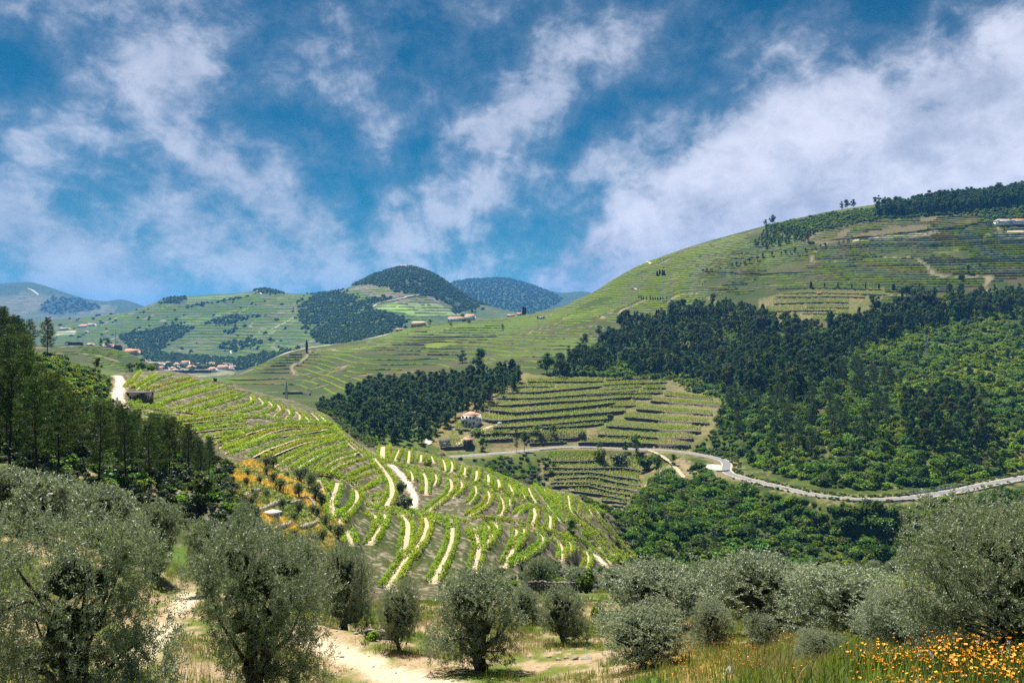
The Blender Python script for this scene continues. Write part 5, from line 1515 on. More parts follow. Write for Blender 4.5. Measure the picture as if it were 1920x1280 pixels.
# tangle in the gully between the near vineyard and the road
GU = [(880, 862), (950, 858), (1000, 852), (1045, 866), (1030, 900), (1010, 915), (1060, 925), (1110, 948), (1160, 962), (1200, 940), (1215, 960), (1190, 1000), (1195, 1050), (1165, 1045), (1130, 985), (1105, 950), (1040, 925), (985, 905), (930, 888)]
pg = clear_of(scatter_poly(GU, 255, 450, 4.2, 18), LINES_NEAR + ROADLINE, 3.5)
pg = np.concatenate([pg, clear_of(scatter_poly([(1148, 962), (1195, 978), (1205, 1055), (1175, 1058), (1163, 1010)], 180, 320, 3.0, 181), LINES_NEAR, 2.0)])
plant_many('bush', V_BUSH + V_GREY, pg, rg.uniform(.8, 1.9, len(pg)), 19, 'green bush in the gully between the near vineyard and the road', 'bush', 'bushes in the gully', 12, 'valley_scrub')
for k, (px, py, w, h, y0, y1, v, nm, lab) in enumerate([
    (968, 847, 9, 49, 400, 480, V_PINEF[0], 'eucalyptus_tree', 'slender dark tree beside the road, left of the broad bright eucalyptus'),
    (983, 847, 24, 40, 400, 480, V_ROUND[1], 'eucalyptus_tree', 'broad bright green tree at the road edge casting a big shadow downhill'),
    (905, 845, 24, 26, 400, 480, V_ROUND[0], 'round_tree', 'round bright green tree on the bank below the red-roofed shed'),
    (1193, 848, 26, 36, 400, 480, V_ROUND[2], 'round_tree', 'tallest green tree on the valley edge of the road under the big terraces'),
    (1173, 848, 18, 22, 400, 480, V_ROUND[3], 'round_tree', 'smaller tree at the road edge left of the tallest one there'),
    (1125, 842, 14, 16, 400, 480, V_ROUND[3], 'round_tree', 'small tree in front of the tall wall along the road'),
    (1126, 866, 34, 26, 380, 450, V_BUSH[1], 'bush', 'big dark round bush below the road, left of the scrub by the dirt track'),
    (1160, 868, 34, 20, 380, 450, V_GREY[0], 'bush', 'wide grey-green bush under the road trees'),
    (1235, 892, 26, 42, 360, 440, V_ROUND[1], 'round_tree', 'dark tree standing left of the sandy track below the road'),
    (1213, 880, 36, 30, 360, 440, V_BUSH[0], 'bush', 'dense bush beside the dark tree left of the sandy track'),
    (1262, 872, 20, 22, 380, 440, V_ROUND[0], 'round_tree', 'green tree right of the top of the sandy track'),
    (1008, 815, 20, 20, 430, 560, V_ROUND[1], 'round_tree', 'left of two dark round trees on the low terraces under the walls'),
    (1037, 814, 14, 18, 430, 560, V_ROUND[2], 'round_tree', 'right of two dark round trees on the low terraces under the walls'),
    (1092, 820, 17, 13, 430, 560, V_GREY[0], 'bush', 'pale round bush at the right end of the low terraces'),
    (892, 814, 34, 13, 430, 560, V_BUSH[2], 'bush', 'wide dark hedge-like bush below the white house'),
    (930, 815, 16, 10, 430, 560, V_BUSH[0], 'bush', 'dark bush right of the hedge below the white house'),
    (897, 795, 9, 9, 430, 560, V_BUSHL[0], 'bush', 'yellow-green bush against the front of the white house'),
    (939, 812, 7, 6, 430, 560, V_BUSHL[1], 'bush', 'small yellow bush on the low terraces'),
    (865, 812, 12, 8, 430, 560, V_BUSH[3], 'bush', 'bush on the grassy ridge right of its dry strip'),
    (1144, 786, 13, 11, 430, 600, V_BUSH[1], 'bush', 'dark bush at the left corner of the big terraces'),
    (1070, 1003, 36, 32, 180, 330, V_ROUND[0], 'round_tree', 'round green tree standing alone among the rows of the near vineyard'),
    (803, 873, 20, 14, 200, 330, V_BUSHL[2], 'bush', 'bright bush among the rows on the crest of the near vineyard'),
    (752, 925, 22, 24, 160, 330, V_GREY[1], 'bush', 'grey-green bush beside the white track through the near vineyard'),
    (760, 952, 36, 26, 160, 330, V_GREY[0], 'bush', 'larger grey bush below the white track through the near vineyard'),
    (1025, 700, 34, 40, 560, 700, V_EUCB[0], 'round_tree', 'left of a pair of tall dark trees above the walled vineyard'),
    (1052, 700, 36, 40, 560, 700, V_EUCB[1], 'round_tree', 'right of a pair of tall dark trees above the walled vineyard'),
    (960, 705, 22, 34, 560, 700, V_CYP[0], 'cypress_tree', 'dark pointed tree at the right end of the hollow wood'),
    (945, 706, 18, 28, 560, 700, V_CYP[1], 'cypress_tree', 'shorter pointed tree at the right end of the hollow wood'),
    (867, 680, 24, 24, 700, 900, V_EUCB[2], 'round_tree', 'round tree at the top edge of the hollow wood'),
    (898, 700, 32, 48, 560, 700, V_EUCB[3], 'round_tree', 'tallest tree rising over the hollow wood'),
    (1098, 650, 20, 26, 560, 900, V_EUCB[1], 'round_tree', 'blue-green tree left of the eucalyptus belt'),
    (1066, 668, 14, 20, 560, 900, V_EUCB[2], 'round_tree', 'small blue-green tree lower left of the eucalyptus belt'),
    (1124, 638, 20, 28, 560, 900, V_EUC[3], 'eucalyptus_tree', 'leaning eucalyptus at the left tip of the belt'),
    (943, 617, 9, 10, 900, 1300, V_ROUND[2], 'round_tree', 'single round tree in the rows right of the farmhouses'),
    (806, 607, 10, 11, 900, 1300, V_ROUND[0], 'round_tree', 'round tree left of the pale farmhouse'),
    (846, 612, 9, 10, 900, 1300, V_ROUND[3], 'round_tree', 'round tree in front of the pale farmhouse'),
    (880, 608, 9, 8, 900, 1300, V_ROUND[1], 'round_tree', 'round tree in front of the orange-roofed farmhouse'),
    (870, 603, 14, 7, 900, 1300, V_BUSH[1], 'bush', 'garden bushes between the two farmhouses'),
    (1515, 455, 17, 20, 850, 1250, V_RUST[0], 'round_tree', 'brownish round tree at the right end of the hillside thicket'),
    (1815, 513, 14, 17, 700, 1000, V_ROUND[0], 'round_tree', 'dark tree at the left of the bright vineyard high on the right'),
    (1838, 503, 8, 10, 700, 1000, V_ROUND[1], 'round_tree', 'small dark tree in the bright vineyard high on the right'),
    (1803, 525, 14, 12, 700, 1000, V_BUSH[1], 'bush', 'dark bush just above the eucalyptus belt on the right'),
    (1750, 462, 8, 8, 850, 1250, V_BUSH[2], 'bush', 'lone bush in the wide vineyard of the right hill'),
    (189, 648, 12, 16, 850, 1050, V_ROUND[0], 'round_tree', 'left of two round trees on the village hill skyline'),
    (202, 648, 12, 19, 850, 1050, V_ROUND[2], 'round_tree', 'right of two round trees on the village hill skyline'),
    (243, 695, 24, 22, 330, 600, V_ROUND[1], 'round_tree', 'dark tree behind the top of the near vineyard, below the village hill'),
    (265, 698, 26, 26, 330, 600, V_ROUND[3], 'round_tree', 'large dark tree behind the top rows of the near vineyard'),
    (283, 699, 20, 14, 330, 600, V_BUSHL[0], 'bush', 'bright green bush behind the top rows of the near vineyard'),
    (403, 722, 8, 9, 320, 500, V_BUSH[1], 'bush', 'dark bush at the edge of the near vineyard under the stone wall'),
]):
    g = unproj(px, py, y0, y1)
    me0 = v[0] if isinstance(v, tuple) else v
    bw, bh = extent(me0)
    sx = w * g[1] / F / bw; sz = h * g[1] / F / bh
    plant(nm, v, (g[0], g[1], g[2] - .1), (sx, sx, sz), k * 1.3, lab, 'bush' if nm == 'bush' else 'tree')

tb = clear_of(scatter_poly([(1296, 846), (1318, 822), (1345, 802), (1400, 800), (1415, 815), (1402, 842), (1385, 862), (1350, 858)], 340, 520, 3.2, 20), ROADLINE, 6.5)
plant_many('bush', V_BUSH + V_GREY, tb, rg.uniform(.8, 2.0, len(tb)), 20, 'green bush between the big terraces and the road bend', 'bush', 'bushes at the road bend', 10, 'slope_scrub')
pq = []
for q in range(5):
    s_ = 1 if q < 3 else -1
    d_ = (3.6 + 1.3 * (q % 3)) * s_ + rg.normal(size=len(road_xy)) * .5
    w_ = road_xy + side_ * (-d_)[:, None]; keep_ = (rg.random(len(w_)) < .62) & ((road_px > 1385) | (s_ > 0)) & (road_px > 1290)
    pq.append(np.column_stack([w_, H(w_[:, 0], w_[:, 1])])[keep_])
pq = np.concatenate(pq)
plant_many('bush', V_BUSH + V_GREY + V_BUSHL[:1], pq, rg.uniform(.4, .95, len(pq)), 88, 'low bush on the verge of the road', 'bush', 'verge bushes', 0, 'verge_scrub')
cb2 = clear_of(scatter_poly([(622, 780), (655, 795), (700, 822), (718, 838), (712, 850), (680, 838), (640, 806)], 270, 350, 2.6, 91), LINES_NEAR, 1.6)
rb_ = clear_of(scatter_poly([(1088, 922), (1140, 950), (1192, 982), (1208, 1056), (1158, 1062), (1135, 1005), (1098, 955)], 185, 350, 2.2, 93), LINES_NEAR, 1.5)
plant_many('bush', V_BUSH + V_GREY, rb_, rg.uniform(.45, 1.2, len(rb_)), 94, 'low bush on the steep right rim of the near vineyard', 'bush', 'bushes on the right rim', 4, 'valley_scrub')
cb = clear_of(scatter_poly([(590, 768), (650, 800), (700, 840), (780, 850), (870, 866), (870, 838), (780, 828), (700, 812), (640, 776)], 312, 430, 3.3, 89), LINES_NEAR, 2.2)
plant_many('bush', V_BUSH + V_GREY, cb2, rg.uniform(.5, 1.1, len(cb2)), 92, 'low bush on the rim of the near vineyard beside the hollow wood', 'bush', 'bushes behind the crest', 4, 'valley_scrub')
plant_many('bush', V_BUSH + V_GREY + V_DARKB_, cb, rg.uniform(.7, 1.8, len(cb)), 90, 'dark bush along the back of the near vineyard crest', 'bush', 'bushes behind the crest', 6, 'valley_scrub')
# hedgerow trees and thicket on the big hill
thk = [(1412, 462), (1440, 428), (1475, 432), (1530, 440), (1520, 452), (1470, 460), (1440, 468)]
pt = scatter_poly(thk, 800, 1300, 6, 21)
plant_many('round_tree', V_ROUND, pt, rg.uniform(.6, 1.1, len(pt)), 22, 'dark round tree of the thicket high on the right hill', 'tree', 'thicket on the right hill', 30, 'hill_thicket')
rt = scatter_poly([(1435, 425), (1560, 400), (1700, 384), (1925, 370), (1925, 410), (1850, 424), (1830, 404), (1760, 404), (1640, 414), (1545, 434), (1500, 444)], 900, 1400, 4.6, 23)
rt2 = rg.random(len(rt)) < .55
plant_many('bush', V_BUSH, rt[rt2], rg.uniform(2.0, 3.4, rt2.sum()), 24, 'dark bush under the skyline wood of the right hill', 'bush', 'bushes under the skyline wood', 0, 'hill_thicket')
plant_many('bush', V_BUSHL, rt[~rt2], rg.uniform(1.6, 2.8, (~rt2).sum()), 25, 'light bush under the skyline wood of the right hill', 'bush', 'bushes under the skyline wood', 0, 'hill_thicket')
rp = scatter_poly([(1640, 396), (1750, 380), (1925, 362), (1925, 398), (1760, 401), (1640, 408)], 1000, 1350, 5.5, 26)
plant_many('pine_tree', V_EUCB, rp, rg.uniform(.7, 1.5, len(rp)), 27, 'dark pine of the wood along the skyline of the right hill', 'tree', 'pines on the right-hand skyline', 60, 'hill_thicket')
for k, (px, w, h) in enumerate([(1449, 10, 18), (1436, 8, 12), (1578, 9, 15), (1588, 11, 17), (1600, 12, 16), (1640, 9, 15), (1648, 11, 17)]):
    y = 1165.0; x = (px - 960) / F * y
    ygs = np.linspace(1000, 1350, 60); zz = H((px - 960) / F * ygs, ygs); y = float(ygs[(zz / ygs).argmax()]); x = (px - 960) / F * y
    v = V_EUCB[k % 4]; s = h * y / F / extent(v[0])[1]
    plant('pine_tree', v, (x, y, float(H(x, y)) - .2), (s * 1.1, s * 1.1, s), k, ['tall pine alone on the skyline at the left of the ridge bushes', 'short pine left of the tall lone skyline pine', 'first of three skyline pines in a group', 'second of three skyline pines in a group',
          'third of three skyline pines in a group', 'skyline pine at the left end of the ridge wood', 'second skyline pine from the left end of the ridge wood'][k], 'tree')
hr = 0
for line in [[(1318, 512), (1350, 507), (1420, 490)], [(1430, 484), (1482, 477)], [(1490, 475), (1530, 469)], [(1538, 466), (1590, 455)]]:
    xy = line3(line, 700, 1300, 5.0)
    for q in xy:
        if rg.random() < .15: continue
        plant('round_tree', V_ROUND[rg.integers(0, 4)], (q[0], q[1], float(H(*q)) - .3), float(rg.uniform(.55, 1.05)), float(rg.uniform(0, 6)), 'dark round tree in the hedgerow line across the right hill vineyard', 'tree', 'hedgerow on the right hill')
# cypresses
for k, (px, py, w, h, y0, y1, lab) in enumerate([
    (981, 584, 5, 18, 1000, 1300, 'left of the two tall cypresses on the saddle of the hill'), (984.5, 584, 5, 17, 1000, 1300, 'right of the two tall cypresses on the saddle of the hill'),
    (575, 660, 5, 23, 800, 1100, 'lone dark cypress on the left shoulder of the terraced hill'),
    (1008, 598, 3, 6, 900, 1300, 'small cypress beside the tiny white hut on the hill')]):
    g = unproj(px, py, y0, y1); s = g[1] / F
    plant('cypress_tree', V_CYP[k % 2], g - (0, 0, .2), (w * s / 1.6, w * s / 1.6, h * s / 8), k, lab, 'tree')
for k, (px, py, w, h) in enumerate([(1520.5, 539, 6, 12), (1546, 538, 2.4, 9), (1571, 539, 3, 11), (1597, 540, 2.8, 10), (1623, 541, 2.4, 11), (1648, 542, 4, 11), (1675, 543, 7, 12), (1724, 540, 3, 10)]):
    g = unproj(px, py, 700, 1000); s = g[1] / F
    plant('cypress_tree', V_CYP[k % 2], g - (0, 0, .2), (w * s / 1.6, w * s / 1.6, h * s / 8), k, '%s cypress from the left in the spaced row above the small terraces' % ['first', 'second', 'third', 'fourth', 'fifth', 'sixth', 'seventh', 'eighth'][k], 'tree', 'cypress row above the small terraces')
for k, px in enumerate([1198, 1202, 1206, 1212, 1219, 1224, 1228, 1233, 1238, 1243, 1250]):
    g = unproj(px, 561.5, 700, 1150); s = g[1] / F
    plant('cypress_tree', V_CYP[k % 2], g - (0, 0, .2), (2.2 * s / 1.6, 2.2 * s / 1.6, (6 + 3 * (k in (0, 1, 4))) * s / 8), k, 'small dark cypress in the close row at the top of the eucalyptus belt', 'tree', 'close cypress row')
for k, (px, py) in enumerate([(1237, 516), (1242, 516), (1245, 517), (1232, 518)]):
    g = unproj(px, py, 800, 1250); s = g[1] / F
    plant('cypress_tree', V_CYP[k % 2], g - (0, 0, .2), (4 * s / 1.6, 4 * s / 1.6, 11 * s / 8), k, 'dark cypress of the little clump by the track high on the hill', 'tree', 'cypress clump by the high track')

# ------------------------------------------------------------------ left knoll: pines over broom
KN = [(-120, 668), (0, 662), (60, 662), (120, 676), (180, 703), (213, 722), (222, 770), (232, 800), (330, 838), (425, 880), (430, 905), (240, 918), (0, 903), (-120, 900)]
pk = scatter_poly(KN, 72, 235, 4.3, 30)
pxk = 960 + F * pk[:, 0] / pk[:, 1]; pyk = HZ - F * pk[:, 2] / pk[:, 1]
top = (pyk < 755) & (pxk > 60)
keepk = np.where(top, rg.random(len(pk)) < .08, rg.random(len(pk)) < .8) & ~((pyk < 735) & (pxk > 105) & (pxk < 250)) & (pyk > 700 - 45 * (pxk < 60))
pk_ = pk[keepk]; pxk = pxk[keepk]
hk = rg.uniform(.6, 1.02, len(pk_))
# keep trees out of the sight line to the shed and the upper rows
roof = HZ - F * (pk_[:, 2] + 12.5 * hk) / pk_[:, 1]
lim = np.interp(pxk, [-100, 30, 75, 130, 200, 240, 330, 430], [570, 585, 690, 738, 760, 772, 788, 850])
hk = np.where(roof < lim, hk * np.clip((pk_[:, 1] * (HZ - lim) / F - pk_[:, 2]) / (12.5 * hk), .3, 1), hk)
plant_many('pine_tree', V_PINEN, pk_, hk, 31, 'tall dark pine on the shaded knoll at the left', 'tree', 'pines on the left knoll', 120, 'knoll_pines')
for k, (px, py, ptop, y0, y1, v, sx, lab) in enumerate([(88, 668, 592, 150, 260, V_PINEN[0], 1.0, 'open-crowned pine standing alone on the knoll skyline'), (58, 664, 596, 150, 260, V_PINEN[1], 1.2, 'bushy pine left of the lone skyline pine on the knoll'),
                            (12, 662, 576, 150, 260, V_PINEN[2], 1.4, 'tallest pine at the left edge of the knoll skyline'), (34, 665, 590, 150, 260, V_PINEN[3], 1.2, 'second pine from the left on the knoll skyline'), (-14, 662, 580, 150, 260, V_PINEN[0], 1.4, 'pine cut by the left picture edge on the knoll'),
                            (184, 700, 668, 200, 270, V_ROUND[0], .8, 'dark bushy tree at the right end of the knoll top')]):
    g = unproj(px, py, y0, y1); s = ((HZ - ptop) / F * g[1] - g[2]) / extent(v[0])[1]
    plant('pine_tree' if k < 5 else 'round_tree', v, g - (0, 0, .2), (s * sx, s * sx, s), k * 2., lab, 'tree')
pb = clear_of(scatter_poly([(-120, 668), (0, 662), (60, 662), (120, 676), (180, 703), (212, 722), (218, 765), (150, 800), (0, 800), (-120, 780)], 110, 250, 1.9, 32), [tracks[2][0]], 2.4)
hb = rg.uniform(.45, 1.25, len(pb)); lt = rg.random(len(pb)) < .62
plant_many('bush', V_BUSHL, pb[lt], hb[lt], 33, 'bright yellow-green broom bush on the sunlit knoll', 'bush', 'broom on the left knoll', 24, 'knoll_scrub')
plant_many('bush', V_BUSH, pb[~lt], hb[~lt] * 1.2, 34, 'dark green bush on the sunlit knoll', 'bush', 'dark bushes on the left knoll', 12, 'knoll_scrub')
pu = scatter_poly([(0, 800), (232, 800), (330, 835), (425, 868), (440, 920), (500, 985), (540, 1030), (440, 1030), (330, 990), (240, 950), (0, 925)], 52, 165, 2.4, 35)
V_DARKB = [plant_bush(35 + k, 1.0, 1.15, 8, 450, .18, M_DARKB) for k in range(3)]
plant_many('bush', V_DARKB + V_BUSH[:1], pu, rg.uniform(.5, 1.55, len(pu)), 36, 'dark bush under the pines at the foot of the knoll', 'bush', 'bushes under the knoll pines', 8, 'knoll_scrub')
g = unproj(372, 968, 50, 100); plant('round_tree', V_ROUND[1], g, (.62, .62, .62), 1, 'bright green bushy tree behind the left olives', 'tree')

# ------------------------------------------------------------------ far woods: masses
M_FARW = leaf_mat('far_wood_leaf', (.065, .125, .035), (.04, .08, .025), trans=.35, scale=.3, obj_var=.18, hue_var=.015, spec=.05)
V_FAR = [plant_bush(200 + k, 1.0, .95, 6, 60, .65, M_FARW) for k in range(3)]
fp = []
for k, poly in enumerate(far_forest):
    p = scatter_poly(poly, 1500, 3250, 10.5 if k < 3 or k > 8 else 14, 210 + k); fp.append(p[fbm(p[:, 0] / 60, p[:, 1] / 60, 3) > -.3])
    cxy = np.mean(poly, axis=0); big = [tuple(cxy + (np.array(q) - cxy) * np.array([1.12, 1.2])) for q in poly]
    p = scatter_poly(big, 1500, 3250, 26, 310 + k); fp.append(p[fbm(p[:, 0] / 70, p[:, 1] / 70, 3) > .02])
fp = np.concatenate(fp)
scatter_gn('far_woodland', V_FAR, fp - (0, 0, 1.0), rg.integers(0, 3, len(fp)), rg.uniform(3.5, 8.0, len(fp)), rg.uniform(0, 6, len(fp)))
dp = scatter_poly([(70, 578), (100, 556), (150, 560), (192, 576), (175, 582), (90, 592)], 3400, 6600, 45, 230)
dp2 = scatter_poly([(845, 530), (900, 520), (945, 520), (1000, 536), (1060, 560), (1000, 592), (900, 575)], 4300, 6600, 36, 231)
dp = np.concatenate([dp, dp2])
scatter_gn('distant_woodland', V_FAR, dp - (0, 0, 1.0), rg.integers(0, 3, len(dp)), rg.uniform(8, 14, len(dp)), rg.uniform(0, 6, len(dp)))
# scattered trees and hedges between the far vineyards
sp_ = scatter_poly([(110, 600), (300, 575), (480, 550), (600, 555), (580, 640), (440, 690), (250, 660), (110, 640)], 1600, 3100, 75, 232)
scatter_gn('far_scattered_trees', V_FAR, sp_ - (0, 0, 1.0), rg.integers(0, 3, len(sp_)), rg.uniform(3.5, 7.5, len(sp_)), rg.uniform(0, 6, len(sp_)))
for nm, lst in SURPLUS.items():
    vs_, P, vi, sc, rz = [], [], [], [], []
    seen = {}
    for variants, p, v, s, r in lst:
        mp = []
        for w in variants:
            key = id(w[0]) if isinstance(w, tuple) else id(w)
            if key not in seen:
                seen[key] = len(vs_); vs_.append(joined(nm, list(w)) if isinstance(w, tuple) else w)
            mp.append(seen[key])
        P.append(p); vi.append(np.array(mp)[v]); sc.append(s); rz.append(r)
    # collection order is by name: the source names carry the index
    scatter_gn(nm, vs_, np.concatenate(P), np.concatenate(vi), np.concatenate(sc), np.concatenate(rz))
    print(nm, sum(map(len, P)))
# ------------------------------------------------------------------ buildings
M_WHITE = bsdf_mat('whitewash', (.78, .78, .76), .9, .12, .8)
M_CREAM = bsdf_mat('cream_plaster', (.62, .55, .42), .9, .15, .8)
M_YELLOW = bsdf_mat('ochre_plaster', (.58, .40, .10), .9, .15, .8)
M_TILE = bsdf_mat('terracotta_tile', (.46, .20, .12), .85, .35, 1.2, col2=(.58, .33, .22), bump=.5)
M_TILEP = bsdf_mat('faded_tile', (.58, .42, .34), .85, .3, 1.0)
M_PINK = bsdf_mat('pink_sheet_roof', (.60, .25, .22), .7, .2, 1.0)
M_GREYR = bsdf_mat('grey_roof', (.28, .27, .27), .8, .3, 1.0)
M_DARK = bsdf_mat('dark_pane', (.02, .025, .03), .25, .1, 1.0, spec=.5)
M_DOOR = bsdf_mat('brown_door', (.10, .06, .04), .7, .3, 2.0)
M_BLUE = bsdf_mat('blue_plaster', (.20, .30, .50), .8, .2, 1.0)
M_IRON = bsdf_mat('painted_steel', (.33, .36, .40), .6, .2, 1.0, spec=.4)
M_SLATE = bsdf_mat('slate', (.10, .095, .09), .85, .5, 2.0)


def gable_roof(w, d, rise, eave, th, hip=0.0):
    """roof over a w x d plan, ridge along x; hip>0 pulls the ridge ends in"""
    x, y = w / 2 + eave, d / 2 + eave
    r = max(0.02, x - hip)
    up = np.array([(-x, -y, 0), (x, -y, 0), (x, y, 0), (-x, y, 0), (-r, 0, rise), (r, 0, rise)])
    dn = up[:4] - (0, 0, th)
    V = np.concatenate([up, dn])
    q = np.array([(0, 1, 5, 4), (2, 3, 4, 5), (0, 6, 7, 1), (1, 7, 8, 2), (2, 8, 9, 3), (3, 9, 6, 0), (6, 9, 8, 7)])
    t = np.array([(1, 2, 5), (3, 0, 4)])
    mb = MB(); mb.add(V, [q, t], 0)
    return mb


def house(name, px, py, y0, y1, wpx, dm, hpx, rz, label, wallm=None, roofm=None, rise=.28, hip=0, nwin=3, floors=1, cat='house', chimney=False, door=True, side_win=1, win=None):
    """walls, roof, each window with its frame, door; placed on the ground seen at (px, py)"""
    g = unproj(px, py, y0, y1); s = g[1] / F
    w = wpx * s; h = hpx * s
    e = bpy.data.objects.new(name, None); COL.objects.link(e); e.location = g - (0, 0, .15); e.rotation_euler = (0, 0, R(rz))
    tag(e, label, cat)
    rr = rise * dm if hip or rise > .05 else .15
    wall_h = h - (rr if rise > .05 else .15)
    mb = MB(); mb.box((0, 0, wall_h / 2 - .6), (w, dm, wall_h + 1.2)); obj('wall', mb.build('wall', [wallm or M_WHITE]), e)
    if rise > .05:
        me = gable_roof(w, dm, rr, .35, .18, hip * dm / 2).build('roof', [roofm or M_TILE])
        if hip == 0:
            gb = MB(); gb.add([(-w/2, -dm/2, 0), (-w/2, dm/2, 0), (-w/2, 0, rr * .95)], np.array([(0, 1, 2)])); gb.add([(w/2, -dm/2, 0), (w/2, dm/2, 0), (w/2, 0, rr * .95)], np.array([(0, 1, 2)]))
            obj('gable', gb.build('gable', [wallm or M_WHITE]), e, (0, 0, wall_h))
    else:
        q = MB(); q.box((0, 0, .1), (w + .5, dm + .5, .2)); me = q.build('roof', [roofm or M_GREYR])
    rf = obj('roof', me, e, (0, 0, wall_h + .16 if rise > .05 else wall_h))
    if chimney:
        q = MB(); q.box((0, 0, .5), (.6, .6, 1.6)); q.box((0, 0, 1.36), (.8, .8, .12)); obj('chimney', q.build('chimney', [wallm or M_WHITE]), rf, (w * .2, dm * .12, rr * .6))
    fh = wall_h / floors
    ww, wh = win or (min(1.0, w / (nwin * 2.2 + .5)), min(1.3, fh * .5))
    wm = MB(); wm.box((0, 0, 0), (ww, .06, wh)); wme = wm.build('window', [M_DARK])
    fm = MB()
    for a in (-1, 1):
        fm.box((a * (ww / 2 + .05), -.02, 0), (.1, .12, wh + .2)); fm.box((0, -.021, a * (wh / 2 + .05)), (ww, .12, .1))
    fme = fm.build('frame', [M_DOOR if wallm is None else M_WHITE])
    dk = nwin // 2 if door else -1
    for fl in range(floors):
        for k in range(nwin):
            x = (k + .5) / nwin * w - w / 2; z = fl * fh + fh * .56
            if fl == 0 and k == dk and wall_h > 2.2:
                q = MB(); q.box((0, 0, .95), (min(.95, ww * 1.2), .06, 1.9)); obj('door', q.build('door', [M_DOOR]), e, (x, -dm / 2 - .02, .18))
                continue
            o = obj('window', wme, e, (x, -dm / 2 - .02, z)); obj('frame', fme, o)
    for k in range(side_win):
        y = (k + .5) / side_win * dm - dm / 2
        for sd in (-1, 1):
            o = obj('window', wme, e, (sd * (w / 2 + .02), y, wall_h * .55), (0, 0, R(90) * sd)); obj('frame', fme, o)
    return e, w, wall_h


e, w_, h_ = house('white_house', 884, 796, 430, 560, 30, 8.5, 25, -24, 'white two-storey house with a red hipped roof beside the walled vineyard', None, M_TILE, .22, 1.0, 4, 2, chimney=True, side_win=2)
q = MB(); q.box((0, 0, 1.5), (5.0, 4.0, 3.6)); an = obj('annex_wall', q.build('annex_wall', [M_CREAM]), e, (-w_ / 2 - 2.2, 6.0, 1.6))
q = MB(); q.add([(-3, -2.5, 0), (3, -2.5, 0), (3, 2.5, .7), (-3, 2.5, .7), (-3, -2.5, -.15), (3, -2.5, -.15), (3, 2.5, .55), (-3, 2.5, .55)], np.array([(0, 1, 2, 3), (7, 6, 5, 4), (0, 4, 5, 1), (1, 5, 6, 2), (2, 6, 7, 3), (3, 7, 4, 0)]))
obj('annex_roof', q.build('annex_roof', [M_TILEP]), e, (-w_ / 2 - 2.2, 6.0, 4.95))
q = MB()
for k in range(5): q.box((k * .8 - 1.6, 0, .45), (.06, .06, .9))
q.box((0, 0, .95), (3.4, .08, .08)); q.box((0, .5, -.1), (3.6, 1.1, .14)); obj('balcony', q.build('balcony', [M_DOOR]), e, (-w_ / 2 + 1.7, -4.9, h_ * .5))
house('stone_shed', 833, 832, 400, 520, 18, 5, 9.5, 12, 'small white-fronted shed with a rough slate roof at the tip of the ridge', M_WHITE, M_SLATE, .3, 0, 2, 1, 'shed')
house('small_shed', 878, 833, 400, 520, 15, 4.5, 12, -8, 'open-fronted shed with a pink sheet roof below the white house', M_STONE, M_PINK, .15, 0, 2, 1, 'shed')
house('storage_hut', 937, 796, 430, 560, 6, 1.5, 4.5, 0, 'tiny white box hut on the yard right of the white house', None, M_WHITE, 0, 0, 1, 1, 'hut', door=False, side_win=0)
house('stone_shed', 263, 752, 190, 340, 35, 4.2, 18, -14, 'dark low shed with a flat slate roof beside the white farm track', M_STONE, M_SLATE, 0, 0, 2, 1, 'shed', win=(.7, .6))
g = unproj(511, 968, 60, 185)
house('tin_hut', 511, 970, 60, 185, 17, 1.3, 13, -30, 'small blue-grey hut with a white sheet roof in the orange meadow', M_IRON, M_WHITE, 0, 0, 2, 1, 'hut', side_win=0, door=False, win=(.35, .4))
q = MB(); q.tube([(0, 0, 0), (0, 0, .75)], [.28, .26], 12); q.tube([(0, 0, .3), (0, 0, .34)], [.30, .30], 12); q.tube([(0, 0, .62), (0, 0, .66)], [.29, .29], 12)
g2 = unproj(521, 973, 60, 185); tag(obj('water_barrel', q.build('water_barrel', [M_GREYR]), None, g2 - (0, 0, .05)), 'grey barrel standing against the small meadow hut', 'barrel')
# farmhouses on the hill
house('farmhouse', 785, 606, 900, 1300, 28, 9, 10, 0, 'ochre farmhouse with a pinkish tiled roof on the hill shoulder', M_YELLOW, M_TILEP, .25, .8, 5)
house('farmhouse', 749, 608, 900, 1300, 13, 6, 5, 4, 'low ochre outbuilding left of the ochre farmhouse', M_YELLOW, M_TILEP, .2, 0, 2)
house('farmhouse', 855, 602, 900, 1320, 32, 9, 9, 0, 'long pale farmhouse with a red roof behind the ochre one', None, M_TILE, .2, .6, 6)
house('farmhouse', 881, 599, 900, 1320, 20, 9, 12, -4, 'white farmhouse with an orange roof at the right end of the farm', None, M_TILE, .3, .7, 3)
house('hut', 1015, 598, 900, 1300, 12, 5, 5, 0, 'tiny white hut beside a small cypress on the hillside', None, M_GREYR, 0, 0, 3, cat='hut')
house('farmhouse', 974, 583, 1000, 1310, 9, 6, 6, 0, 'white house just left of the two tall cypresses on the saddle', None, M_TILE, .25, 0, 2)
house('farmhouse', 958, 586, 1000, 1310, 14, 6, 4.5, 0, 'low tan house further left of the two cypresses on the saddle', M_CREAM, M_TILEP, .2, 0, 3)
house('winery', 1881, 421, 850, 1250, 27, 10, 10, 2, 'long white building with a row of dark windows high on the right hill', None, M_TILEP, .18, .5, 7)
house('winery', 1909, 419.5, 850, 1250, 26, 10, 9, 2, 'white wing with a brownish roof at the right picture edge on the hill', None, M_TILE, .18, .5, 6)
house('stone_shed', 1852, 424, 850, 1250, 8, 5, 4, 2, 'small grey shed left of the long white building on the hill', M_STONEL, M_GREYR, 0, 0, 1, cat='shed')
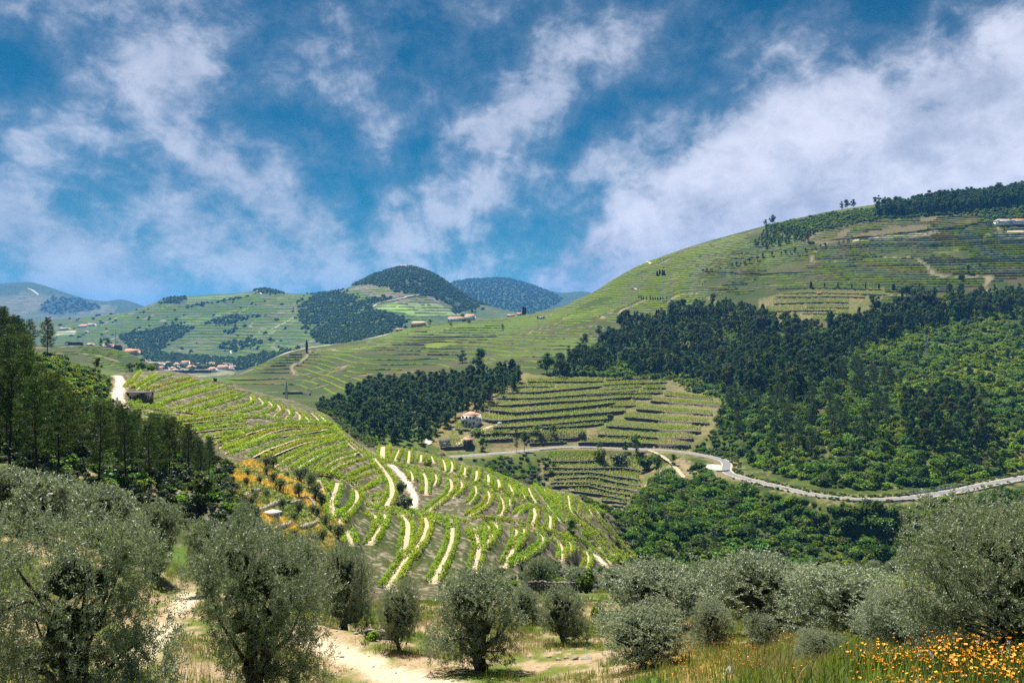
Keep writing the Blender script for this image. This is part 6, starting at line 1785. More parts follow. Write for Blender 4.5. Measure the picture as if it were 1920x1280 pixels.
house('stone_hut', 1536, 552, 700, 860, 6, 3, 4, 0, 'tiny orange-roofed hut in the middle of the small walled terraces', M_STONEL, M_TILE, .2, 0, 1, cat='hut', side_win=0)
# village on the hill end and by the river
VIL = [(203, 648, 18, 8, 7, 900, 1060, 'red-roofed house on the village hill left of the tall pole', M_WHITE, M_TILE, .25), (219, 655, 16, 8, 9, 900, 1060, 'dark-fronted house at the foot of the tall pole', M_STONE, M_GREYR, 0), (217, 647, 9, 6, 6, 900, 1060, 'small white house behind the foot of the tall pole', M_WHITE, M_TILE, .2),
       (248, 655, 24, 10, 10, 900, 1060, 'wide house with a red hipped roof at the brow of the village hill', M_CREAM, M_TILE, .3), (170, 645, 10, 7, 5, 900, 1060, 'pale house among trees on the village hill', M_CREAM, M_TILEP, .2), (130, 641, 12, 7, 4, 900, 1060, 'low white house at the left of the village hill', M_WHITE, M_GREYR, 0),
       (281, 677, 32, 14, 5, 1000, 1800, 'long flat-roofed hall below the brow of the village hill', M_CREAM, M_TILEP, 0), (294, 689, 28, 18, 8, 1200, 1800, 'white block with a row of openings at the left of the riverside village', M_WHITE, M_TILEP, 0), (331, 688, 7, 14, 9, 1200, 1800, 'narrow white gabled house in the riverside village', M_WHITE, M_TILEP, .3),
       (348, 688, 13, 14, 12, 1200, 1800, 'tall white house in the middle of the riverside village', M_WHITE, M_TILE, .2), (359, 691, 18, 12, 6, 1200, 1800, 'low house with a broad salmon roof below the tall white house', M_CREAM, M_TILE, .3), (368, 683, 13, 12, 5, 1200, 1800, 'house with a flat pink roof right of the tall white house', M_CREAM, M_TILEP, .2),
       (317, 675, 8, 10, 5, 1200, 1800, 'pale house at the upper left of the riverside village', M_CREAM, M_TILEP, .3), (335, 674, 11, 10, 4, 1200, 1800, 'tan house above the tall white house', M_CREAM, M_TILEP, .2), (319.5, 670, 2.6, 4, 6, 1200, 1800, 'slim church tower at the top of the riverside village', M_CREAM, M_TILEP, .3),
       (400, 686, 12, 12, 5, 1200, 1800, 'small red-roofed house behind the right end of the village', M_CREAM, M_TILE, .3), (398, 697, 15, 12, 9, 1200, 1800, 'white gabled house at the right front of the village', M_WHITE, M_TILE, .3), (418, 693, 22, 12, 9, 1200, 1800, 'long white house with a red roof at the right end of the village', M_WHITE, M_TILE, .3),
       (436, 690, 11, 10, 5, 1200, 1800, 'last red-roofed house at the right edge of the village', M_WHITE, M_TILE, .3), (382, 689, 10, 10, 5, 1200, 1800, 'blue-walled shed in the riverside village', M_BLUE, M_GREYR, 0), (393, 672, 12, 12, 5, 1500, 2300, 'white house across the river right of the village', M_WHITE, M_TILE, .25),
       (402, 678, 32, 10, 3.5, 1500, 2300, 'long blue-grey hall across the river', M_BLUE, M_GREYR, 0), (157, 613, 18, 20, 5, 1700, 3000, 'white estate house in the far vineyards at the left', M_WHITE, M_TILE, .25), (172, 611, 12, 18, 5, 1700, 3000, 'right wing of the white estate in the far vineyards', M_WHITE, M_TILEP, .2),
       (122, 618, 16, 18, 4, 1700, 3000, 'long tan estate barn in the far vineyards at the left', M_CREAM, M_TILEP, .15), (162, 624, 4, 10, 5, 1700, 3000, 'small white chapel below the far white estate', M_WHITE, M_TILE, .3), (757, 499.5, 13, 22, 4, 2500, 3200, 'small reddish building on the very top of the cone-shaped hill', M_CREAM, M_TILE, .2), (772, 500, 3, 8, 6, 2500, 3200, 'little tower on the top of the cone-shaped hill', M_CREAM, M_TILE, .3)]
for k, (px, py, w, d, h, y0, y1, lab, wm_, rm_, ri) in enumerate(VIL):
    house('tower' if 'tower' in lab else 'village_house', px, py, y0, y1, w, d, h, (k * 37 % 21) - 10, lab, wm_, rm_, ri, .7 if ri > .2 and k % 3 else 0, max(1, int(w / 4)), 2 if h >= 9 else 1, 'tower' if 'tower' in lab else 'house', side_win=1)
rv = np.random.default_rng(44)
for k in range(22):
    px, py = rv.uniform(300, 436), rv.uniform(672, 697)
    house('village_house', px, py, 1200, 1800, rv.uniform(6, 12), 9, rv.uniform(4, 7), rv.uniform(-25, 25), 'small house crowded among others in the riverside village', (M_WHITE, M_CREAM, M_WHITE)[k % 3], (M_TILE, M_TILEP, M_GREYR)[k % 3], .25, .6 * (k % 2), 2, side_win=0)['group' if False else 0]['group'] = 'small houses of the riverside village'
for p, y0, y1, h, m, lab in [([(286, 699), (330, 700), (375, 699), (396, 699)], 1200, 1700, 7, M_STONE, 'long dark river wall below the village'), ([(122, 646), (140, 648), (156, 646)], 850, 1010, 5, M_STONE, 'dark curved wall on top of the village hill vineyard'),
                             ([(270, 660), (290, 663), (300, 668)], 900, 1500, 4, M_STONEL, 'pale terrace wall under the house at the brow of the village hill'), ([(205, 693), (225, 695), (250, 698)], 320, 600, 1.4, M_STONE, 'low dark wall behind the top of the near vineyard'),
                             ([(530, 733), (560, 737), (582, 741)], 380, 700, 2.4, M_STONE, 'reddish-brown wall on the terraces beyond the near vineyard'), ([(503, 750), (540, 756), (555, 760)], 370, 600, 1.6, M_STONE, 'dark wall under the terraces beyond the near vineyard')]:
    xy = line3(p, y0, y1, 2.0 if y1 < 1100 else 8.0); z = smooth1(H(xy[:, 0], xy[:, 1]), 3)
    tag(obj('stone_wall', wall_mesh('stone_wall', xy, z - 2, z + h * .85, 1.0, m, len(lab), .08)), lab, 'wall')


def pylon(px, py, y0, y1, hpx, wpx, label, lattice=True):
    g = unproj(px, py, y0, y1); s = g[1] / F; h = hpx * s; w = wpx * s / 2
    mb, ma = MB(), MB()
    if lattice:
        lv = np.linspace(0, 1, 9)
        cs = [[np.array([a * w * (1 - .75 * t), b * w * (1 - .75 * t), t * h]) for t in lv] for a, b in ((-1, -1), (1, -1), (1, 1), (-1, 1))]
        for c in cs: mb.tube(c, .09, 4)
        for k in range(8):
            for q in range(4):
                mb.tube([cs[q][k], cs[(q + 1) % 4][k + 1]], .05, 3); mb.tube([cs[(q + 1) % 4][k], cs[q][k + 1]], .05, 3)
        for t in (.82, .93): ma.tube([(-w * 1.3, 0, t * h), (w * 1.3, 0, t * h)], .08, 4)
    else:
        mb.tube([(0, 0, -1), (0, 0, h * .7), (0, 0, h)], [.42, .30, .22], 8)
        for t in (.93, .97): ma.tube([(-1.3, 0, t * h), (1.3, 0, t * h)], .14, 4)
    e = bpy.data.objects.new('power_pylon' if lattice else 'utility_pole', None); COL.objects.link(e); e.location = g
    obj('mast', mb.build('mast', [M_IRON if lattice else M_BARKE]), e); obj('crossarm', ma.build('crossarm', [M_IRON if lattice else M_BARKE]), e)
    tag(e, label, 'pylon' if lattice else 'pole')


pylon(1737, 672, 380, 640, 45, 4, 'slim pale lattice pylon rising from the bushes on the right slope')
pylon(537, 764, 330, 520, 34, 4, 'thin grey lattice pylon behind the crest of the near vineyard')
pylon(217, 644, 900, 1060, 33, 3, 'tall dark pole on the village hill', False)
# cypress-dark row of far shrubs between pale fields is part of far_woodland

# ------------------------------------------------------------------ meadow with small olives and broken walls
V_OS = [plant_olive(300 + k, 2.6, 1.3, 420, 9, .17, .06, M_OLIVEM, .6, 1, nl=11) for k in range(4)]
M7 = lambda x, y: (420 + .1328 * x, 860 + .1328 * y)
MO = [(320, 375, 15), (190, 455, 15), (335, 240, 15), (600, 540, 19), (700, 330, 23), (800, 455, 25), (1040, 535, 24), (1070, 300, 24), (1220, 420, 28), (1290, 560, 32), (1060, 770, 28), (820, 700, 18), (1000, 1130, 26), (1390, 1160, 26), (1320, 800, 22), (600, 220, 15), (1150, 230, 20), (505, 340, 13),
      (440, 575, 19), (1430, 930, 22), (800, 800, 15), (1000, 880, 18), (1250, 760, 18), (100, 560, 26), (60, 420, 22), (250, 750, 34), (400, 700, 26), (900, 240, 8), (600, 130, 26), (680, 120, 22), (1380, 660, 20), (1500, 1010, 16), (1620, 1130, 26)]
MO.sort()
for k, (x, y, w) in enumerate(MO):
    px, py = M7(x, y); g = unproj(px, py, 60, 190); bw, bh = extent(V_OS[k % 4][0]); s = w * g[1] / F / bw
    plant('olive_tree', V_OS[k % 4], g - (0, 0, .05), (s, s, s * 1.02), k * 1.7, '%s small grey-green olive from the left on the orange grassy terrace' % ordw(k + 1), 'tree', 'small olives on the orange terrace')
for k, pts in enumerate(['720,1010 860,965 960,920', '1080,985 1200,960 1310,900', '1110,1095 1230,1085 1320,1130', '970,1250 1100,1180', '490,755 600,700 830,610', '880,620 1000,640 1090,600', '150,560 280,550 360,520', '1090,560 1200,540 1290,680', '400,470 510,450']):
    p = [M7(*map(float, q.split(','))) for q in pts.split()]
    xy = line3(p, 60, 190, .5); z = H(xy[:, 0], xy[:, 1])
    tag(obj('stone_wall', wall_mesh('stone_wall', xy, z - .5, z + .4, .35, M_STONE, k + 60, .12, M_STONEL)), 'broken dry stone terrace wall, number %s from the front' % k if False else ['low broken wall nearest the foot of the orange terrace, left', 'crumbling wall right of the nearest one on the orange terrace', 'short thick wall at the lower right of the orange terrace', 'lowest broken wall of the orange terrace',  # caps coloured paler than the faces, as lit tops
        'wall behind the small hut in the orange meadow', 'wall right of the small hut in the orange meadow', 'old wall at the left edge of the orange terrace', 'low wall at the right rim of the orange terrace by the vine walk', 'short stone edge in the upper orange grass'][k], 'wall')
# ------------------------------------------------------------------ foreground olive grove
HERO = [plant_olive(400, 3.6, 1.9, 6000, 18, .074, .018, M_OLIVE, .55, 2, nl=22, core=.34), plant_olive(401, 3.6, 1.9, 5600, 18, .074, .018, M_OLIVE, .6, 3, nl=20, core=.34)]
MID = [plant_olive(410 + k, 3.8, 1.9, 4200, 13, .098, .030, M_OLIVE, .55, 2, nl=20) for k in range(3)]
FAROL = [plant_olive(420 + k, 3.4, 1.8, 1700, 10, .15, .052, M_OLIVE, .5, 2, nl=16) for k in range(3)]
# centre column, crown left/right, crown top, foot row, distance
OL = [
 (HERO[0], 128, -70, 332, 940, 1345, 13.5, 'huge dark olive tree filling the lower left corner'),
 (HERO[1], 470, 325, 640, 968, 1300, 20.5, 'large olive tree left of the white path, its dark trunk showing at the bottom'),
 (MID[0], 650, 588, 706, 1012, 1196, 38, 'olive behind the large one, just left of the small dark-trunked olive'),
 (MID[1], 750, 702, 792, 1082, 1222, 32.5, 'small olive with a clear dark trunk beside the white path'),
 (MID[2], 890, 796, 988, 1062, 1252, 29, 'round full olive in the middle with a dark shadow in front'),
 (MID[0], 1057, 1006, 1108, 1093, 1214, 36, 'small pale olive right of the middle round one'),
 (MID[1], 1206, 1112, 1298, 1128, 1282, 25.5, 'round olive at the bottom right of centre'),
 (MID[2], 1222, 1112, 1334, 1052, 1212, 40, 'wide olive behind the round bottom one'),
 (MID[0], 1435, 1310, 1560, 1034, 1208, 35, 'wide dark-hearted olive above the young staked one'),
 (MID[2], 1425, 1388, 1466, 1148, 1258, 25, 'young thin olive with a stake in the orange grass'),
 (MID[1], 1610, 1470, 1750, 1062, 1262, 21.5, 'silvery olive in front of the bare soil patch'),
 (HERO[1], 1532, 1482, 1585, 1176, 1300, 16, 'thin young olive at the bottom edge left of the flowers'),
 (HERO[0], 1862, 1700, 2050, 915, 1262, 12, 'big silvery olive at the right edge above the orange flowers'),
 (HERO[1], 1690, 1590, 1795, 1100, 1262, 16.5, 'silvery olive left of the big right-hand one'),
 (FAROL[0], 298, 245, 345, 932, 1050, 47, 'grey olive with a dark hollow behind the two big left ones'),
 (FAROL[1], 200, 120, 262, 905, 1000, 50, 'grey olive at the foot of the pine knoll'),
 (FAROL[2], 92, 0, 160, 885, 1010, 44, 'grey olive behind the huge one at the left'),
 (FAROL[0], 20, -60, 75, 870, 1000, 47, 'grey olive at the left picture edge'),
 (FAROL[1], 388, 342, 432, 968, 1075, 44, 'olive behind the large left one, nearer its left shoulder'),
 (FAROL[2], 452, 415, 492, 935, 1040, 62, 'small olive between the knoll bushes and the orange terrace'),
 (FAROL[0], 560, 520, 606, 1000, 1120, 50, 'olive behind the top of the large left one'),
 (FAROL[1], 1090, 1056, 1128, 1062, 1115, 78, 'dark bushy olive behind the low wall'),
 (FAROL[2], 1148, 1120, 1180, 1058, 1115, 84, 'grey olive right of the dark bushy one behind the wall'),
 (FAROL[0], 1010, 975, 1045, 1040, 1105, 90, 'grey bush-like olive at the foot of the vineyard'),
 (FAROL[1], 1345, 1300, 1392, 1052, 1130, 60, 'olive half hidden behind the wide ones right of centre'),
 (FAROL[0], 1290, 1240, 1345, 1060, 1140, 52, 'olive filling the gap between the two wide ones right of centre'),
 (FAROL[1], 1500, 1450, 1555, 1058, 1140, 48, 'olive behind the silvery ones, left of the small olive row'),
 (FAROL[2], 1790, 1740, 1850, 1080, 1170, 34, 'olive behind the big right-hand one, below the bare soil'),
 (MID[2], 1330, 1285, 1385, 1125, 1240, 29, 'low olive between the round bottom one and the wide dark-hearted one'),
 (MID[0], 985, 950, 1020, 1098, 1180, 44, 'small olive just right of the middle round one'),
 (FAROL[2], 1560, 1520, 1600, 1058, 1100, 110, 'olive in the row in front of the valley wood, second from the left'),
]
for k, (v, cx, xl, xr, top, foot, Y, lab) in enumerate(OL):
    c = .5 * (xl + xr); x = (c - 960) / F * Y; z = float(H(x, Y)); bw, bh = extent(v[0])
    sxy = (xr - xl) * Y / F / bw; h = (HZ - top) / F * Y - z
    plant('olive_tree', v, (x, Y, z - .03), (sxy, sxy, h / bh), 2.1 * k + .4, lab, 'olive tree')
for k, (px, py, w, h, lab) in enumerate([(1605, 1078, 30, 24, 'first of the small round olives in front of the valley wood'), (1640, 1076, 32, 28, 'second of the small round olives in front of the valley wood'), (1675, 1078, 34, 30, 'third of the small round olives in front of the valley wood'),
        (1738, 1082, 38, 46, 'dark taller olive above the bare soil patch'), (1768, 1092, 30, 30, 'round olive right of the bare soil patch'), (1510, 1080, 26, 20, 'yellowish small tree at the left end of the small olive row'), (1700, 1102, 17, 18, 'tiny olive on the left of the bare soil patch'),
        (1725, 1104, 19, 22, 'tiny olive in the middle of the bare soil patch'), (1760, 1112, 27, 22, 'pale low olive at the right of the bare soil patch'), (1580, 1082, 22, 16, 'low pale bush in the small olive row'), (1460, 1090, 34, 30, 'small olive left of the yellowish tree')]):
    g = unproj(px, py, 100, 175); v = FAROL[k % 3]; bw, bh = extent(v[0]); s = w * g[1] / F / bw
    plant('olive_tree', v, g - (0, 0, .05), (s, s, h * g[1] / F / bh), k * 1.9, lab, 'olive tree')
# shrubs on the slope below the wall and along the foot of the vineyard
for k, (px, py, w, h, v, lab) in enumerate([(1098, 1112, 46, 44, V_BUSH[0], 'dark green bush behind the low stone wall'), (1050, 1098, 38, 16, V_BUSHL[0], 'yellow-green bush left of the dark one behind the wall'), (1120, 1165, 28, 42, V_BUSHL[1], 'yellow-green bush right of the small pale olive'),
        (980, 1085, 20, 14, V_GREY[0], 'grey bush below the last walk of the vineyard'), (1040, 1075, 36, 20, V_GREY[1], 'wide grey bush below the vineyard walks'), (1000, 1075, 26, 20, V_GREY[1], 'grey bush under the forked vineyard walk'), (1185, 1068, 30, 24, V_BUSH[2], 'dark bush at the right foot of the vineyard'),
        (1265, 1078, 50, 26, V_BUSH[3], 'dark bush where the valley wood meets the olives'), (700, 1200, 30, 22, V_BUSHL[2], 'low bush under the olive left of the dark-trunked one')]):
    g = unproj(px, py, 30, 260); bw, bh = extent(v); s = g[1] / F
    plant('bush', v, g - (0, 0, .05), (w * s / bw, w * s / bw, h * s / bh), k, lab, 'bush')
pw = scatter_poly([(900, 1075), (1000, 1055), (1120, 1055), (1195, 1052), (1230, 1075), (1150, 1100), (1000, 1112), (900, 1105)], 62, 200, 3.6, 50)
plant_many('bush', V_GREY + V_BUSH, clear_of(pw, LINES_NEAR, 1.8), RNG.uniform(.5, 1.1, 4000)[:len(clear_of(pw, LINES_NEAR, 1.8))], 51, 'grey-green bush along the foot of the near vineyard', 'bush', 'bushes at the vineyard foot', 12, 'foot_scrub')
for vs_, p, vi, sc, rz in SURPLUS.pop('foot_scrub', []):
    scatter_gn('foot_scrub', vs_, p, vi, sc, rz)
# scattered scrub on the bare vineyard banks
# low walls and stones
for k, (pts, y0, y1, h, lab) in enumerate([([(992, 1116), (1015, 1114), (1042, 1116), (1080, 1113)], 55, 95, 1.0, 'low dry stone wall with a dark shaded face behind the small olives'), ([(690, 1195), (735, 1198)], 30, 46, .4, 'low stone edge under the small dark-trunked olive')]):
    xy = line3(pts, y0, y1, .35); z = smooth1(H(xy[:, 0], xy[:, 1]), 3)
    e = bpy.data.objects.new('stone_wall', None); COL.objects.link(e); e.location = (*xy.mean(0), float(z.mean()))
    tag(e, lab, 'wall'); rw = np.random.default_rng(600 + k)
    core = wall_mesh('wall_core', xy, z - .4, z + h * .8, .32, M_STONE, k, .04); core.transform(__import__('mathutils').Matrix.Translation((-e.location[0], -e.location[1], -e.location[2]))); obj('wall_core', core, e)
    sm = []
    for q in range(5):
        m_ = MB(); m_.add(ICO_V * rw.uniform(.75, 1.2, (12, 1)) * np.array([.24, .2, .13]), ICO_F); sm.append(m_.build('stone', [M_STONEL if q % 2 else M_STONE]))
    n = 0
    for q in range(len(xy)):
        for c in range(int(h / .24) + 1):
            if n >= 150: break
            obj('stone', sm[rw.integers(0, 5)], e, (xy[q, 0] - e.location[0] + rw.normal() * .05, xy[q, 1] - e.location[1] - .12 + rw.normal() * .05, z[q] - e.location[2] + .08 + c * .23), (rw.normal() * .2, rw.normal() * .2, rw.uniform(0, 6)), float(rw.uniform(.75, 1.2))); n += 1
RS = np.random.default_rng(9)


def rock(px, py, wpx, label, flat=.5, y0=12, y1=60, group=None):
    g = unproj(px, py, y0, y1); s = wpx * g[1] / F / 2
    import bmesh
    bm = bmesh.new(); bmesh.ops.create_icosphere(bm, subdivisions=2, radius=1)
    for v in bm.verts:
        k = 1 + .35 * float(vnoise(v.co.x * 1.3 + px, v.co.y * 1.3 + v.co.z * 2.1 + py)) + .12 * RS.normal() * .5
        v.co *= k
    me = bpy.data.meshes.new('rock'); bm.to_mesh(me); bm.free(); me.materials.append(M_STONEL)
    tag(obj('rock', me, None, g + (0, 0, s * flat * .25), (RS.normal() * .2, RS.normal() * .2, RS.uniform(0, 6)), (s, s * RS.uniform(.6, 1), s * flat)), label, 'rock', group)


for a, lab in [((1030, 1232, 9), 'round white stone left of the rock pile'), ((1047, 1237, 13), 'pale stone at the left of the rock pile'), ((1062, 1234, 12), 'second pale stone of the rock pile'), ((1078, 1236, 18), 'flat slab of the rock pile'), ((1100, 1235, 26), 'largest slab at the right of the rock pile'),
               ((993, 1232, 6), 'small white stone right of the round olive'), ((970, 1259, 7), 'small stone on the path edge below the round olive'), ((1650, 1278, 16), 'white stone at the bottom right edge'), ((1565, 1279, 24), 'broad white stone at the bottom edge left of the flowers'), ((1620, 1279, 14), 'white stone between two others at the bottom edge'),
               ((1515, 1279, 8), 'small white stone at the bottom edge under the thin olive'), ((318, 1258, 30), 'flat stone under the left olives'), ((420, 1270, 24), 'stone beside the trunk of the large left olive'), ((345, 1272, 18), 'pale stone near the bottom left'), ((455, 1225, 12), 'stone in the grass behind the large left olive'), ((1375, 1260, 40), 'bleached flat stone in the orange grass')]:
    rock(*a, lab, .35 if a[2] > 14 else .6)
ps = scatter_poly([(260, 1170), (1500, 1180), (1600, 1290), (240, 1290)], 16, 48, .9, 52)
SM = []
for q in range(4):
    m_ = MB(); m_.add(ICO_V * np.random.default_rng(q).uniform(.7, 1.2, (12, 1)) * np.array([1, .8, .5]), ICO_F); SM.append(m_.build('pebble', [M_STONEL]))
scatter_gn('pebbles', SM, ps, RS.integers(0, 4, len(ps)), RS.uniform(.02, .085, len(ps)) * np.where(RS.random(len(ps)) < .1, 2, 1), RS.uniform(0, 6, len(ps)))
# stakes
for k, (px, py, hpx, Y, lab) in enumerate([(1292, 1282, 42, 21, 'thin dark stake standing in the grass at the bottom'), (1411, 1248, 78, 25.3, 'thin stake tied to the young olive')]):
    x = (px - 960) / F * Y; z = float(H(x, Y)); h = hpx * Y / F
    m_ = MB(); m_.tube([(0, 0, -.2), (.01, 0, h * .5), (0, .01, h)], [.022, .02, .016], 6); tag(obj('wooden_stake', m_.build('wooden_stake', [M_BARK]), None, (x, Y, z)), lab, 'stake')

# ------------------------------------------------------------------ grass, weeds, flowers
M_GRASS = leaf_mat('grass_blade', (.13, .19, .03), (.20, .20, .06), trans=.4, scale=1.5, obj_var=.3, tcol=(1.1, 1.1, .6))
M_DRYG = leaf_mat('dry_grass', (.34, .27, .12), (.25, .21, .08), trans=.3, scale=1.5, obj_var=.25)
M_WEED = leaf_mat('weed_leaf', (.07, .13, .025), (.11, .17, .03), trans=.35, scale=1.5, obj_var=.3)
M_ORANGE = leaf_mat('orange_petal', (.80, .26, .01), (.78, .42, .02), trans=.25, scale=2.0, obj_var=.15)
M_LILAC = leaf_mat('lilac_petal', (.55, .48, .62), (.6, .55, .65), trans=.2, scale=2.0, obj_var=.1)


def tuft(seed, n=26, h=.28, w=.012, spread=.10, m=None, lean=.5):
    rng = np.random.default_rng(seed)
    b = rng.normal(size=(n, 2)) * spread; a = rng.uniform(0, 6.28, n); hh = h * rng.uniform(.5, 1.15, n); l = hh * lean * rng.uniform(.2, 1.1, n)
    base = np.column_stack([b, np.full(n, -.02)]); dr = np.column_stack([np.cos(a), np.sin(a)]); sd = np.column_stack([-np.sin(a), np.cos(a), 0 * a]) * w / 2
    mid = base + np.column_stack([dr * (l * .35)[:, None], hh * .6]); tip = base + np.column_stack([dr * l[:, None], hh])
    V = np.stack([base - sd, base + sd, mid + sd * .8, mid - sd * .8, tip], 1).reshape(-1, 3); k = np.arange(n)[:, None] * 5
    mb = MB(); mb.add(V, [k + np.array([[0, 1, 2, 3]]), k + np.array([[3, 2, 4]])], 0)
    return mb.build('tuft', [m])


def flower(seed, n=10, h=.34):
    rng = np.random.default_rng(seed); mb = MB()
    for k in range(n):
        b = np.array([*rng.normal(size=2) * .17, -.02]); t = b + np.array([*rng.normal(size=2) * .05, h * rng.uniform(.55, 1.1)])
        mb.tube([b, (b + t) / 2 + (*rng.normal(size=2) * .015, 0), t], [.004, .003, .003], 3, 1, False)
        a = np.arange(9) * 2 * math.pi / 9; tl = unit(rng.normal(size=3) * .45 + (0, -.3, 1)); u = unit(np.cross(tl, (1, 0, .1))); v = np.cross(tl, u); r = rng.uniform(.011, .021)
        ring = t + r * (np.cos(a)[:, None] * u + np.sin(a)[:, None] * v) * np.where(np.arange(9) % 2, .8, 1.1)[:, None] + tl * .004
        mb.add(np.concatenate([ring, [t - tl * .004]]), np.array([(i, (i + 1) % 9, 9) for i in range(9)]), 0)
        for q in range(3):
            f = rng.uniform(.2, .8); c = b * (1 - f) + t * f; mb.add(*leaf_quads(c[None] + rng.normal(size=(1, 3)) * .01, unit(rng.normal(size=(1, 3)) + (0, 0, .6)), .07, .014, rng), 2)
    return mb.build('flower_clump', [M_ORANGE, M_WEED, M_WEED])


def flower_l(seed):
    rng = np.random.default_rng(seed); mb = MB()
    for k in range(6):
        b = np.array([*rng.normal(size=2) * .12, -.02]); t = b + np.array([*rng.normal(size=2) * .06, .4 * rng.uniform(.7, 1.1)])
        mb.tube([b, t], [.004, .003], 3, 1, False)
        P = t + rng.normal(size=(14, 3)) * np.array([.014, .014, .03]); mb.add(*leaf_quads(P, unit(rng.normal(size=(14, 3))), .022, .016, rng), 0)
    return mb.build('flower_spike', [M_LILAC, M_WEED])


GT = [tuft(k, 30, .26, .012, .13, M_GRASS) for k in range(3)] + [tuft(10 + k, 24, .30, .010, .12, M_DRYG, .6) for k in range(2)] + [tuft(20 + k, 20, .2, .028, .10, M_WEED, .9) for k in range(2)]
FGP = [(-140, 1300), (-140, 880), (330, 1060), (560, 1128), (800, 1120), (1000, 1105), (1150, 1105), (1300, 1095), (1450, 1082), (1600, 1070), (1760, 1066), (2080, 1050), (2080, 1300)]
pg = scatter_poly(FGP, 7.5, 60, .36, 60)
nz = fbm(pg[:, 0] / 2.2, pg[:, 1] / 2.2, 3) + .5 * fbm(pg[:, 0] / 9, pg[:, 1] / 9, 2)
pg = pg[nz > -.16]
pg = clear_of(clear_of(pg, [fg_xy], 1.05), [fg2_xy], .8)
pc_ = scatter_poly([(1380, 1330), (1380, 1225), (1560, 1215), (1760, 1180), (2080, 1150), (2080, 1330)], 6, 20, .2, 66)
flw = inpoly([(1590, 1300), (1640, 1262), (1720, 1245), (1790, 1225), (1850, 1208), (1960, 1195), (2080, 1190), (2080, 1330), (1590, 1330)], 960 + F * pc_[:, 0] / pc_[:, 1], HZ - F * pc_[:, 2] / pc_[:, 1])
pg = np.concatenate([pg, pc_[RS.random(len(pc_)) < np.where(flw, .16, .5)]])
nz2 = fbm(pg[:, 0] / 3 + 40, pg[:, 1] / 3, 3)
gold = inpoly([(1250, 1170), (1500, 1170), (1560, 1290), (1240, 1290)], 960 + F * pg[:, 0] / pg[:, 1], HZ - F * pg[:, 2] / pg[:, 1])
ty = np.where((nz2 > .08) | (gold & (RS.random(len(pg)) < .25)), RS.integers(3, 5, len(pg)), np.where(RS.random(len(pg)) < .16, RS.integers(5, 7, len(pg)), RS.integers(0, 3, len(pg))))
scatter_gn('grass', GT, pg, ty, RS.uniform(.55, 1.35, len(pg)), RS.uniform(0, 6, len(pg)))
pg2 = scatter_poly(FGP, 58, 170, 1.25, 61)
pg2 = pg2[fbm(pg2[:, 0] / 5, pg2[:, 1] / 5, 3) > -.05]
scatter_gn('meadow_grass', GT, pg2, RS.integers(0, 7, len(pg2)), RS.uniform(1.2, 2.6, len(pg2)), RS.uniform(0, 6, len(pg2)))
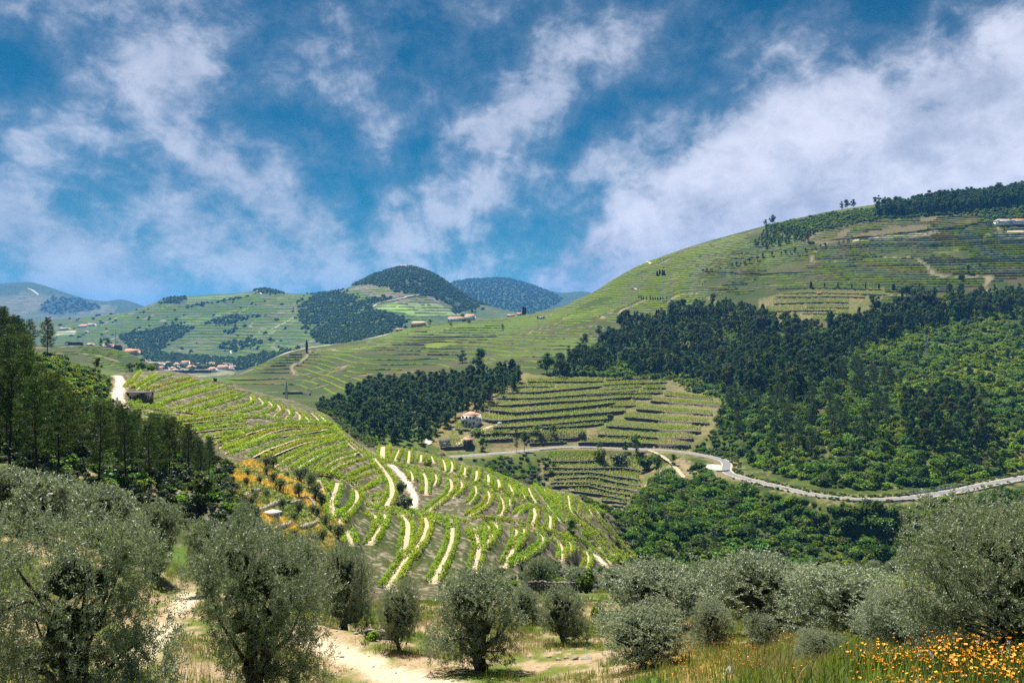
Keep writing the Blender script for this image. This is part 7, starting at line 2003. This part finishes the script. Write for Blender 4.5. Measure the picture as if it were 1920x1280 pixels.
# rough herbs on the vineyard banks and the orange terrace
pv = scatter_poly([(200, 705), (400, 712), (640, 795), (850, 860), (1100, 940), (1190, 1050), (1000, 1105), (740, 1100), (600, 1030), (424, 880), (330, 800), (230, 770)], 100, 345, 1.55, 62)
pv = clear_of(pv, [w[0] for w in walks] + [t[0] for t in tracks], 1.1)
pv = pv[fbm(pv[:, 0] / 6, pv[:, 1] / 6, 3) > -.02]
scatter_gn('bank_herbs', GT, pv, np.where(RS.random(len(pv)) < .55, RS.integers(3, 5, len(pv)), RS.integers(0, 7, len(pv))), RS.uniform(1.2, 2.8, len(pv)), RS.uniform(0, 6, len(pv)))
pm = scatter_poly([(428, 872), (470, 860), (520, 878), (562, 893), (602, 905), (640, 965), (655, 1012), (610, 1035), (520, 1005), (485, 965), (440, 930), (424, 892)], 60, 185, .8, 63)
MT = [tuft(40, 26, .3, .03, .16, M_GRASS), tuft(41, 26, .3, .03, .16, leaf_mat('orange_grass', (.62, .36, .03), (.55, .42, .05), trans=.3, scale=1., obj_var=.2)), tuft(42, 20, .25, .05, .16, M_WEED, .9)]
om = fbm(pm[:, 0] / 7, pm[:, 1] / 7, 3) + RS.normal(size=len(pm)) * .08
scatter_gn('terrace_grass', MT, pm, np.where(om < -.16, 1, np.where(om < .10, 0, 2)), RS.uniform(.8, 1.6, len(pm)), RS.uniform(0, 6, len(pm)))
# marigolds in the right corner, some strewn over the grass
FL = [flower(70 + k) for k in range(3)] + [flower_l(80)]
pf = scatter_poly([(1590, 1300), (1640, 1262), (1720, 1245), (1790, 1225), (1850, 1208), (1960, 1195), (2080, 1190), (2080, 1330), (1590, 1330)], 6.5, 16, .21, 64)
pf = pf[fbm(pf[:, 0] / .6, pf[:, 1] / .6, 3) > .0]
scatter_gn('orange_flowers', FL, pf, np.where(RS.random(len(pf)) < .025, 3, RS.integers(0, 3, len(pf))), RS.uniform(.7, 1.3, len(pf)), RS.uniform(0, 6, len(pf)))
pf2 = scatter_poly([(1250, 1185), (1500, 1185), (1600, 1290), (1250, 1290)], 12, 40, 1.2, 65)
scatter_gn('strewn_flowers', FL[:3], pf2, RS.integers(0, 3, len(pf2)), RS.uniform(.6, 1.0, len(pf2)), RS.uniform(0, 6, len(pf2)))

# ------------------------------------------------------------------ air: everything far fades towards blue
HAZE_D = 0.000075


def build_haze():
    m, nt, N, L = new_mat('haze')
    out = N('ShaderNodeOutputMaterial'); pv_ = N('ShaderNodeVolumePrincipled')
    pv_.inputs['Color'].default_value = (.12, .44, 1.0, 1); pv_.inputs['Density'].default_value = HAZE_D; pv_.inputs['Anisotropy'].default_value = 0.0
    L(pv_.outputs[0], out.inputs['Volume'])
    mb = MB(); zb, zt = float(ZG.min()) - 40, float(ZG.max()) + 60
    mb.box((0, 6800, (zb + zt) / 2), (40000, 15000, zt - zb))
    tag(obj('haze', mb.build('haze', [m])), kind='stuff')


if HAZE_D:
    build_haze()
print('script time', round(time.time() - T00, 1), 'objects', len(bpy.data.objects))
